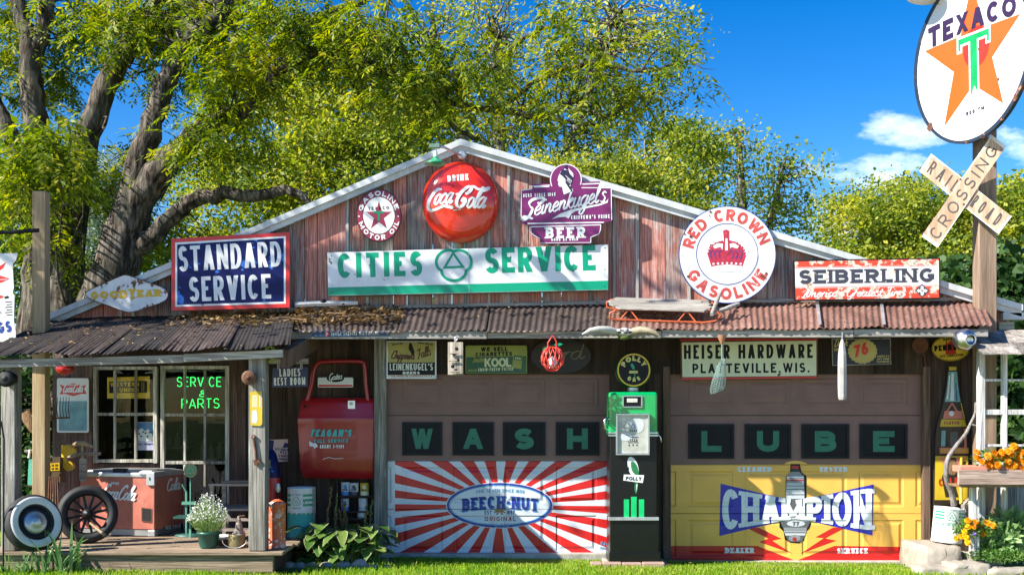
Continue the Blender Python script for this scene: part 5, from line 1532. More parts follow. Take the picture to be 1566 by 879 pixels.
script(mb, plf, "Coca", (155, 761), (178, 763), 11.5, .8, 2.6, m_wpaint, 1, slant=.35); script(mb, plf, "Cola", (180, 763), (205, 765), 11.5, .8, 2.6, m_wpaint, 1.5, slant=.35)
tl(mb, plf, "DRINK", (170, 740), (182, 741), 4, .8, m_wpaint, 1)
mb.poly(plf, [(217, 776), (232, 778), (232, 798), (217, 796)], m_dark, 1.2); mb.ribbon(plf, [(217, 776), (232, 778), (232, 798), (217, 796)], 1.2, m_rust, 1.5, closed=True)
script(mb, pls, "Cola", (255, 750), (275, 747), 9, .8, 2.2, m_wpaint, 1, slant=.3); tl(mb, pls, "ICE COLD", (254, 809), (276, 806), 5.5, 1.3, m_wpaint, 1)
mb.build("body", t, bevel=.006)
mb = MB(); cbox(mb, -.012, LC_ + .01, -.012, DC + .01, HC - .05, HC, m_steel); cbox(mb, .05, LC_ - .05, .05, DC - .05, HC, HC + .022, m_grey); cbox(mb, .35, .5, .02, .1, HC, HC + .04, m_black); mb.build("lid", t, bevel=.012)
mb = MB(); cbox(mb, -.02, .16, -.03, DC * .9, HC - .02, HC + .012, m_steel); cbox(mb, -.02, .075, -.035, .0, HC - .13, HC + .01, m_steel)
q0 = c0 + ex_ * .03 - ey_ * .037 + V3(0, 0, HC - .06); mb.mesh([q0 + ex_ * (.009 * math.cos(R(45 * k))) + V3(0, 0, .02 * math.sin(R(45 * k))) for k in range(8)], [tuple(range(8))], m_dark)
mb.build("bottle_opener", t, bevel=.006)

# --- wheels
def wheel_frame(c, n, lean):
    n = Vector(n).normalized(); n = (n + V3(0, 0, lean)).normalized()
    return Vector(c), n
def tyre(mb, c, n, r, w, rin, m, wall=None):
    pr = [(rin, -w * .35), (rin + .02, -w * .48), ((r + rin) / 2, -w * .56), (r - .025, -w * .45), (r, -w * .3), (r + .003, 0), (r, w * .3), (r - .025, w * .45), ((r + rin) / 2 + .01, w * .56), (rin + .02, w * .48), (rin, w * .35)]
    mb.lathe(pr, c, m, 40, axis=n, cap=False)
    if wall: mb.lathe([(rin + .018, w * .50), (rin + .03, w * .535), ((r + rin) / 2 + .005, w * .59), ((r + rin) / 2 + .02, w * .585), (r - .026, w * .50)], c, wall, 40, axis=n, cap=False)
m_wwall = paint("whitewall", (.66, .65, .62), .6, var=.15)
c, n = wheel_frame((-4.42, -1.71, zf + .275), (.74, -.67, 0), .26)
t = thing("whitewall_wheel", "whitewall tyre with a chrome hubcap leaning against the left porch post", "wheel", (-4.41, -1.70, zf))
mb = MB(); tyre(mb, c, n, .262, .13, .15, m_rubber, m_wwall); mb.build("tyre", t)
mb = MB(); mb.lathe([(.158, .02), (.15, .05), (.13, .035), (.115, .05), (.11, .03)], c, m_black, 36, axis=n, cap=False); mb.lathe([(.157, -.03), (.157, .0)], c, m_black, 30, axis=n); mb.build("rim", t)
mb = MB(); mb.lathe([(.112, .03), (.105, .055), (.085, .07), (.06, .066), (.05, .085), (.02, .095), (.0, .096)], c, m_steel, 30, axis=n, cap=False); mb.build("hubcap", t)
c, n = wheel_frame((-4.22, -.92, zf + .285), (.38, -.92, 0), .15)
t = thing("spoked_wheel", "old black spoked wheel with a bare tyre standing beside the red cooler", "wheel", (-4.2, -.9, zf))
mb = MB(); tyre(mb, c, n, .285, .11, .20, m_rubber); mb.build("tyre", t)
mb = MB(); mb.lathe([(.205, -.03), (.185, -.02), (.185, .02), (.205, .03)], c, m_black, 36, axis=n, cap=False); mb.build("rim", t)
aa = n.orthogonal().normalized(); bb = n.cross(aa)
m_spoke = paint("worn_dark_spokes", (.022, .022, .024), .45, metal=.3, var=.4)
mb = MB()
for k in range(12):
    g = R(30 * k); d = aa * math.cos(g) + bb * math.sin(g); mb.tube([c + d * .03, c + d * .195], [.016, .011], m_spoke, 7)
mb.build("spokes", t)
mb = MB(); mb.lathe([(.055, -.05), (.055, .03), (.045, .045), (.03, .06), (.02, .075), (0, .078)], c, m_spoke, 20, axis=n, cap=False); mb.build("hub", t)
mb = MB(); mb.tube([c + n * .08 + V3(.03, -.02, -.09), c + n * .1 + V3(.19, -.08, -.20)], [.012, .014], m_pole, 8); mb.ball(c + n * .1 + V3(.19, -.08, -.20), .02, m_pole, 8)
tag(mb.build("wooden_stick"), "short pale wooden handle resting across the black spoked wheel", "stick")

# --- strap leaved plant and grassy weeds
m_iris = leafmat("iris_leaves", [(.03, .09, .03), (.07, .17, .05), (.16, .27, .09), (.30, .34, .10)], .3, 3)
def strap_plant(name, label, base, n, lmin, lmax, w, spread, seed, mats=None, group=None):
    r = random.Random(seed); mb = MB(); bx, by, bz = base
    for k in range(n):
        g = r.uniform(0, 6.28); L = r.uniform(lmin, lmax); ln = r.uniform(.12, 1.0) * spread
        ox, oy = r.gauss(0, .09), r.gauss(0, .05); ww = w * r.uniform(.7, 1.2)
        d = V3(math.cos(g), math.sin(g), 0); sd = V3(-d.y, d.x, 0)
        if r.random() < .5: sd = (sd + V3(r.uniform(-1, 1), 0, 0)).normalized()
        L_pts = []; R_pts = []
        for i in range(7):
            s = i / 6
            p = V3(bx + ox, by + oy, bz) + d * (ln * L * s ** 1.6) + V3(0, 0, L * (s - .55 * ln * s ** 2.6))
            h = ww * (1 - s ** 2.5) * (.55 + .45 * min(1, s * 3)) + .0008
            L_pts.append(p - sd * h); R_pts.append(p + sd * h)
        mb.mesh(L_pts + R_pts, [(i, i + 1, 7 + i + 1, 7 + i) for i in range(6)], mats or m_iris, True)
    return tag(mb.build(name), label, "plant", group)
strap_plant("iris_plant", "clump of long upright strap leaves growing in front of the whitewall wheel", (-4.12, -1.84, .10), 34, .22, .62, .014, .9, 3)
strap_plant("weed_clump", "low clump of yellowing strap leaves by the foot of the left porch post", (-4.5, -1.86, .10), 40, .12, .34, .009, 1.1, 4)

# thin iron rod at the far left
mb = MB(); mb.tube([(X(5, -1.9), -1.9, .05), (X(6, -1.9), -1.9, 1.35), (X(2, -1.9), -1.9, 1.5), (X(-8, -1.9), -1.9, 1.55), (X(-18, -1.9), -1.9, 1.48)], .008, m_black, 7)
tag(mb.build("iron_hook"), "thin black iron hook rod stuck in the lawn at the far left", "garden hook")

# --- flower pot
px_, py_ = X(319, -1.33), -1.33
t = thing("flower_pot", "dark green pot full of tiny white flowers on the porch edge", "flower pot", (px_, py_, zf))
m_pot = paint("green_plastic_pot", (.008, .075, .055), .4, var=.15)
mb = MB(); mb.lathe([(.075, 0), (.085, .02), (.102, .125), (.112, .13), (.112, .155), (.10, .155), (.095, .13)], (px_, py_, zf + .003), m_pot, 24); mb.build("pot", t)
m_sprig = leafmat("white_blossom", [(.45, .48, .40), (.7, .72, .68), (.85, .85, .82)], .3, 4)
m_stem = leafmat("pale_stems", [(.10, .17, .05), (.2, .3, .09), (.32, .38, .14)], .3, 4)
Vf = []; Vs = []
for k in range(900):
    g = rng.uniform(0, 6.28); rr = .21 * rng.random() ** .5; hh = .16 + .30 * (1 - (rr / .23) ** 2) * rng.uniform(.25, 1.0)
    q = V3(px_ + rr * math.cos(g), py_ + rr * math.sin(g) * .8, zf + .08 + hh)
    s = rng.uniform(.005, .010); u = V3(rng.gauss(0, 1), rng.gauss(0, 1), rng.gauss(0, 1)).normalized(); w = u.orthogonal().normalized(); v = u.cross(w)
    Vf.append([q + w * s, q + v * s, q - w * s, q - v * s])
    if k % 3 == 0:
        b0 = V3(px_ + rr * .3 * math.cos(g), py_ + rr * .3 * math.sin(g), zf + .12); e = V3(.0016, 0, 0)
        Vs.append([b0 - e, b0 + e, q + e, q - e])
        q2 = b0.lerp(q, rng.uniform(.3, .8)); ll = rng.uniform(.015, .04); dd = V3(rng.uniform(-1, 1), rng.uniform(-1, 1), .3).normalized()
        Vs.append([q2, q2 + dd * ll * .5 + V3(0, 0, .004), q2 + dd * ll, q2 + dd * ll * .5 - V3(0, .006, .004)])
quadmesh("blossoms", Vf, [m_sprig], parent=t); quadmesh("stems", Vs, [m_stem], parent=t)

# --- old slatted wooden chair behind the post
m_chair = wood("pale_chair_wood", (.22, .17, .13), (.46, .38, .32), 'x', isl=.15)
t = thing("wooden_chair", "old slatted wooden armchair half hidden behind the front porch post", "chair", (-2.72, -.62, zf))
mb = MB(); mb.box(-3.03, -2.55, -.88, -.82, .85, .875, m_chair); mb.build("armrest", t, bevel=.006)
mb = MB(); mb.box(-3.03, -2.55, -.40, -.34, .85, .875, m_chair); mb.build("armrest", t, bevel=.006)
mb = MB()
for k in range(5): mb.box(-3.05, -2.55, -.85 + .1 * k, -.76 + .1 * k, .60, .625, m_chair)
mb.build("seat", t, bevel=.004)
mb = MB()
for k in range(4): mb.box(-2.58 + .01 * k, -2.55 + .01 * k, -.86, -.36, .68 + .11 * k, .76 + .11 * k, m_chair)
mb.build("backrest", t, bevel=.004)
for x, y, z in ((-3.0, -.86, .86), (-2.56, -.86, 1.08), (-3.0, -.37, .86), (-2.56, -.37, 1.08)):
    mb = MB(); mb.box(x - .02, x + .02, y - .02, y + .02, zf, z, m_chair); mb.build("leg", t, bevel=.004)
mb = MB(); mb.box(-2.98, -2.58, -.87, -.85, .40, .43, m_chair); mb.box(-2.98, -2.58, -.87, -.85, .50, .53, m_chair); mb.build("stretcher", t)

# --- spouted oil can
x, y = X(362, -1.3), -1.3
m_can = paint("tarnished_olive_can", (.20, .16, .07), .5, metal=.4, var=.4, chips=.15)
t = thing("oil_can", "squat tarnished oil can with a tall tapering spout on the porch edge", "oil can", (x, y, zf))
mb = MB(); mb.lathe([(.082, 0), (.085, .01), (.08, .115), (.075, .125), (.03, .13)], (x, y, zf + .003), m_can, 20); mb.build("body", t)
mb = MB(); mb.lathe([(.07, .125), (.045, .16), (.02, .27), (.012, .30)], (x + .02, y, zf), m_chair, 14); mb.tube([(x + .02, y, zf + .3), (x + .08, y - .01, zf + .305)], .008, m_rust, 6); mb.build("spout", t)
mb = MB(); mb.tube([(x + .115 * math.cos(R(g)), y - .09, zf + .08 + .075 * math.sin(R(g))) for g in range(180, 361, 20)], .004, m_steel, 6); mb.build("handle", t)
mb = MB(); mb.lathe([(.001, 0), (.11, .0), (.13, .03), (.125, .03), (.105, .01)], (X(335, -1.1), -1.1, zf + .06), m_whitew, 20); mb.lathe([(.09, 0), (.1, .03), (.1, .055), (.02, .06)], (X(335, -1.1), -1.1, zf + .002), m_rust, 16)
tag(mb.build("enamel_basin"), "shallow white enamel basin on a rusty tin between the flower pot and spouted can", "basin")

# --- rusty fire extinguisher
x, y = X(424, -1.3), -1.3
m_ext = paint("flaking_orange_paint", (.66, .13, .045), .45, var=.2, chips=.62, chipscale=22, chipcol=(.42, .36, .34))
t = thing("fire_extinguisher", "flaking orange metal cylinder with a curled hose by the right porch post", "extinguisher", (x, y, zf))
mb = MB(); mb.lathe([(.083, 0), (.085, .02), (.08, .03), (.08, .40), (.084, .405), (.084, .42), (.06, .44), (.02, .46)], (x, y, zf + .003), m_ext, 24); mb.build("tank", t)
mb = MB(); mb.tube([(x - .02, y - .09, zf + .43), (x - .035, y - .1, zf + .36), (x - .05, y - .095, zf + .42), (x - .09, y - .06, zf + .43), (x - .11, y - .04, zf + .42)], .007, m_chair, 7); mb.build("hose", t); mb = MB(); mb.tube([(x - .1, y - .05, zf + .06), (x - .06, y - .09, zf + .09), (x - .02, y - .095, zf + .05), (x - .01, y - .095, zf + .01)], .007, m_chair, 7); mb.build("hose", t)

# --- post fittings
def round_lamp(name, label, cx, cz, y, r, m, parts=True):
    t = thing(name, label, "lamp", (cx, y, cz))
    mb = MB(); mb.lathe([(r * .7, -.11), (r * .8, -.10), (r * .85, -.02), (r, 0), (r, .02), (r * .8, .03)], (cx, y - .04, cz), m, 24, axis='y'); mb.build("housing", t)
    mb = MB(); mb.lathe([(r * .75, .03), (r * .6, .045), (r * .35, .035), (r * .28, .05), (0, .055)], (cx, y - .04, cz), m_rust if m is not m_black else m_rubber, 24, axis='y', cap=False); mb.build("lens", t)
    mb = MB(); mb.box(cx - .015, cx + .015, y - .03, y + .08, cz - .06, cz - .02, m_rust); mb.build("bracket", t)
    return t
m_bell = paint("rusty_brown_bell", (.14, .085, .05), .6, metal=.3, var=.4)
round_lamp("post_lamp", "small rusty round lamp facing the lawn on the right porch post", X(378, -1.75), Z(577, -1.75), -1.63, .068, m_bell)
round_lamp("post_lamp", "black ribbed round lamp on the left porch post at the photo edge", X(4, -1.75), Z(578, -1.75), -1.63, .08, m_black)
mb = MB(); pl = FP(YPO - .012)
mb.plate(pl, [(382, 599), (401, 598), (401, 648), (398, 651), (383, 650)], .006, paint("rusty_yellow_push", (.62, .44, .03), .4, var=.2, chips=.34, chipscale=11), m_rust)
mb.poly(pl, [(386, 604), (394, 604), (394, 622), (386, 622)], m_cream, 1); mb.poly(pl, [(386, 628), (392, 626), (394, 640), (392, 647), (385, 646)], m_whitew, 1)
for k in range(5): mb.ribbon(pl, [(387, 607 + 3 * k), (393, 607 + 3 * k)], .7, m_yellow, 2)
mb.ribbon(pl, [(397.5, 603), (397.5, 622)], 1.6, m_whitew, 1)
tag(mb.build("push_plate"), "narrow rusty yellow enamel plate nailed to the right porch post", "sign")
mb = MB(); y = YPO - .012
for q in ([(388, 672), (391, 690), (392, 703)],): mb.tube([P(*p, y) for p in q], [.012, .012, .014], m_rust, 8)
mb.lathe([(.012, 0), (.022, .0), (.022, .014), (.012, .014)], P(388, 668, y + .004), m_rust, 14, axis='y', cap=False)
mb.plate(FP(y - .01), [(387, 703), (396, 702), (399, 708), (396, 707), (393, 709), (394, 713), (389, 711)], .014, m_rust)
tag(mb.build("wrench"), "rusty open ended wrench hanging on the right porch post", "wrench")

# --- round green sign on a stand
x, y = X(291, -.35), -.35
t = thing("stand_sign", "small round green sign with a triangle on a thin metal stand", "sign", (x, y, zf))
mb = MB(); pl = FP(y); m_gold = paint("worn_brass", (.38, .27, .12), .5, var=.2)
mb.plate(pl, ell(291, 719, 10, 11, 24), .008, m_gold); mb.poly(pl, ell(291, 719, 8.2, 9, 24), m_sgreen, 1); mb.ribbon(pl, [(291, 712), (285, 723), (297, 723)], 1.8, m_gold, 2, closed=True); mb.build("disc", t)
mb = MB(); m_pg = paint("pale_green_paint", (.12, .34, .24), .5, var=.3, chips=.15); mb.tube([(x, y + .01, zf + .02), (x, y + .01, Z(729, y))], .008, m_pg); mb.tube([(x - .05, y + .04, zf + .02), (x - .05, y + .04, .75)], .012, m_pg); mb.box(x - .09, x + .05, y, y + .06, .62, .65, m_pg); mb.tube([(x - .05, y + .04, .75), (x - .09, y + .02, .83)], .01, m_pg); mb.build("pole", t)
mb = MB(); mb.lathe([(.16, 0), (.16, .015), (.02, .03)], (x, y, zf + .004), paint("dark_green_base", (.02, .09, .07), .5), 24, sy=.7); mb.build("base", t)
mb = MB(); mb.box(X(270, -.5), X(296, -.5), -.62, -.4, .50, .52, paint("dark_green_base2", (.02, .09, .07), .5)); mb.box(X(289, -.5), X(292, -.5), -.5, -.48, zf, .5, m_pg); mb.build("tray", t)

# --- things hung at the left end of the porch
m_redglass = paint("red_lantern_glass", (.45, .012, .015), .12, coat=.5)
x, y = X(99, -.1), -.1
t = thing("red_lantern", "red glass signal lantern hanging under the porch roof above the fishtail sign", "lantern", (x, y, Z(573, y)))
mb = MB(); mb.ball((x, y, Z(563, y)), .078, m_redglass, 18, sx=1.25, sz=.95); mb.build("globe", t)
mb = MB(); mb.lathe([(.03, 0), (.05, .01), (.055, .03), (.02, .07)], (x, y, Z(552, y)), m_black, 14); mb.tube([(x, y, Z(545, y)), (x, y, Z(520, y))], .005, m_black); mb.build("cap", t)
y = -.55
t = thing("hay_rake", "old rake head with a row of thin wire tines hung by the pale post", "rake", (X(80, y), y, Z(642, y)))
mb = MB()
for k in range(12):
    u = 56 + 4.4 * k; mb.tube([P(u + 2, 640, y), P(u, 625, y - .02), P(u + (1.5 if k > 6 else -1), 607, y - .05)], [.005, .004, .003], m_rust, 5)
mb.build("tines", t)
mb = MB(); mb.tube([P(55, 641, y), P(106, 638, y)], .009, m_rust, 7); mb.build("crossbar", t)
m_brownwd = wood("worn_brown_handle", (.16, .09, .04), (.38, .24, .13), 'z', isl=.1)
y = -.5
t = thing("wooden_yoke", "curved brown wooden yoke with a pale inner edge hanging behind the left post", "yoke", (X(52, y), y, Z(672, y)))
mb = MB(); mb.tube([P(40, 630, y), P(46, 640, y), P(53, 655, y), P(58, 664, y)], [.06, .075, .06, .03], m_brownwd, 10); mb.build("block", t)
mb = MB(); mb.tube([P(50, 634, y - .05), P(58, 645, y - .06), P(63, 658, y - .06), P(66, 668, y - .05)], [.015, .022, .02, .012], m_pole, 8); mb.build("bow", t)
mb = MB(); mb.tube([P(57, 664, y), P(58, 690, y)], .012, m_rust, 6); mb.build("hook", t)
y = -.6
mb = MB(); mb.tube([P(38, 690, y), P(66, 687, y)], .014, m_chair, 8); mb.tube([P(46, 687, y - .01), P(44, 700, y - .01)], .012, m_whitew, 6); mb.tube([P(70, 678, y), P(69, 697, y)], [.03, .034], m_pole, 8)
tag(mb.build("hanging_tool_rail"), "pale rail with a white hook and wooden knob behind the left porch post", "rail")
mb = MB(); pl = FP(-.5); mb.plate(pl, [(44, 702), (61, 700), (59, 742), (42, 741)], .05, paint("mint_tin", (.10, .42, .30), .5, var=.25, chips=.1)); mb.plate(FP(-.499), [(43, 738), (59, 738), (59, 744), (42, 743)], .052, m_rust)
tag(mb.build("green_tin", bevel=.004), "mint green flat tin hanging behind the whitewall wheel", "tin")
mb = MB(); m_ob = paint("old_brown_box", (.09, .055, .02), .6, var=.3); mb.plate(FP(-.45), [(61, 700), (92, 699), (92, 737), (62, 737)], .15, m_ob)
pl = FP(-.455); mb.plate(pl, [(68, 709), (91, 707), (91, 719), (68, 720)], .003, m_yellow); tl(mb, pl, "20 WIS 55", (70, 717.5), (89, 716), 6.5, 1.2, m_black, 1) if False else [tl(mb, pl, "20", (70, 718), (77, 717.6), 8, 1.6, m_black, 1), tl(mb, pl, "60 150", (79, 713), (89, 712.6), 3.5, .8, m_black, 1), tl(mb, pl, "60 150", (79, 718), (89, 717.6), 3.5, .8, m_black, 1)]
tag(mb.build("metal_box", bevel=.005), "brown metal box wearing a yellow number plate beside the mint tin", "box")
y = -.35
t = thing("pulley_block", "yellow painted pulley block with bare wooden crosspieces above the cooler", "pulley", (X(115, y), y, Z(722, y)))
mb = MB(); mb.lathe([(.07, -.03), (.075, 0), (.07, .03)], P(106, 690, y), m_yellow, 18, axis='y'); mb.lathe([(.05, -.03), (.055, 0), (.05, .03)], P(106, 712, y), m_yellow, 18, axis='y'); mb.tube([P(98, 680, y), P(99, 715, y)], .03, m_yellow); mb.build("sheave", t)
mb = MB(); mb.tube([P(109, 682, y - .05), P(118, 678, y - .06), P(128, 677, y - .06), P(143, 683, y - .05)], [.02, .028, .028, .018], m_pole, 9); mb.build("crosspiece", t)
mb = MB(); mb.tube([P(104, 699, y - .06), P(120, 694, y - .08), P(154, 693, y - .07)], [.012, .022, .018], m_chair, 9); mb.tube([P(126, 678, y - .07), P(126, 700, y - .08)], .012, m_pole, 7); mb.build("crosspiece", t)
mb = MB(); mb.plate(FP(y - .08), rrect(121, 700, 132, 736, 4), .02, m_chair); mb.build("tag_board", t, bevel=.003)
mb = MB()
for k in range(5): mb.tube([P(76 + 3 * k, 728, -.9), P(74 + 4 * k, 770 + 4 * (k % 3), -.9)], .009, m_rust, 5)
tag(mb.build("iron_bars"), "cluster of rusty iron rods hanging between the two wheels", "rods")

# --- poster and red can by the screen door
mb = MB(); pl = FP(YW - .006); m_pink = paint("pink_paper", (.60, .40, .35), .7, var=.1)
mb.plate(pl, [(408, 672), (444, 671), (444, 705), (409, 706)], .003, m_pink); mb.poly(pl, [(432, 684), (436, 676), (441, 678), (440, 684)], m_slate if False else m_navy, 1); mb.poly(pl, [(410, 672), (419, 673), (417, 692), (410, 692)], m_navy, 1)
for k, (s, a_, b_) in enumerate((("IT'S A DIRTY JOB", 421, 442), ("452", 428, 438), ("A HARLEY", 426, 442), ("OWNERS", 427, 442))): tl(mb, pl, s, (a_, 688 + 5 * k), (b_, 689 + 5 * k), 3.4 if k != 1 else 5, .9, m_navy, 1)
sign(mb, "paper_poster", "pink paper notice with small dark lettering on the screen door", "poster")
x, y = X(415, -.1), -.1
t = thing("gas_can", "red can with a dark blue cap standing behind the right porch post", "can", (x, y, zf))
mb = MB(); mb.lathe([(.1, 0), (.1, .5), (.09, .6)], (x, y, zf + .003), m_red, 18); mb.build("body", t)
mb = MB(); mb.lathe([(.095, .6), (.09, .72), (.05, .86), (.02, .9)], (x, y, zf), m_navy, 18); mb.build("cap", t)
mb = MB(); mb.tube([(X(425, -.5), -.5, zf), (X(425, -.5), -.5, Z(742, -.5))], .012, m_black, 7); mb.lathe([(.02, 0), (.03, .04), (.02, .09)], (X(425, -.5), -.5, Z(752, -.5)), m_steel, 12)
tag(mb.build("hand_pump"), "slim black hand pump with a metal top behind the orange cylinder", "pump")
mb = MB(); mb.tube([P(413 + 6 * math.cos(R(g)), 540 + 12 * math.sin(R(g)), -.9) for g in range(0, 361, 20)], .018, paint("yellow_green_hose", (.30, .36, .03), .4), 8)
tag(mb.build("hose_coil"), "yellow green coil of hose under the porch eave beside the post", "hose")

# ================================================================ LEFT OF THE DOORS
m_truckred = paint("dark_red_door_paint", (.33, .012, .016), .28, var=.12, coat=.4, scale=3, chips=.02)
ydr = .02
t = thing("car_door", "dark red car door with turquoise lettering hung on the dark boards", "car door", (X(515, ydr), ydr, Z(730, ydr)))
rows = [(608, 464, 573, 0), (612, 461, 574, .03), (618, 460, 574, .045), (630, 458, 574.5, .05), (638, 457, 575, .065), (642, 456, 575, .07), (648, 456, 575, .06), (665, 457, 575, .055), (690, 458, 575, .05), (715, 459, 574, .04), (725, 461, 574, .02), (730, 463, 573.5, -.01)]
mb = MB(); vs = []; nc = 9
for v, ul, ur, bl in rows:
    for i in range(nc):
        s = i / (nc - 1); x, _, z = P(ul + (ur - ul) * s, v + (s * 2 if v > 700 else 0), ydr)
        vs.append((x, ydr - bl - (0 if 0 < i < nc - 1 else -.04), z))
mb.mesh(vs, [(r * nc + i, (r + 1) * nc + i, (r + 1) * nc + i + 1, r * nc + i + 1) for r in range(len(rows) - 1) for i in range(nc - 1)], m_truckred, True)
bkr = [(p[0], ydr + .06, p[2]) for p in vs]
loop = [i for i in range(nc)] + [r * nc + nc - 1 for r in range(1, len(rows))] + [(len(rows) - 1) * nc + i for i in range(nc - 2, -1, -1)] + [r * nc for r in range(len(rows) - 2, 0, -1)]
mb.mesh([vs[i] for i in loop] + [bkr[i] for i in loop], [(k, (k + 1) % len(loop), len(loop) + (k + 1) % len(loop), len(loop) + k) for k in range(len(loop))], m_truckred)
pl = FP(ydr - .072); m_teal = paint("turquoise_lettering", (.05, .42, .42), .4)
tl(mb, pl, "FEAGAN'S", (475, 667), (537, 667), 10.5, 3.2, m_teal, 1, sp=.16, slant=.2); tl(mb, pl, "FULL SERVICE", (480, 677), (532, 676), 5.5, 1.5, m_teal, 1, sp=.22, slant=.2)
tl(mb, pl, "ADAMS 3-9309", (489, 685), (526, 685), 5.6, 1.2, m_wpaint, 1, sp=.2); mb.poly(pl, [(473, 674), (481, 678), (482, 676), (487, 682), (480, 686), (480, 683), (473, 681)], m_wpaint, 1)
mb.ribbon(pl, cat([(494, 702), (503, 699), (512, 701), (525, 700)], 4), .8, m_wpaint, 1)
mb.build("door_skin", t)
mb = MB()
fr = [(470, 612), (476, 590), (480, 566), (487, 555), (500, 552.5), (550, 552.5), (557, 557), (559, 575), (560, 590), (563, 612)]
mb.tube([P(*p, ydr) for p in cat(fr, 4)], .024, m_truckred, 8); mb.build("window_frame", t)
mb = MB(); mb.pbox(532, 612, 543, 625, ydr - .062, .02, m_chrome); mb.lathe([(.012, 0), (.016, .03), (.016, .04), (0, .042)], P(537, 617, ydr - .06), m_steel, 12, axis='y', cap=False); mb.build("handle", t, bevel=.003)
mb = MB(); mb.lathe([(.012, 0), (.014, .01), (.006, .012)], P(466, 621, ydr - .05), m_black, 10, axis='y'); mb.build("keyhole", t)
mb = MB(); pl = FP(.03)
mb.plate(pl, rrect(486, 577, 540, 592, 2), .01, m_wpaint); mb.poly(pl, [(487, 588), (539, 588), (539, 591), (487, 591)], m_red, 1)
mb.poly(pl, ell(513, 578.5, 13.5, 5.5, 24), m_black, 1.5); script(mb, pl, "Gates", (503, 581), (523, 579), 5, .6, 1.4, m_wpaint, 2, slant=.3)
sign(mb, "strip_sign", "small white and red strip sign with black script inside the car door window", "sign")

# green and white drum on a crate
def striped_can(name, label, c, r, h, tilt=0, lower=None, stand=0):
    t = thing(name, label, "can", c)
    ax = V3(math.sin(tilt), 0, math.cos(tilt)); base = Vector(c) + V3(0, 0, .003)
    bx = V3(math.cos(tilt), 0, -math.sin(tilt))
    mb = MB(); mb.lathe([(r, 0), (r * 1.02, .01), (r, .02), (r, h * .5)], base, lower, 30, axis=ax, cap=True); mb.lathe([(r, h * .5), (r, h - .02), (r * 1.02, h - .01), (r, h), (r * .93, h), (r * .92, h - .03)], base, m_whitew, 30, axis=ax, cap=False)
    def cpl(u, v, l=0):           # u degrees round from the front, v height
        g = R(u); p = base + ax * v + (bx * math.sin(g) + V3(0, -1, 0) * math.cos(g)) * (r + .001 + l * .0006); return tuple(p)
    for k in range(3):
        zz = h * (.66 + .09 * k)
        for (a_, b_) in ((16, 80), (-80, -38)):
            q = [(a_ + (b_ - a_) * i / 8) for i in range(9)]
            mb.mesh([cpl(g, zz, 1) for g in q] + [cpl(g, zz + h * .045, 1) for g in q], [(i, i + 1, 10 + i, 9 + i) for i in range(8)], m_sgreen)
    q = [-80 + 20 * i for i in range(9)]; mb.mesh([cpl(g, h * .5, 1) for g in q] + [cpl(g, h * .53, 1) for g in q], [(i, i + 1, 10 + i, 9 + i) for i in range(8)], m_sgreen)
    k_ = 57.3 / r
    fpl = lambda u, v, l=0: cpl(-11 + u * k_, h * .75 + v, l)
    lobe = [((.042 + .007 * math.cos(3 * (R(12 * i) - R(90)))) * math.cos(R(12 * i)), (.042 + .007 * math.cos(3 * (R(12 * i) - R(90)))) * math.sin(R(12 * i))) for i in range(30)]
    mb.ribbon(fpl, lobe, .006, m_sgreen, 2, closed=True); mb.ribbon(fpl, [(0, .022), (-.02, -.014), (.02, -.014)], .005, m_sgreen, 2, closed=True)
    for s_, v0 in (("CITIES", .062), ("SERVICE", -.075)):
        for (ch, x, w) in _layout(s_, .09, .015, .0035, .25): glyph(mb, fpl, ch, w, .015, .0035, m_sgreen, 2, lambda px, py, x=x, v0=v0: (-.045 + x + px, v0 + py))
    mb.build("drum", t)
    return t
m_aqua = paint("aqua_paint", (.0, .36, .32), .4, var=.15, chips=.08)
xg, yg = X(461, -.35), -.35
mb = MB(); mb.box(xg - .16, xg + .16, yg - .12, yg + .16, .03, .25, m_brownwd); tag(mb.build("wooden_crate", bevel=.006), "low brown wooden crate under the aqua and white oil drum", "crate")
t = striped_can("oil_drum", "aqua and white striped oil drum standing behind the broad leaved plant", (xg, yg, .25), .145, .55, lower=m_aqua)
mb = MB(); mb.tube([(xg + .135, yg - .06, .34), (xg + .14, yg - .06, .80)], .012, m_chair, 6); mb.build("side_strip", t)

# shelf with old cans
y = .04
mb = MB()
for v in (757.5, 781, 792): mb.pbox(516, v, 570, v + 2.5, y - .02, .1, m_darkboard)
for u in (514.5, 570): mb.pbox(u, 730, u + 1.8, 800, y - .02, .1, m_darkboard)
tag(mb.build("can_shelf"), "small dark wooden rack holding old cans under the red car door", "rack")
cans = [(527.5, 757, 6.6, 20, (.65, .66, .66), (.05, .2, .45), "white and blue can at the top left of the small rack"), (541, 757, 6.8, 19, (.66, .68, .70), (.04, .04, .06), "white can with dark lettering at the middle of the rack top row"), (557, 757, 6.8, 19, (.62, .42, .04), (.7, .66, .4), "yellow can at the right end of the rack top row"),
        (527, 780.5, 6.2, 18.5, (.55, .56, .6), (.04, .12, .4), "pale can with a blue base on the left of the lower rack row"), (554.5, 780.5, 6.6, 19, (.7, .7, .7), (.5, .5, .52), "plain white can on the right of the lower rack row"), (552.5, 791.5, 6.5, 9, (.68, .68, .68), (.3, .3, .3), "short white can at the bottom of the rack half behind leaves")]
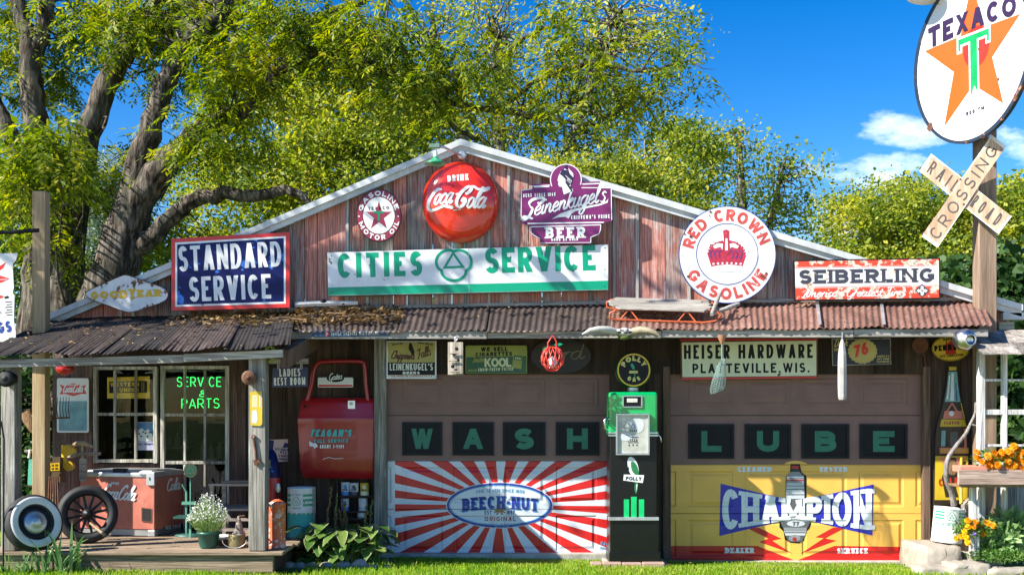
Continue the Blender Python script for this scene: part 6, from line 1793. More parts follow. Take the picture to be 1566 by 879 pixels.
for k, (u, v, rp, hp, c1, c2, lab) in enumerate(cans):
    s = (y + .03 + D) / F; mb = MB(); c = (X(u, y), y + .03, Z(v, y)); r, h = rp * s, hp * s
    ma = paint("can_a%d" % k, c1, .4, var=.15, chips=.12); mbb = paint("can_b%d" % k, c2, .4, var=.15)
    mb.lathe([(r, 0), (r * 1.03, .006), (r, .012), (r, h * .3)], c, mbb, 18); mb.lathe([(r, h * .3), (r, h * .95), (r * 1.03, h * .97), (r, h), (0, h - .003)], c, ma, 18, cap=False)
    pl = FP(y + .03 - r - .002)
    if k < 4:
        mb.poly(pl, [(u - 3.5, v - hp * .75), (u + 2, v - hp * .85), (u + 3.5, v - hp * .5), (u - 1, v - hp * .45)], mbb, 0)
        tl(mb, pl, ("POLAR", "OLAK", "OIL", "OIL")[k], (u - 4, v - hp * .35), (u + 4, v - hp * .35), 3, .8, m_black, 1)
    tag(mb.build("oil_can"), lab, "can", "old cans on the rack")

# ================================================================ PUMP
yp = -.55
px0, px1 = X(931, yp), X(1006, yp)
t = thing("gas_pump", "tall green and black petrol pump with a round glass globe between the doors", "petrol pump", ((px0 + px1) / 2, yp + .2, .02))
m_pgreen = paint("pump_green", (.0, .33, .085), .2, var=.1, coat=.6, bump=.03); m_pblack = paint("pump_black", (.006, .007, .007), .3, var=.2, bump=.04, spec=.3)
def zz(v): return Z(v, yp)
pd = .40
mb = MB(); mb.box(px0, px1, yp, yp + pd, zz(666), zz(599), m_pgreen); mb.build("head", t, bevel=.03, seg=4)
mb = MB(); mb.box(px0 + .01, px1 - .01, yp + .005, yp + pd - .01, zz(792), zz(664), m_pblack); mb.box(px0 + .012, px1 + .012, yp - .01, yp + pd, zz(852), zz(794), m_pblack); mb.box(px0 + .002, px1 + .03, yp - .02, yp + pd + .01, .035, zz(843), m_pblack)
pl = FP(yp + .003); m_bargreen = paint("bright_green_bars", (.0, .50, .14), .35); m_par = paint("parrot_green", (.02, .20, .06), .4, var=.4, scale=30)
for u0, u1, v0 in ((954, 962, 763), (965, 973.5, 759), (977, 985, 763)): mb.poly(pl, [(u0, v0), (u1, v0), (u1, 790.5), (u0, 790.5)], m_bargreen, 1)
mb.poly(pl, cat([(960, 702), (964, 698), (970, 701), (975, 710), (977, 722), (974, 728), (968, 728), (963, 722), (960, 712)], 4, True), m_wpaint, 1)
mb.poly(pl, cat([(965, 706), (970, 706), (975, 714), (977, 726), (972, 726), (966, 718)], 4, True), m_par, 2); mb.poly(pl, [(971, 736), (976, 736), (975, 748), (972.5, 755), (970, 748)], m_par, 1); mb.poly(pl, [(973, 740), (975, 740), (973, 752)], m_wpaint, 2)
mb.poly(pl, [(954, 725), (985, 726), (983, 738), (953, 734)], m_wpaint, 3); tl(mb, pl, "POLLY", (957, 733.5), (981, 734.5), 5.5, 1.4, m_black, 4, sp=.12); mb.poly(pl, [(961, 713), (959, 717), (962, 718)], m_black, 3)
mb.build("cabinet", t, bevel=.012)
mb = MB(); mb.box(px0 - .006, px1 + .008, yp - .035, yp + .03, zz(795), zz(790), m_steel)
for v in (661.5, 665.5): mb.box(px0 - .004, X(942, yp), yp - .006, yp + .1, zz(v + 1.6), zz(v - 1.4), m_chrome); mb.box(X(993, yp), px1 + .004, yp - .006, yp + .1, zz(v + 1.6), zz(v - 1.4), m_chrome)
mb.build("trim", t, bevel=.004)
mb = MB()
def pframe(u0, v0, u1, v1, w, yy_, dp, m):
    for q in ((u0, v0, u1, v0 + w), (u0, v1 - w, u1, v1), (u0, v0 + w, u0 + w, v1 - w), (u1 - w, v0 + w, u1, v1 - w)): mb.pbox(*q, yy_, dp, m)
pframe(942, 632, 993.5, 695.5, 2.6, yp - .035, .04, m_chrome)
m_dial = paint("old_dial_face", (.60, .58, .50), .4, var=.25, scale=9)
mb.pbox(944, 634, 991, 693, yp - .012, .01, m_dial); pl = FP(yp - .0135)
mb.poly(pl, ell(974, 650, 11, 12, 20), m_whitew, 1); mb.poly(pl, ell(957, 668, 10, 6, 16), m_whitew, 1.5)
for v in (658, 672): mb.poly(pl, [(963, v - 1.5), (974, v - 1.5), (974, v + 2), (963, v + 2)], m_black, 2); [mb.poly(pl, [(964.2 + 3.3 * k, v - 1), (966.2 + 3.3 * k, v - 1), (966.2 + 3.3 * k, v + 1.5), (964.2 + 3.3 * k, v + 1.5)], m_dial, 3) for k in range(3)]
mb.ribbon(pl, ell(968, 652, 3, 3.4, 12), .8, m_bline, 2, closed=True); mb.ribbon(pl, [(958, 664), (964, 668), (976, 668)], 1.2, m_bline, 2)
for k in range(3): mb.poly(pl, ell(962 + 6 * k, 680, 1, 1.4, 8), m_black, 2)
tl(mb, pl, "GALLONS", (960, 677), (976, 677), 2, .5, m_black, 2)
mb.build("dial", t, bevel=.003)
mb = MB(); mb.poly(FP(yp - .028), [(944, 634), (944, 693), (991, 693), (991, 634)], m_glass); mb.build("dial_glass", t)
mb = MB(); pframe(952, 604.5, 982.5, 623, 2, yp - .014, .02, m_chrome); mb.pbox(954, 606.5, 980.5, 621, yp - .006, .004, m_black); mb.pbox(959, 609, 975, 615, yp - .012, .006, m_dial); mb.build("price_window", t, bevel=.002)
mb = MB(); mb.tube([P(931, 656, yp + .1), P(925, 655, yp + .08), P(925, 642, yp + .08), P(930, 639, yp + .1)], .014, m_chrome, 8); mb.build("nozzle_hook", t)
mb = MB(); mb.tube([P(1006, 664, yp + .1), P(1010, 668, yp + .1), P(1011, 676, yp + .1), P(1009, 674, yp + .12)], .01, m_chrome, 7); mb.build("crank", t)
# globe
cg = P(968, 566, yp + .18)
mb = MB(); rg = .192
mb.lathe([(.05, 0), (.06, .02), (.06, .05)], (cg[0], cg[1], zz(599) - .005), m_steel, 16); mb.build("globe_collar", t)
mb = MB(); mb.lathe([(rg * .8, -.09), (rg * .96, -.06), (rg, 0), (rg * .97, .05), (rg * .9, .075)], cg, paint("green_globe_rim", (.005, .10, .02), .25, coat=.4), 36, axis='y'); 
def gpl(u, v, l=0): x, _, z = P(u, v, cg[1]); return (x, cg[1] - .077 - l * LAY, z)
mb.poly(gpl, ell(968, 566, 25, 25, 40), m_yellow, 0.5); mb.poly(gpl, ell(968, 566, 22.8, 22.8, 40), m_black, 1)
m_gy = paint("globe_cream_yellow", (.62, .55, .16), .4)
tarc(mb, gpl, "POLLY", (968, 566), 14, 160, 20, 7.5, 2.6, m_gy, 2, sp=.3); tarc(mb, gpl, "GAS", (968, 563), 20.5, 238, 302, 6.5, 2.4, m_gy, 2, sp=.25, inward=True)
mb.poly(gpl, cat([(963, 558), (966, 556), (969, 561), (969, 565), (966, 564)], 3, True), m_sgreen, 2); mb.poly(gpl, [(961, 567), (974, 567), (974, 571), (961, 571)], m_gy, 2); mb.ribbon(gpl, [(969, 571), (970, 577)], 1.2, m_sgreen, 2)
mb.build("globe", t)
# brick pad
m_brick = paint("pinkish_brick", (.38, .25, .20), .9, var=.25, bump=.5)
for k, (u0, u1, lab) in enumerate(((904, 921, "pinkish rounded brick at the left end of the pump's footing"), (922, 951, "pinkish brick second from the left in the pump's footing"), (952, 982, "pinkish brick third from the left in the pump's footing"), (983, 1017, "pinkish brick at the right end of the pump's footing"))):
    mb = MB(); mb.box(X(u0, -.66), X(u1, -.66), -.66, -.54 if k else -.5, -.04, .052 + .004 * (k % 2), m_brick); tag(mb.build("brick", bevel=.012, seg=3), lab, "brick", "bricks under the pump")
mb = MB(); mb.box(X(925, -.5), X(1020, -.5), -.535, -.1, -.05, .035, m_concrete); tag(mb.build("pump_slab", bevel=.01), "flat concrete slab that the green and black pump stands on", "slab")

# ================================================================ HANGING FROM THE BEAM
yb = YA - .02
mb_ = None
t = thing("birdhouse", "narrow grey wooden birdhouse with perches hanging from the beam over the left door", "birdhouse", P(696, 573, yb))
mb = MB(); mb.pbox(685, 523, 708, 573, yb - .04, .12, wood("birdhouse_wood", (.34, .29, .22), (.62, .55, .45), 'z', isl=.05)); mb.build("box", t, bevel=.004)
for u, v in ((698, 533), (694, 541), (700, 550), (692, 560), (697, 566)):
    mb = MB(); mb.lathe([(.017, 0), (.017, .002), (0, .002)], P(u, v, yb - .041), m_dark, 14, axis='y', cap=False); mb.build("hole", t)
for u, v, a_ in ((695, 540, 6), (693, 551, -5), (696, 568, 4)):
    mb = MB(); mb.tube([P(u - 7, v + .4, yb - .06), P(u + 6, v - .4, yb - .06)], .009, m_chair, 6); mb.build("perch", t)
mb = MB(); mb.tube([P(696, 523, yb), P(697, 515, yb)], .006, m_steel); mb.tube([P(697 + 2.4 * math.cos(R(g)), 518 + 2.8 * math.sin(R(g)), yb) for g in range(0, 361, 40)], .005, m_steel, 6); mb.build("hook", t)

yb2 = YA - .06
t = thing("basket_lantern", "red wire basket shaped like an apple hanging from the beam", "basket", P(845, 568, yb2))
mb = MB(); cx, cy, cz = P(845, 549, yb2); m_redwire = paint("red_wire", (.62, .05, .03), .35, chips=.12)
rr_ = .112
for k in range(14):
    g = 2 * math.pi * k / 14
    for sgn in (1, -1):
        mb.tube([(cx + rr_ * math.sin(R(th_)) ** .8 * math.cos(g + sgn * R(th_) * .35) * (1 - .15 * (th_ > 120)), cy + rr_ * math.sin(R(th_)) ** .8 * math.sin(g + sgn * R(th_) * .35), cz + rr_ * 1.1 * math.cos(R(th_))) for th_ in range(14, 172, 14)], .0055, m_redwire, 5)
mb.build("wire_body", t)
mb = MB(); mb.tube([P(838, 538, yb2), P(838, 524, yb2), P(845, 513, yb2), P(851, 522, yb2), P(851, 536, yb2)], .008, m_redwire, 7); mb.build("handle", t)
mb = MB(); mb.plate(FP(yb2), [(846, 527), (856, 524), (861, 526), (855, 529)], .006, m_sgreen); mb.plate(FP(yb2), [(842, 528), (832, 532), (829, 536), (837, 533)], .006, m_sgreen); mb.build("leaf", t)
mb = MB(); mb.lathe([(.04, 0), (.05, .03), (.045, .09), (.02, .12)], (cx, cy, cz - .09), m_whitew, 12); mb.build("candle_cup", t)

t = thing("wire_minnow_trap", "pale green wire mesh trap hanging from a rusty bracket over the cream sign", "trap", P(1104, 600, yb2))
m_wire = paint("verdigris_wire", (.22, .33, .30), .5, metal=.4); cx, cy, cz = P(1104, 599, yb2)
mb = MB(); pr = [(.0, .32), (.03, .31), (.045, .27), (.05, .22), (.07, .12), (.075, .04), (.06, .0)]
for k in range(16):
    g = 2 * math.pi * k / 16; mb.tube([(cx + r_ * math.cos(g) - .05 * (1 - h_ / .3), cy + r_ * math.sin(g), cz + h_ + .02 * math.cos(g)) for r_, h_ in pr], .0026, m_wire, 4)
for i in range(18):
    h_ = .0 + .017 * i; r_ = np.interp(h_, [p[1] for p in pr[::-1]], [p[0] for p in pr[::-1]])
    mb.tube([(cx + r_ * math.cos(R(g)) - .05 * (1 - h_ / .3), cy + r_ * math.sin(R(g)), cz + h_ + .02 * math.cos(R(g))) for g in range(0, 361, 24)], .0022, m_wire, 4)
mb.build("mesh_body", t)
mb = MB(); mb.tube([(cx, cy, cz + .31), P(1104, 524, yb2)], .006, m_wire, 6); mb.build("cord", t)
mb = MB(); mb.lathe([(.045, .09), (.035, .05), (.02, .02), (.012, 0)], P(1104, 526, yb2), paint("rusty_copper", (.40, .18, .10), .6, var=.3), 12); mb.build("bracket", t)

t = thing("wooden_float", "long pale weathered wooden float hanging point up over the right door", "float", P(1288, 611, yb2))
mb = MB(); m_flo = paint("bleached_float", (.38, .36, .34), .8, var=.3, chips=.1, chipscale=20); cx, cy, cz = P(1288, 611, yb2)
mb.lathe([(.034, 0), (.042, .03), (.045, .12), (.046, .3), (.042, .45), (.028, .55), (.012, .60), (.006, .605)], (cx, cy, cz), m_flo, 8, smooth=False); mb.build("body", t)
mb = MB(); mb.tube([P(1288, 521, yb2), P(1288, 508, yb2)], .005, m_steel); mb.build("hook", t)

# horned skull on the beam
ys = YA - .03
t = thing("horned_skull", "bleached cattle skull with wide pale horns on the front of the awning beam", "skull", P(955, 515, ys))
m_bone = paint("bleached_bone", (.50, .49, .44), .6, var=.2, chips=.15, chipcol=(.1, .09, .06), chipscale=16); m_hornb = paint("brown_horn", (.30, .25, .16), .6, var=.4, scale=14)
mb = MB(); mb.tube([P(941, 507, ys), P(930, 504, ys - .05), P(915, 503, ys - .09), P(902, 505, ys - .11), P(890, 511, ys - .12)], [.034, .036, .03, .022, .005], m_bone, 12); mb.build("horn", t)
mb = MB(); mb.tube([P(968, 506, ys), P(980, 504, ys - .05), P(992, 505, ys - .09), P(1003, 509, ys - .11), P(1010, 515, ys - .12)], [.036, .038, .032, .022, .005], m_hornb, 12); mb.build("horn", t)
mb = MB(); c = P(955, 507, ys - .01)
for dx, dz, q in ((-.055, .002, .036), (0, .008, .042), (.055, .0, .038), (-.02, -.012, .036), (.03, -.014, .034)): mb.ball((c[0] + dx, c[1], c[2] + dz), q, m_bone, 10, sx=1.2, sy=.8, sz=.8, jit=.12, rng=rng)
mb.ball((c[0], c[1] + .01, c[2] - .055), .04, paint("mossy_bone", (.09, .12, .03), .9), 10, sx=1.7, sy=.8, sz=.7, jit=.15, rng=rng)
for dx, dz, q in ((-.06, -.008, .015), (-.022, .01, .011), (.012, -.014, .012), (.05, -.006, .016), (.03, .016, .008), (-.04, .018, .007)): mb.ball((c[0] + dx, c[1] - .028, c[2] + dz), q, m_dark, 8, sx=1.5, sy=.8, sz=.7, jit=.2, rng=rng)
mb.build("cranium", t)

# chrome horn speaker at the right end of the beam
x, y, z = P(1477, 519, YA - .06)
t = thing("siren_horn", "chrome bell shaped siren at the right end of the awning beam", "siren", (x, y, z))
mb = MB(); dr = V3(.18, -1, -.08).normalized(); mb.lathe([(.05, -.12), (.095, -.09), (.108, -.03), (.108, .0), (.10, .02), (.085, .05), (.07, .055), (.062, .085), (.048, .09), (.045, .06), (.02, .05)], (x, y, z), m_chrome, 30, axis=dr, cap=True); mb.build("bell", t)
mb = MB(); mb.lathe([(.046, .085), (.044, .03), (0, .03)], (x, y, z), m_black, 20, axis=dr, cap=False); mb.build("mouth", t)
mb = MB(); mb.box(x - .03, x + .03, y + .05, YA + .04, z - .02, z + .03, m_steel); mb.build("mount", t)

# horn lamp on the right pier and its pale elbow
mb = MB(); mb.lathe([(.03, 0), (.075, .03), (.09, .05), (.085, .05), (.02, .03)], P(1405, 528, -.06), m_rust, 18, axis='y'); mb.tube([P(1405, 528, -.03), P(1414, 545, -.03), P(1416, 560, -.03)], .012, m_rust, 7)
tag(mb.build("wall_bell"), "dark rusty bell on a bracket beside the yellow oval sign", "bell")

# gooseneck lamp at the gable peak
t = thing("gooseneck_lamp", "green shaded gooseneck lamp reaching out from the gable peak", "lamp", P(708, 240, -.14))
m_shade = paint("green_lamp_shade", (.03, .26, .12), .3, var=.25, chips=.1)
yl = -.75
mb = MB(); cx, cy, cz = P(666, 251, yl); mb.lathe([(.022, .075), (.032, .055), (.05, .04), (.10, .014), (.112, 0), (.108, 0), (.04, .03)], (cx, cy, cz), m_shade, 26, cap=False); mb.build("shade", t)
mb = MB(); mb.lathe([(.02, .065), (.022, .11), (.014, .135)], (cx, cy, cz), m_whitew, 14); mb.build("socket", t)
mb = MB(); mb.tube([(cx, cy, cz + .135), (cx, cy, cz + .16)], .011, m_steel); mb.box(cx - .06, cx + .045, cy - .03, cy + .03, cz + .16, cz + .20, paint("green_junction_box", (.12, .22, .17), .5)); mb.build("junction_box", t, bevel=.004)
mb = MB(); mb.tube([(cx + .04, cy, cz + .18), (cx + .09, cy + .06, cz + .18), P(706, 238, -.16)], [.018, .013, .012], m_steel, 9); mb.lathe([(.045, 0), (.05, .02), (.03, .04)], P(707, 238, -.14), m_steel, 14, axis='y'); mb.build("arm", t)

# sled on the awning
t = thing("sled", "weathered wooden sled with red steel runners lying on the awning tin", "sled", P(1010, 480, -.4))
m_srun = paint("red_orange_steel", (.52, .10, .03), .5, var=.3, chips=.12); m_sw = wood("bleached_sled_wood", (.22, .20, .17), (.44, .41, .36), 'x', isl=.1)
def az_(y): return 2.75 + (y) * .42 + .018          # top of the awning tin
def SP(s, w, h):                                     # s along, w across the slope, h above the tin
    x = X(930, -.4) + s; y = -.42 + w - s * .10 ; return (x, y, az_(y) + h)
for w in (-.16, .16):
    mb = MB(); mb.tube([SP(.06, w * 1.1, .11), SP(.0, w * 1.1, .08), SP(.0, w * 1.1, .03), SP(.08, w, .012), SP(.5, w, .012), SP(.95, w, .012), SP(1.06, w, .03), SP(1.12, w, .09), SP(1.08, w, .13)], .011, m_srun, 7); mb.build("runner", t)
for s in (.2, .78):
    for w in (-.16, .16):
        mb = MB(); mb.tube([SP(s - .09, w, .015), SP(s, w * .9, .12), SP(s + .09, w, .015)], .009, m_srun, 6); mb.build("strut", t)
mb = MB()
for k, w in enumerate((-.13, -.045, .045, .13)):
    l0, l1 = (.10, .95) if k in (0, 3) else (.04, 1.02)
    p = [SP(l0, w - .04, .12), SP(l1, w - .04, .12), SP(l1 + .04, w, .12), SP(l1, w + .04, .12), SP(l0, w + .04, .12), SP(l0 - .04, w, .12)]
    n = 6; p2 = [(a_, b_, c_ + .018) for a_, b_, c_ in p]; mb.mesh(p + p2, [tuple(range(n))[::-1], tuple(range(n, 2 * n))] + [(i, (i + 1) % n, n + (i + 1) % n, n + i) for i in range(n)], m_sw)
mb.build("deck", t, bevel=.003)
mb = MB(); mb.tube([SP(1.02, -.2, .11), SP(1.1, 0, .16), SP(1.18, .22, .19)], [.02, .024, .018], m_sw, 8); mb.build("steering_bar", t)
mb = MB(); mb.tube([SP(.78, 0, .125), SP(.95, -.02, .13), SP(1.22, .0, .10)], .014, m_sw, 7); mb.tube([SP(1.05, -.1, .09), SP(1.25, .02, .12), SP(1.35, .10, .13)], [.014, .026, .02], m_sw, 8); mb.build("tongue", t)

# white plank lying at the back of the awning, and leaf litter
mb = MB(); m_wplank = paint("peeling_white_plank", (.62, .60, .56), .7, var=.25, chips=.25)
p0, p1 = P(452, 481, -.12), P(548, 474, -.06); mb.tube([(p0[0], -.14, 2.73), ((p0[0] + p1[0]) / 2, -.12, 2.745), (p1[0], -.10, 2.75)], [.03, .034, .02], m_wplank, 6, smooth=False); mb.ball((p0[0] + .3, -.13, 2.76), .03, m_black, 8, sx=1.4)
tag(mb.build("plank"), "peeling white plank lying at the back edge of the awning roof", "plank")
m_lit = leafmat("fallen_leaves", [(.06, .034, .016), (.15, .088, .035), (.26, .17, .07), (.36, .27, .11)], .12, 2)
VL = []
def litter(n, fx, fy, zf_, s0=.02, s1=.05, pile=.03):
    for k in range(n):
        x, y = fx(), fy(); z = zf_(x, y) + rng.uniform(.008, pile)
        u = V3(rng.gauss(0, .45), rng.gauss(0, .45), 1).normalized(); a_ = u.orthogonal().normalized(); g = rng.uniform(0, 6.28); w = u.cross(a_); d = a_ * math.cos(g) + w * math.sin(g); e = u.cross(d)
        s = rng.uniform(s0, s1); c = V3(x, y, z); VL.append([c - d * s, c + e * s * .4, c + d * s, c - e * s * .4])
def porchz(x, y): return 2.60 + (y) * .245 + .02 * 0
litter(1100, lambda: rng.gauss(-2.75, .38), lambda: min(-.03, -abs(rng.gauss(.12, .28))), lambda x, y: 2.62 + y * .255, pile=.05)
litter(650, lambda: rng.uniform(-2.3, -1.15), lambda: rng.uniform(-.6, -.05), lambda x, y: 2.71 + y * .40, pile=.06)
litter(420, lambda: rng.uniform(-4.9, -2.3), lambda: rng.uniform(-1.6, -.1), lambda x, y: 2.60 + y * .26, .012, .03)
litter(120, lambda: rng.uniform(-1.2, 4.8), lambda: rng.uniform(-.75, -.02), lambda x, y: az_(y), .01, .025, .02)
litter(160, lambda: rng.uniform(.95, 1.9), lambda: rng.uniform(-.6, -.2), lambda x, y: az_(y), .012, .028, .04)
litter(260, lambda: rng.uniform(-4.5, 5), lambda: rng.uniform(-2.2, -.3), lambda x, y: float(gz(x, y)) + .03, .015, .03)
litter(50, lambda: rng.uniform(-4.8, -2.3), lambda: rng.uniform(-1.6, -.1), lambda x, y: zf + .004, .012, .028, .012)
tag(quadmesh("leaf_litter", VL, [m_lit]), kind="stuff")
mb = MB()
for k in range(9):
    x = -2.4 + .13 * k + rng.uniform(-.05, .05); y = -.45 + rng.uniform(-.1, .2); g = rng.uniform(-.7, .7)
    mb.tube([(x - .1, y - .1 * g, 2.73 + (y) * .40), (x + .05, y, 2.76 + y * .40), (x + .2, y + .12 * g, 2.75 + y * .40)], .006, m_brownwd, 5)
tag(mb.build("twigs"), kind="stuff")

# ================================================================ PLANTS BY THE DOORS
m_hosta = leafmat("hosta_green", [(.025, .07, .016), (.06, .14, .024), (.12, .215, .04), (.24, .30, .07)], .25, 3, .35)
m_hostae = leafmat("hosta_cream_edge", [(.30, .36, .16), (.5, .5, .28), (.62, .58, .40)], .25, 3, .4)
m_hostab = leafmat("hosta_brown", [(.10, .05, .02), (.2, .11, .04), (.3, .2, .08)], .2, 3, .5)
def hosta_leaf(mb, base, ang, L, W, rise, droop, r, m1=None):
    d = V3(math.cos(ang), math.sin(ang), 0); s = V3(-d.y, d.x, 0)
    stem_end = base + d * (L * .35) + V3(0, 0, rise)
    nr = 8; prof = [0, .62, .92, 1.0, .92, .72, .40, .06]
    cols = (-1, -.9, -.45, 0, .45, .9, 1); pts = []
    for i in range(nr):
        t_ = i / (nr - 1)
        c = stem_end + d * (L * t_) + V3(0, 0, L * (.25 * t_ - droop * t_ * t_))
        for q in cols:
            w = W * prof[i] * q; up = .18 * W * abs(q) ** 1.5 - .02 * W * math.sin(t_ * 9 + q * 5)
            pts.append(c + s * w + V3(0, 0, up * prof[i]))
    k = len(cols); f1 = []; f2 = []
    for i in range(nr - 1):
        for j in range(k - 1):
            (f2 if j in (0, k - 2) else f1).append((i * k + j, (i + 1) * k + j, (i + 1) * k + j + 1, i * k + j + 1))
    b = len(mb.v); mb.v.extend(tuple(p) for p in pts)
    for fs, m in ((f1, m1 or m_hosta), (f2, m_hostae if m1 is None else m1)):
        kk = mb.mi(m)
        for f in fs: mb.f.append(tuple(b + i for i in f)); mb.m.append(kk); mb.sm.append(True)
    mb.tube([base, base.lerp(stem_end, .6) + V3(0, 0, rise * .15), stem_end], [.006, .005, .004], m1 or m_hosta, 5, cap=False)
hx, hy = X(532, -.62), -.62; hz = float(gz(hx, hy))
t = thing("hosta_plant", "broad leaved plant with cream edged leaves and spent stalks left of the striped door", "plant", (hx, hy, hz))
mb = MB(); r = random.Random(5)
for k in range(150):
    ang = r.uniform(0, 6.28) if k % 3 else r.uniform(3.3, 6.1)
    ring = r.random()
    base = V3(hx + r.uniform(-.34, .30), hy + r.uniform(-.14, .14), hz)
    hosta_leaf(mb, base, ang, r.uniform(.13, .22), r.uniform(.05, .085), .03 + .34 * (1 - ring) + r.uniform(0, .05), r.uniform(.3, 1.0), r, m_hostab if (r.random() < .13 and ring > .5) else None)
for bx_, ang, ri in ((-.36, 3.6, .38), (-.30, 5.0, .42), (-.18, 4.5, .34), (.12, 5.4, .36), (.3, 5.7, .34), (.0, 4.9, .30)):
    hosta_leaf(mb, V3(hx + bx_, hy - .05, hz), ang, .2, .095, ri, .45, r)
mb.build("foliage", t)
mb = MB()
for k in range(8):
    x = hx + r.uniform(-.26, .28); y = hy + r.uniform(0, .2); h = r.uniform(.5, .85); dx = r.uniform(-.12, .12)
    mb.tube([(x, y, hz + .1), (x + dx * .4, y, hz + h * .6), (x + dx, y, hz + h)], [.005, .004, .003], m_hostab, 5)
    for q in range(16):
        zz_ = hz + h * (.55 + .45 * q / 16); xx = x + dx * ((zz_ - hz) / h) ** 1.5
        mb.ball((xx + r.uniform(-.014, .014), y + r.uniform(-.014, .014), zz_), .009, m_iris if k % 2 else m_hostab, 5, sz=1.8)
mb.build("flower_stalks", t)
# edging stones
m_stone = paint("field_stone", (.36, .31, .27), .9, var=.35, scale=11, bump=.6)
for k, (u, v, w, lab) in enumerate(((442, 859, 10, None), (458, 858, 10, None), (477, 861, 11, None), (500, 860, 13, None), (526, 858, 15, "largest flat pale edging stone in front of the broad leaved plant"), (551, 853, 15, "rounded upright pinkish stone in front of the broad leaved plant"), (570, 857, 10, None), (592, 852, 9, None))):
    y = -1.0; s = (y + D) / F; mb = MB(); mb.ball((X(u, y), y, float(gz(X(u, y), y)) + .02), w * s, m_stone, 12, sx=1, sy=.8, sz=.62 if k != 5 else .95, jit=.13, rng=rng)
    tag(mb.build("edging_stone"), lab or "small pale rounded edging stone along the front of the broad leaved plant", "stone", "stones edging the plant bed")

# ================================================================ RIGHT SIDE
# bottle-shaped tin sign on the right pier
mb = MB(); yb_ = -.05; pl = FP(yb_); hb = lambda v: np.interp(v, [560, 566, 568, 585, 600, 625, 640, 655, 668, 690, 765, 770], [6, 6, 7.5, 9, 11, 16, 20, 24, 25, 25.5, 26, 25])
vv = list(range(560, 772, 6)) + [771]; cb = lambda v: 1457 - (v - 560) * .012
oo = [(cb(v) - hb(v), v) for v in vv] + [(cb(v) + hb(v), v) for v in vv[::-1]]
m_btl = paint("dark_bottle_brown", (.035, .022, .012), .35, var=.5, chips=.12); m_bteal = paint("bottle_teal", (.16, .38, .38), .4, var=.35, scale=14); m_bylw = paint("bottle_yellow", (.60, .42, .02), .4, var=.2, chips=.12); m_bred = paint("bottle_salmon", (.62, .20, .13), .45, var=.2, chips=.12)
mb.plate(pl, oo, .015, m_btl)
def bb_(v0, v1, k0, k1, m, l):
    vs_ = [v0 + (v1 - v0) * i / 5 for i in range(6)]
    mb.poly(pl, [(cb(v) + hb(v) * k0, v) for v in vs_] + [(cb(v) + hb(v) * k1, v) for v in vs_[::-1]], m, l)
bb_(560.5, 566, -.95, .95, m_bylw, 1); bb_(568, 614, -.85, .9, m_bteal, 1); bb_(570, 613, -.25, .2, m_whitew, 2); bb_(574, 610, -.7, -.5, m_whitew, 2); bb_(585, 612, .45, .6, m_bline, 2)
bb_(628, 640, -.7, .85, m_bred, 1); bb_(641, 652, -.8, .95, m_bylw, 1); bb_(616, 640, .9, 1, m_bylw, 1.2)
for s_ in (-1, 1): mb.ribbon(pl, [(1456, 616), (1456 + s_ * 11, 634)], 2.2, m_bred, 1.5)
mb.poly(pl, ell(1455, 632, 4, 4, 10), m_whitew, 2)
tl(mb, pl, "BEST BY", (1444, 649), (1467, 648.5), 5, 1.2, m_maroon, 2, sp=.2) if False else tl(mb, pl, "FLAVOR", (1444, 649), (1467, 648.5), 5, 1.2, m_maroon, 2, sp=.2)
bb_(658, 682, -.65, -.4, m_bteal, 1); bb_(660, 682, -.1, .35, paint("bottle_grey", (.09, .1, .09), .5), 1); bb_(655, 684, .75, .9, m_bred, 1)
bb_(684, 693, -.72, 1.0, m_bred, 1); tl(mb, pl, "ROYAL CROWN", (1440, 692.5), (1481, 692), 6.5, 1.4, m_bylw, 2, sp=.18)
bb_(697, 764, -.98, .98, m_bylw, 1)
mb.poly(pl, [(1436, 699), (1452, 699), (1447, 716)], m_bred, 2); mb.poly(pl, [(1462, 699), (1478, 699), (1464, 716)], m_bred, 2); mb.poly(pl, [(1452, 699), (1462, 699), (1478, 706), (1462, 745), (1466, 760), (1446, 760), (1440, 730)], m_btl, 1.6)
mb.poly(pl, ell(1456, 714, 9, 12, 18), paint("bottle_tan", (.26, .16, .08), .5, var=.4, scale=20), 2.4)
tl(mb, pl, "COLA", (1436, 743), (1466, 740), 11, 3, m_redorb, 3, sp=.14)
tag(mb.build("bottle_sign"), "life size tin bottle sign in teal, salmon and yellow on the right pier", "sign")

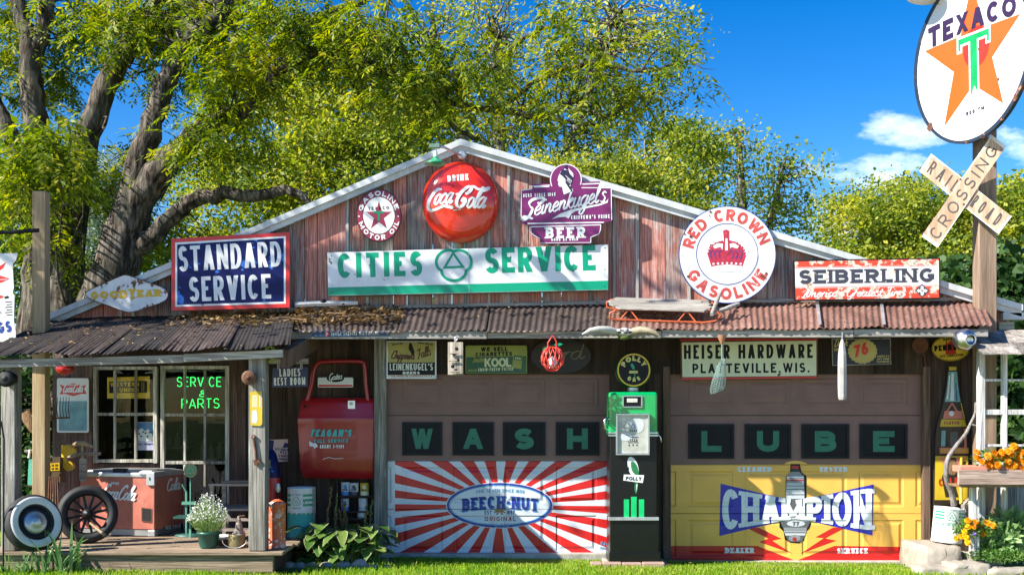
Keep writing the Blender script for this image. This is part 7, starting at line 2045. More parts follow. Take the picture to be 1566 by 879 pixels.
# stone ledge, stones and bucket
m_sand = paint("tan_limestone", (.36, .315, .255), .9, var=.3, scale=8, bump=.7, chips=.15, chipcol=(.13, .12, .07), chipscale=14)  # pinkish tan is the stone's own colour
def rock(name, label, u0, u1, y0, y1, z0, z1, seed, m=None, cat_="stone", group=None):
    r = random.Random(seed); mb = MB(); x0, x1 = X(u0, y0), X(u1, y0)
    nx, ny, nzz = 7, 4, 4; 
    def q(i, j, k):
        p = V3(i / nx * 2 - 1, j / ny * 2 - 1, k / nzz * 2 - 1); n_ = max(abs(p.x), abs(p.y), abs(p.z)); sph = p.normalized() if p.length else p
        p = p * .84 + sph * .16 * n_
        return p
    vid = {}; vs = []
    def vx(i, j, k):
        if (i, j, k) not in vid:
            p = q(i, j, k); vid[(i, j, k)] = len(vs)
            vs.append(((x0 + x1) / 2 + (x1 - x0) / 2 * p.x + r.uniform(-.012, .012), (y0 + y1) / 2 + (y1 - y0) / 2 * p.y + r.uniform(-.02, .02), (z0 + z1) / 2 + (z1 - z0) / 2 * p.z + r.uniform(-.012, .012)))
        return vid[(i, j, k)]
    fs = []
    for i in range(nx):
        for j in range(ny):
            fs.append((vx(i, j, 0), vx(i, j + 1, 0), vx(i + 1, j + 1, 0), vx(i + 1, j, 0))); fs.append((vx(i, j, nzz), vx(i + 1, j, nzz), vx(i + 1, j + 1, nzz), vx(i, j + 1, nzz)))
    for i in range(nx):
        for k in range(nzz):
            fs.append((vx(i, 0, k), vx(i + 1, 0, k), vx(i + 1, 0, k + 1), vx(i, 0, k + 1))); fs.append((vx(i, ny, k), vx(i, ny, k + 1), vx(i + 1, ny, k + 1), vx(i + 1, ny, k)))
    for j in range(ny):
        for k in range(nzz):
            fs.append((vx(0, j, k), vx(0, j, k + 1), vx(0, j + 1, k + 1), vx(0, j + 1, k))); fs.append((vx(nx, j, k), vx(nx, j + 1, k), vx(nx, j + 1, k + 1), vx(nx, j, k + 1)))
    mb.mesh(vs, fs, m or m_sand, True)
    return tag(mb.build(name), label, cat_, group)
rock("ledge_stone", "large flat limestone block under the tilted striped bucket", 1412, 1474, -.78, -.05, -.1, .235, 3)
rock("ledge_stone", "low pale stone beside the right door's lower corner at the lawn edge", 1404, 1470, -.98, -.7, -.12, .06, 4)
rock("ledge_stone", "bright rounded limestone block in front of the marigold bed", 1456, 1520, -1.06, -.74, -.1, .10, 5)
rock("ledge_stone", "long low pale stone edging the lawn at the right photo edge", 1512, 1600, -1.12, -.86, -.1, .055, 6)
rock("ledge_stone", "flat pinkish stone lying among the marigolds behind the bright block", 1480, 1535, -.74, -.5, .02, .16, 8)
cxb, cyb = X(1447, -.42), -.42
striped_can("striped_bucket", "white and green striped bucket tilted on the limestone ledge", (cxb, cyb, .238), .152, .36, tilt=.10, lower=m_whitew)
mb = MB()
def cpl2(u, v, l=0): return (cxb + .004 + .154 * math.sin(R(u)), cyb - .1545 * math.cos(R(u)) - l * .001, .238 + .02 + v)
bxs = [(-55 + 11 * i) for i in range(8)]; 
# crooked branch in the bucket
m_bark2 = wood("grey_branch_bark", (.16, .14, .13), (.42, .38, .36), 'z', isl=.05)
mb = MB(); mb.tube(cat([P(1459, 772, -.42), P(1455, 752, -.46), P(1447, 730, -.52), P(1449, 703, -.55), P(1461, 683, -.52), P(1476, 664, -.5), P(1484, 648, -.48), P(1491, 632, -.46), P(1492, 615, -.45)], 4), [.032 - .0007 * i for i in range(33)], m_bark2, 9)
mb.tube([P(1484, 648, -.48), P(1496, 652, -.5), P(1503, 650, -.5)], [.012, .01, .005], m_bark2, 6)
tag(mb.build("bare_branch"), "crooked bare grey branch standing in the striped bucket", "branch")
mb = MB(); mb.tube([P(1470, 770, -.35), P(1469, 735, -.3), P(1470, 700, -.15)], [.018, .018, .014], m_yellow, 7); tag(mb.build("yellow_stake"), "thin yellow painted stake behind the crooked branch", "stake")
mb = MB(); m_wc = paint("grey_watering_tin", (.42, .40, .38), .5, metal=.4, var=.3)
mb.plate(FP(-.35), [(1478, 772), (1494, 760), (1500, 775), (1500, 800), (1480, 800)], .16, m_wc); mb.tube([P(1480, 786, -.4), P(1468, 780, -.5), P(1478, 792, -.5)], .012, m_wc, 6)
tag(mb.build("watering_can", bevel=.01), "grey tin watering can behind the marigolds beside the bucket", "watering can")

# free standing window frame with planter and shingle roof
yw = -.62
m_wfr = wood("white_peeling_frame", (.34, .31, .27), (.55, .52, .48), 'z', (.74, .73, .71), .62, isl=.08)
t = thing("garden_window", "old white window frame with a small shingle roof and flower ledge at the right", "window frame", (X(1545, yw), yw, 0))
mb = MB()
mb.pbox(1498, 540, 1507, 850, yw, .08, m_wfr)
mb.pbox(1534, 534, 1541, 850, yw + .01, .06, m_wfr)
for v, h in ((581, 3.5), (630, 8), (681, 3.5)): mb.pbox(1507, v - h / 2, 1534, v + h / 2, yw + .015, .05, m_wfr); mb.pbox(1541, v - h / 2, 1620, v + h / 2, yw + .015, .05, m_wfr)
mb.pbox(1498, 534, 1620, 540, yw + .005, .07, m_wfr); mb.pbox(1614, 534, 1622, 850, yw, .08, m_wfr)
mb.build("frame", t, bevel=.004)
m_shing = wood("weathered_shingles", (.16, .145, .13), (.46, .40, .34), 'y', isl=.45)
mb = MB()
for row in range(5):
    y0 = yw - .42 + .16 * row; x = X(1478, yw) + (row % 2) * .05; zb = Z(536, yw) - .0 + .055 * row - .06
    while x < X(1640, yw):
        w = rng.uniform(.07, .13); mb.box(x + .002, x + w - .002, y0, y0 + .2, zb, zb + .012, m_shing, tilt=lambda a_, b_, c_, y0=y0: (a_, b_, c_ + (b_ - y0) * .36 + rng.uniform(-.002, .002))); x += w
mb.build("shingle_roof", t)
mb = MB(); mb.pbox(1466, 718, 1640, 741, yw - .36, .035, wood("rosy_plank", (.34, .22, .17), (.58, .44, .36), 'x', isl=.05)); mb.pbox(1468, 741, 1640, 745, yw - .34, .3, m_brownwd); mb.build("planter_box", t, bevel=.006)
mb = MB(); mb.pbox(1486, 745, 1494, 850, yw - .2, .08, m_wfr); mb.pbox(1494, 765, 1498, 850, yw - .2, .06, m_wfr); mb.build("planter_leg", t, bevel=.004)
mb = MB(); m_terr = paint("terracotta", (.55, .22, .15), .8, var=.15)
mb.pbox(1468, 712, 1512, 722, yw - .31, .2, m_terr); tag(mb.build("terracotta_trough", bevel=.01), "short terracotta trough in the left of the window planter", "trough")
mb = MB(); mb.pbox(1520, 712, 1620, 722, yw - .31, .2, m_terr); tag(mb.build("terracotta_trough", bevel=.01), "longer terracotta trough in the right of the window planter", "trough")
# plank fence behind, seen between the panes
mb = MB(); board_fill(mb, X(1500, .9), X(1700, .9), .9, -.1, Z(690, .9), m_greywood if False else wood("bleached_fence", (.28, .25, .22), (.5, .46, .42), 'z', isl=.3)); tag(mb.build("plank_fence"), "low bleached plank fence behind the white window frame", "fence")

m_mleaf = leafmat("marigold_leaves", [(.02, .07, .015), (.06, .16, .025), (.14, .26, .05), (.24, .34, .09)], .35, 5)
m_petal = leafmat("marigold_petals", [(.55, .16, .005), (.75, .28, .005), (.82, .42, .01)], .3, 9)
m_petaly = leafmat("yellow_petals", [(.75, .40, .005), (.85, .52, .01)], .3, 9)
def bush_cards(r, c, rad, n, L, W):
    V_ = []
    for k in range(n):
        d = V3(r.gauss(0, 1), r.gauss(0, 1), r.gauss(0, 1)).normalized() * (r.random() ** .45)
        p = V3(c[0] + d.x * rad[0], c[1] + d.y * rad[1], c[2] + d.z * rad[2])
        u = (V3(d.x, d.y, d.z * .5) + V3(r.gauss(0, .6), r.gauss(0, .6), r.gauss(0.2, .6))).normalized(); w = u.cross(V3(r.gauss(0, 1), r.gauss(0, 1), r.gauss(0, 1))).normalized()
        l = L * r.uniform(.6, 1.3); ww = W * r.uniform(.6, 1.3)
        V_.append([p, p + u * l * .5 + w * ww * .5, p + u * l, p + u * l * .5 - w * ww * .5])
    return V_
def marigold(label, c, rad, heads, seed, m_p, hr=.03, leaves=500):
    r = random.Random(seed); t = thing("marigold", label, "flowers", (c[0], c[1], c[2] - rad[2]), None)
    quadmesh("foliage", bush_cards(r, c, rad, leaves, .05, .018), [m_mleaf], parent=t)
    for (x, y, z) in heads:
        V_ = []; n_ = V3(r.gauss(0, .25), -.75, .5 + r.gauss(0, .2)).normalized(); a_ = n_.orthogonal().normalized(); b_ = n_.cross(a_)
        for ring, (n, q0, q1, li) in enumerate(((11, .25, 1, .05), (9, .15, .8, .35), (7, .05, .55, .6), (5, 0, .3, .75))):
            for k in range(n):
                g = 6.28 * k / n + ring * .4 + r.uniform(-.1, .1); d = a_ * math.cos(g) + b_ * math.sin(g); e = n_.cross(d)
                p0 = V3(x, y, z) + n_ * (hr * li * .6) + d * hr * q0; p1 = V3(x, y, z) + n_ * (hr * li) + d * hr * q1 * r.uniform(.85, 1.15); w = hr * .32 * (1.2 - ring * .2)
                V_.append([p0 - e * w * .5, p1 - e * w, p1 + e * w, p0 + e * w * .5])
        quadmesh("flower_head", V_, [m_p], parent=t)
def pxs(lst, y): return [P(u, v, y + rng.uniform(-.04, .04)) for u, v in lst]
yq = yw - .26
marigold("orange marigolds on the left of the window planter, with a low stray bloom", P(1520, 702, yq), (.21, .10, .085), pxs([(1494, 691), (1511, 697), (1521, 693), (1529, 698), (1517, 703), (1512, 709), (1526, 711), (1502, 706), (1494, 700), (1537, 704), (1514, 713), (1533, 691), (1540, 697)], yq - .08), 1, m_petal, .037, 420)
marigold("taller orange marigolds heaped on the right of the window planter", P(1556, 698, yq), (.17, .10, .10), pxs([(1551, 682), (1556, 688), (1543, 689), (1547, 694), (1560, 699), (1556, 705), (1566, 708), (1541, 705), (1552, 711), (1564, 692), (1545, 712), (1563, 716), (1571, 698)], yq - .08), 2, m_petal, .037, 420)
yq = -.78
marigold("yellow marigolds by the bucket on the ledge", P(1480, 808, yq), (.14, .10, .085), pxs([(1479, 796), (1480, 805), (1462, 823), (1470, 820), (1478, 822), (1475, 812), (1480, 829)], yq - .09), 3, m_petaly, .031, 420)
marigold("yellow orange marigolds in the bed below the planter leg", P(1502, 806, yq), (.15, .11, .085), pxs([(1481, 795), (1492, 798), (1498, 804), (1489, 805), (1503, 816), (1512, 800), (1519, 803), (1507, 798), (1500, 810)], yq - .08), 4, m_petal, .031, 480)
r = random.Random(9)
t = thing("violet_flower", "single small violet flower among the yellow marigolds", "flower", P(1490, 816, yq - .12))
quadmesh("petals", bush_cards(r, P(1490, 816, yq - .12), (.012, .008, .012), 22, .02, .016), [leafmat("violet_petals", [(.12, .06, .4), (.3, .2, .6)], .3, 3)], parent=t)
m_sage = leafmat("bed_leaves", [(.08, .17, .05), (.17, .30, .10), (.28, .42, .17), (.42, .52, .28)], .35, 3)
def leafy(name, label, c, rad, n, L, W, seed, m, catn="plant", kind=None):
    o = quadmesh(name, bush_cards(random.Random(seed), c, rad, n, L, W), [m], org=(c[0], c[1], c[2] - rad[2]))
    return tag(o, label, catn) if kind is None else tag(o, kind=kind)
leafy("leafy_plant", "tall grey green leafy plant under the window planter at the right edge", P(1548, 812, -.6), (.24, .16, .16), 520, .15, .05, 21, m_sage)
leafy("leafy_plant", "broad green leafy plant below the planter beside the marigolds", P(1528, 828, -.72), (.18, .12, .10), 300, .12, .045, 22, m_sage)
leafy("ground_cover", None, P(1535, 848, -.85), (.36, .18, .07), 1500, .03, .016, 23, m_mleaf, kind="stuff")

# ================================================================ TREES
m_bark = None
def barkmat(name, c1, c2):
    m, nd, lk, bs = _nt(name); tc = nd.new('ShaderNodeTexCoord'); v = tc.outputs['Object']
    n1 = _noise(nd, lk, v, 11, 8, .65, (1, 1, .22)); n2 = _noise(nd, lk, v, 3, 4)
    c = _ramp(nd, lk, n1, [(.40, g3(c1, .25)), (.5, c1), (.60, c2)])
    c = _mix(nd, lk, _ramp(nd, lk, n2, [(.4, (0, 0, 0)), (.7, (.5, .5, .5))]), c, (.13, .13, .10))
    lk.new(c, bs.inputs['Base Color']); bs.inputs['Roughness'].default_value = .95; bs.inputs['Specular IOR Level'].default_value = .15
    _bump(nd, lk, bs, n1, 1.0, .06); return m
m_bark = barkmat("walnut_bark", (.06, .045, .034), (.19, .155, .125))
m_twig = barkmat("pale_twig_bark", (.16, .14, .12), (.36, .33, .30))
m_wal = leafmat("walnut_leaves", [(.012, .032, .006), (.05, .095, .009), (.14, .20, .012), (.28, .31, .016), (.50, .40, .016)], .45, .8)
m_yg2 = leafmat("yellow_green_leaves", [(.022, .05, .012), (.09, .15, .02), (.22, .29, .03), (.40, .41, .05), (.62, .52, .06)], .45, .7)
m_mid = leafmat("mid_green_leaves", [(.02, .05, .012), (.06, .12, .02), (.13, .21, .035), (.25, .31, .06)], .4, .7)
m_drkl = leafmat("dark_green_leaves", [(.008, .022, .008), (.02, .055, .014), (.05, .11, .025), (.10, .17, .04)], .3, .8)
m_blg = leafmat("silvery_leaves", [(.08, .13, .09), (.20, .27, .20), (.36, .42, .33)], .4, .8)

def unit(n): 
    v = nrg.normal(size=(n, 3)); return v / np.linalg.norm(v, axis=1)[:, None]
def cards(C, L, W, upb=.3, droop=0.0):
    n = len(C); u = unit(n); u[:, 2] = u[:, 2] * .7 - droop; u /= np.linalg.norm(u, axis=1)[:, None]
    w = np.cross(u, unit(n) + np.array([0, 0, upb])); w /= np.linalg.norm(w, axis=1)[:, None] + 1e-9
    k_ = np.exp(nrg.normal(0, .24, n)); l = (L * k_)[:, None]; ww = (W * k_ * nrg.uniform(.75, 1.2, n))[:, None]
    f = np.cross(u, w) * ww * .18
    return np.stack([C, C + u * l * .45 + w * ww * .5 + f, C + u * l, C + u * l * .45 - w * ww * .5 + f], 1)
def blob_px(u, v, ru, rv, y, ry): 
    s = (y + D) / F; return (P(u, v, y), (ru * s, ry, rv * s))
def cluster_leaves(blobs, ncl, per, sig, L, W, hollow=.45, droop=.15):
    cl = []
    wts = np.array([b[1][0] * b[1][2] * (b[2] if len(b) > 2 else 1) for b in blobs]); wts = wts / wts.sum()
    for b, k in zip(blobs, np.round(wts * ncl).astype(int)):
        d = unit(k) * (nrg.uniform(hollow ** 3, 1, k) ** (1 / 3))[:, None]
        cl.append(np.array(b[0]) + d * np.array(b[1]))
    cl = np.concatenate(cl)
    C = np.repeat(cl, per, 0) + nrg.normal(size=(len(cl) * per, 3)) * np.array([sig, sig, sig * .7])
    return cl, cards(C, L, W, droop=droop)
def twig_mesh(mb, src, cl, n, r0, m, rngs):
    idx = nrg.choice(len(cl), min(n, len(cl)), replace=False); src = [Vector(p) for p in src]
    for i in idx:
        c = Vector(cl[i]); s = min(src, key=lambda p: (p - c).length + rngs.uniform(0, .8))
        mid = s.lerp(c, .5) + V3(rngs.gauss(0, .18), rngs.gauss(0, .18), rngs.gauss(.1, .15)) * min(1, (c - s).length * .4)
        q1 = s.lerp(mid, .5) + V3(rngs.gauss(0, .08), 0, rngs.gauss(0, .08)); 
        mb.tube([s, q1, mid, mid.lerp(c, .5) + V3(rngs.gauss(0, .06), 0, rngs.gauss(0, .06)), c], [r0, r0 * .75, r0 * .5, r0 * .32, r0 * .12], m, 5, cap=False)
def tree(name, label, base, trunk_pts, blobs, ncl, per, sig, L, W, mleaf, mbark, r0, tw=60, twr=.02, seed=1, droop=.15, hollow=.4):
    t = thing(name, label, "tree", base); rg_ = random.Random(seed)
    cl, V_ = cluster_leaves(blobs, ncl, per, sig, L, W, hollow, droop)
    quadmesh("crown", V_, [mleaf], parent=t)
    mb = MB(); src = []
    for pts, rad in trunk_pts:
        q = cat([tuple(p) for p in pts], 5); rr_ = np.interp(np.linspace(0, 1, len(q)), np.linspace(0, 1, len(rad)), rad)
        mb.tube(q, list(rr_), mbark, 10, cap=False); src += q[len(q) // 3:]
    if tw: twig_mesh(mb, src, cl, tw, twr, mbark, rg_)
    mb.build("trunk", t)
    return t

# the two big walnuts at the left, behind the building
YT = 6.0; sT = (YT + D) / F
def limb(pxl, wid, dy=0.0, y=YT): return ([P(u, v, y + dy * i) for i, (u, v) in enumerate(pxl)], [w * (y + D) / F / 2 for w in wid])
limbs1 = [limb([(150, 640), (153, 540), (160, 460), (183, 390), (205, 305), (222, 220), (250, 130), (288, 70), (330, 20), (385, -45)], [84, 80, 74, 66, 52, 36, 29, 24, 18, 13]),
          limb([(202, 325), (240, 268), (298, 208), (345, 180), (398, 150), (420, 110), (480, 82), (540, 98), (600, 113), (655, 135), (700, 160), (762, 170), (820, 178), (870, 160)], [50, 44, 34, 28, 22, 19, 16, 15, 14, 13, 11, 9, 7, 4], -.12),
          limb([(190, 390), (236, 358), (278, 318), (330, 298), (395, 300), (455, 294), (475, 315)], [34, 28, 24, 22, 17, 12, 7], -.1),
          limb([(655, 135), (690, 190), (730, 210), (770, 240)], [9, 8, 7, 5], -.1), limb([(700, 160), (740, 120), (800, 60), (870, 30)], [8, 7, 6, 4], -.1), limb([(420, 112), (470, 40), (560, 0), (640, -30)], [14, 12, 10, 6], -.1)]
def fronds(blobs, n, Lf, leaf, wleaf, hang=.55):
    cl = []; w = np.array([b[1][0] * b[1][2] * (b[2] if len(b) > 2 else 1) for b in blobs]); w = w / w.sum()
    for b, k in zip(blobs, np.round(w * n).astype(int)):
        k1 = max(1, k // 7); cc = np.array(b[0]) + unit(k1) * (nrg.uniform(.02, 1, k1) ** (1 / 3))[:, None] * np.array(b[1])
        cl.append(np.repeat(cc, 7, 0) + nrg.normal(size=(k1 * 7, 3)) * .22)
    S = np.concatenate(cl); n = len(S)
    d = unit(n); d[:, 2] = d[:, 2] * .35 - hang * nrg.uniform(.2, 1.3, n); d /= np.linalg.norm(d, axis=1)[:, None]
    out = []
    side = np.cross(d, np.array([0, 0, 1.0])); side /= np.linalg.norm(side, axis=1)[:, None] + 1e-9
    nor = np.cross(side, d)
    Lq = (Lf * nrg.uniform(.7, 1.2, n))[:, None]
    for j in range(7):
        tt = .25 + .75 * j / 6; p = S + d * Lq * tt + np.array([0, 0, -1]) * Lq * .28 * tt * tt
        for sgn in ((-1, 1) if j < 6 else (0,)):
            u = d * .55 + side * sgn * .8 - np.array([0, 0, .25]) + nrg.normal(size=(n, 3)) * .15; u /= np.linalg.norm(u, axis=1)[:, None]
            ww = np.cross(u, nor + nrg.normal(size=(n, 3)) * .3); ww /= np.linalg.norm(ww, axis=1)[:, None] + 1e-9
            l = (leaf * nrg.uniform(.7, 1.25, n) * (.75 + .5 * math.sin(tt * 2.6)))[:, None]
            out.append(np.stack([p, p + u * l * .42 + ww * wleaf * .5, p + u * l, p + u * l * .42 - ww * wleaf * .5], 1))
    return np.concatenate(out), S
def walnut(label, limbs, blobs, n, base, twn, seed):
    t = thing("walnut_tree", label, "tree", base); rg_ = random.Random(seed)
    V_, S = fronds(blobs, n, .40, .105, .036)
    quadmesh("crown", V_, [m_wal], parent=t)
    mb = MB(); src = []
    for pts, rad in limbs:
        q = cat([tuple(p) for p in pts], 5); rr_ = np.interp(np.linspace(0, 1, len(q)), np.linspace(0, 1, len(rad)), rad)
        q = [V3(*p) + V3(rg_.gauss(0, .022), 0, rg_.gauss(0, .022)) for p in q]
        mb.tube(q, [a_ * rg_.uniform(.95, 1.05) for a_ in rr_], m_bark, 28, cap=False, ridge=.035); src += q[4:]
    twig_mesh(mb, src, S, twn, .022, m_bark, rg_)
    mb.build("trunk", t)
b = blob_px
W1 = [b(350, 30, 110, 60, 7.0, .8), b(240, 10, 70, 40, 6.8, .8), b(365, 120, 60, 55, 5.4, .8), b(335, 205, 50, 50, 5.4, .7), b(225, 250, 25, 40, 7.2, .6), b(265, 350, 50, 35, 7.0, .7), b(450, 50, 85, 55, 5.4, 1.0), b(560, 60, 100, 50, 5.0, 1.1), b(640, 110, 85, 50, 4.8, 1.0), b(320, 60, 40, 45, 5.2, .6) + (.5,), b(150, 300, 30, 45, 7.2, .6),
      b(720, 110, 80, 60, 4.5, 1.0) + (.4,), b(790, 150, 75, 55, 4.5, 1.0) + (.4,), b(880, 110, 80, 60, 4.4, 1.0) + (.35,), b(960, 130, 65, 55, 4.4, .9) + (.35,), b(1025, 105, 40, 45, 4.4, .8) + (.5,), b(870, 50, 70, 35, 4.6, .9) + (.4,), b(930, 190, 45, 25, 4.4, .8) + (.4,)]
limbs1 += [limb([(762, 170), (830, 120), (900, 100), (980, 110), (1050, 95)], [9, 8, 7, 5, 3], -.05, 4.9), limb([(830, 178), (890, 190), (940, 175), (1000, 140)], [7, 6, 5, 3], -.05, 4.8)]
walnut("huge walnut with rugged forking limbs rising behind the left end of the gable", limbs1, W1, 3300, P(150, 640, YT), 240, 3)
limbs2 = [limb([(62, 640), (60, 520), (66, 420), (64, 330), (58, 240), (52, 170), (48, 110), (46, 70), (30, 20), (18, -40)], [70, 64, 58, 50, 40, 36, 32, 30, 22, 18], 0, 7), limb([(48, 100), (60, 60), (72, 10), (80, -40)], [28, 24, 22, 18], 0, 7),
          limb([(100, 640), (98, 520), (104, 400), (112, 320), (130, 225), (165, 130), (196, 75), (232, 20), (270, -45)], [64, 58, 50, 42, 38, 34, 30, 24, 18], 0, 6.8), limb([(64, 300), (40, 250), (10, 200), (-20, 130), (-40, 60)], [30, 28, 26, 22, 18], 0, 7)]
W2 = [b(20, 30, 45, 45, 7.6, .7), b(120, 40, 50, 45, 7.6, .7), b(185, 35, 50, 40, 6.2, .7), b(10, 120, 35, 40, 7.6, .7), b(85, 230, 40, 50, 6.0, .6), b(45, 310, 45, 45, 6.2, .6), b(20, 270, 35, 40, 7.6, .6), b(95, 370, 35, 30, 6.2, .5) + (.6,), b(240, 90, 40, 40, 7, .7), b(62, 240, 34, 30, .4, .35) + (5,), b(90, 110, 30, 40, 7.6, .5)]
walnut("second walnut with two dark trunks at the far left edge", limbs2, W2, 1900, P(75, 640, 7), 110, 4)

# background trees
tree("leafy_tree", "broad yellow green tree filling the space behind the gable's left slope", P(480, 640, 13), [([P(480, 640, 13), P(490, 420, 13), P(530, 240, 13), P(560, 60, 13)], [.35, .25, .15, .05])],
     [b(430, 220, 130, 120, 13, 2.2), b(540, 280, 130, 110, 12.5, 2.2), b(560, 150, 120, 100, 13, 2.2), b(380, 320, 120, 90, 12.6, 2), b(650, 230, 90, 80, 12.6, 2), b(480, 110, 90, 70, 13.5, 2) + (.6,)], 560, 92, .23, .10, .06, m_yg2, m_twig, .3, 170, .035, 5)
tree("lacy_tree", "tall thinly leaved tree with pale twigs behind the gable's peak", P(820, 640, 12), [([P(800, 640, 12), P(790, 420, 12), P(765, 240, 12), P(760, 60, 12)], [.3, .24, .18, .08]), ([P(790, 420, 12), P(850, 280, 12), P(900, 140, 12), P(940, 20, 12)], [.2, .14, .1, .04]), ([P(780, 330, 12), P(700, 200, 12), P(660, 60, 12)], [.14, .1, .04])],
     [b(700, 70, 100, 90, 12, 1.8, ), b(800, 40, 110, 70, 12, 1.8), b(920, 50, 110, 70, 12, 1.8), b(1000, 90, 70, 75, 12, 1.5), b(860, 150, 120, 90, 12, 1.8), b(960, 200, 90, 60, 12, 1.5), b(760, 190, 100, 70, 11.6, 1.6), b(1040, 70, 40, 60, 12, 1), b(880, 265, 110, 40, 12, 1.5)], 420, 26, .22, .095, .055, m_yg2, m_twig, .3, 330, .03, 6, hollow=.3)
tree("leafy_tree", "low bright yellow green tree just above the gable's right slope", P(980, 640, 10), [([P(980, 640, 10), P(985, 420, 10), P(980, 260, 10)], [.2, .15, .06])],
     [b(930, 290, 90, 55, 10, 1.3), b(1010, 310, 85, 60, 10, 1.3), b(1060, 250, 50, 50, 10.5, 1), b(870, 270, 60, 35, 10, 1), b(1040, 210, 40, 30, 10.5, 1)], 330, 75, .19, .078, .046, m_yg2, m_twig, .2, 60, .025, 7)
tree("lacy_tree", "slender airy tree with clumped leaves right of the gable against the sky", P(1150, 640, 15), [([P(1150, 640, 15), P(1140, 420, 15), P(1135, 300, 15), P(1130, 200, 15)], [.2, .15, .1, .03]), ([P(1145, 420, 15), P(1180, 330, 15), P(1200, 245, 15)], [.12, .08, .02])],
     [b(1110, 235, 50, 40, 15, 1), b(1160, 260, 60, 50, 15, 1.2), b(1205, 280, 50, 55, 15, 1.2), b(1150, 330, 70, 50, 15, 1.2), b(1215, 350, 45, 45, 15, 1), b(1240, 265, 20, 25, 15, .6), b(1130, 200, 22, 18, 15, .6)], 170, 22, .22, .10, .06, m_yg2, m_twig, .2, 110, .022, 8, hollow=.2)
tree("leafy_tree", "dense rounded green tree above the flaking red and white sign", P(1370, 640, 11), [([P(1370, 640, 11), P(1375, 460, 11), P(1380, 330, 11)], [.25, .2, .08])],
     [b(1310, 345, 60, 55, 11, 1.4), b(1370, 325, 60, 55, 11, 1.4), b(1430, 330, 60, 60, 11, 1.4), b(1400, 390, 90, 60, 10.6, 1.4), b(1290, 400, 60, 40, 11, 1.2), b(1480, 350, 50, 50, 11, 1.2)], 400, 85, .20, .082, .048, m_yg2, m_twig, .2, 60, .02, 9)
tree("leafy_tree", "yellowish tree at the far right beyond the tall pole", P(1560, 640, 10), [([P(1560, 640, 10), P(1555, 400, 10), P(1550, 300, 10)], [.2, .14, .05])],
     [b(1545, 330, 45, 50, 10, 1.2), b(1600, 320, 60, 60, 10, 1.3), b(1540, 400, 40, 50, 10, 1.1), b(1610, 420, 60, 70, 10, 1.2)], 240, 80, .2, .10, .06, m_yg2, m_twig, .2, 40, .02, 10)
tree("dark_shrub", "dark broad leaved shrub behind the tall pole and shingle roof", P(1530, 640, 5.6), [([P(1530, 640, 5.6), P(1525, 520, 5.6), P(1520, 430, 5.6)], [.06, .05, .02])],
     [b(1500, 430, 50, 45, 5.6, .7), b(1545, 440, 45, 60, 5.4, .7), b(1560, 540, 70, 90, 5.2, .8), b(1550, 640, 80, 70, 5.2, .8)], 230, 26, .18, .17, .12, m_drkl, m_bark, .05, 40, .012, 11)
tree("silvery_tree", "small silvery leaved tree in the gap between the two walnuts", P(150, 640, 16), [([P(150, 640, 16), P(155, 420, 16), P(160, 280, 16)], [.15, .1, .04])],
     [b(165, 290, 45, 55, 16, 1.2), b(150, 350, 50, 60, 16, 1.2), b(185, 340, 40, 50, 16, 1.2)], 170, 55, .22, .10, .05, m_blg, m_twig, .15, 20, .02, 12)
tree("leafy_tree", "distant green tree behind the walnut trunks at the left edge", P(40, 640, 17), [([P(40, 640, 17), P(40, 450, 17), P(35, 330, 17)], [.2, .15, .05])],
     [b(-20, 330, 80, 90, 17, 2), b(40, 400, 90, 100, 17, 2), b(120, 430, 80, 80, 17, 2), b(230, 420, 80, 70, 17, 2), b(10, 260, 40, 40, 17, 2)], 380, 50, .34, .13, .08, m_mid, m_bark, .2, 40, .03, 13)
tree("dark_shrub", "dark leafy shrub seen between the left porch post and the wall", P(40, 640, 2.6), [([P(20, 800, 2.6), P(30, 700, 2.6), P(30, 600, 2.6)], [.05, .04, .02])],
     [b(30, 570, 60, 50, 2.6, .6), b(-30, 640, 80, 100, 2.6, .6), b(50, 690, 45, 60, 2.6, .6), b(0, 780, 80, 60, 2.2, .6)], 240, 24, .15, .11, .07, m_drkl, m_bark, .05, 20, .012, 14)
# shade tree on the lawn, left of the camera: its branches dapple the front
def sunpt(u, v, t_, y=0): p = V3(*P(u, v, y)); return p - SUN * (t_ * .72)
def sblob(u, v, ru, rv, t_, w=1.0): c = sunpt(u, v, t_); s = D / F; return (tuple(c), (ru * s * .9, .6, rv * s), w)
shade = [sblob(190, 475, 170, 50, 9.5, 1.6), sblob(330, 490, 130, 40, 9.0, 1.6), sblob(470, 400, 70, 120, 9.3, .12), sblob(590, 420, 90, 110, 9.0, .25), sblob(620, 290, 40, 40, 9.4, .4), sblob(730, 250, 60, 50, 9.4, .3), sblob(860, 380, 80, 90, 9.2, .14), sblob(975, 400, 40, 80, 9.2, .3), sblob(330, 410, 100, 60, 9.4, .25), sblob(560, 490, 170, 28, 9.2, .6), sblob(800, 490, 120, 22, 9.2, .6), sblob(700, 770, 110, 60, 9.2, .1)]
tb = sunpt(100, 700, 11.5); base_ = (tb.x - 1.0, tb.y, 0)
top_ = sunpt(250, 450, 9.6)
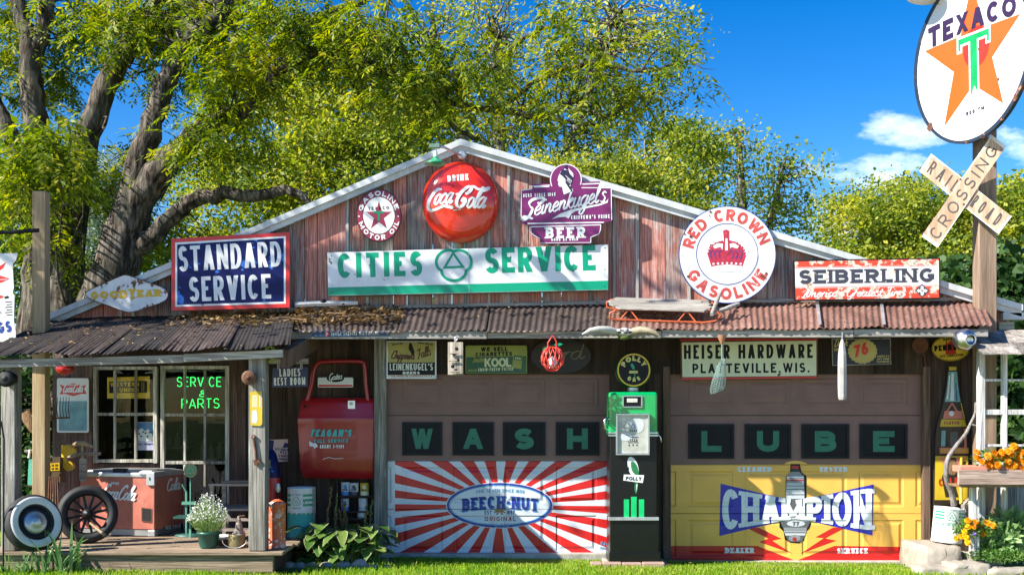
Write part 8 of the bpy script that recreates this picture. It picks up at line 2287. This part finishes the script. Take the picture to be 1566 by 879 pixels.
lim = [([V3(*base_), V3(base_[0] + .2, base_[1], 3.5), V3(base_[0] + .8, base_[1] + .2, 6.5), sunpt(250, 470, 9.8), sunpt(450, 400, 9.4), sunpt(690, 330, 9.3), sunpt(760, 250, 9.3)], [.4, .34, .25, .09, .05, .036, .016]),
       ([sunpt(250, 470, 9.8), sunpt(420, 500, 9.4), sunpt(650, 470, 9.2), sunpt(850, 420, 9.2), sunpt(980, 360, 9.2)], [.06, .05, .04, .03, .012]), ([sunpt(480, 430, 9.4), sunpt(600, 470, 9.2), sunpt(720, 470, 9.2)], [.04, .03, .012]),
       ([sunpt(560, 400, 9.3), sunpt(660, 290, 9.3), sunpt(720, 220, 9.3)], [.034, .028, .012]), ([sunpt(690, 330, 9.3), sunpt(720, 300, 9.3), sunpt(700, 370, 9.3)], [.03, .025, .012]), ([sunpt(800, 430, 9.2), sunpt(880, 330, 9.2), sunpt(950, 270, 9.2)], [.03, .024, .01])]
tree("shade_tree", "leafy tree on the lawn left of the view, dappling the front of the garage", base_, lim, shade, 85, 14, .22, .16, .07, m_wal, m_bark, .3, 90, .016, 15, hollow=.1)
# far-off wood closing the horizon on both sides
cw = []
for x in np.arange(-90, 91, 4.0):
    for k in range(2):
        h = nrg.uniform(3.2, 5.5); cw.append(((x + nrg.uniform(-2, 2), 38 + 6 * k + nrg.uniform(-2, 2), h * .75), (nrg.uniform(3, 4.5), 2.5, h)))
_, Vw = cluster_leaves(cw, 1500, 22, .55, .42, .3, .5)
tag(quadmesh("far_wood", Vw, [m_mid]), kind="stuff")
tree("leafy_tree", "round green tree standing out on the lawn well left of the garage", (-15, 9, 0), [([V3(-15, 9, 0), V3(-14.8, 9, 2.5), V3(-15.1, 9, 5)], [.25, .2, .08])], [((-15, 9, 4.8), (2.4, 2, 2.2)), ((-13.8, 9, 3.8), (1.5, 1.4, 1.3)), ((-16.2, 8.6, 3.9), (1.5, 1.3, 1.4))], 260, 40, .24, .14, .08, m_mid, m_bark, .2, 40, .02, 31)
tree("leafy_tree", "round green tree standing out on the lawn well right of the garage", (13, 10, 0), [([V3(13, 10, 0), V3(13.2, 10, 2.5), V3(13, 10, 5)], [.25, .2, .08])], [((13, 10, 4.6), (2.3, 2, 2.1)), ((14.3, 10, 3.7), (1.5, 1.4, 1.3)), ((11.8, 9.6, 3.8), (1.5, 1.3, 1.4))], 260, 40, .24, .14, .08, m_mid, m_bark, .2, 40, .02, 32)
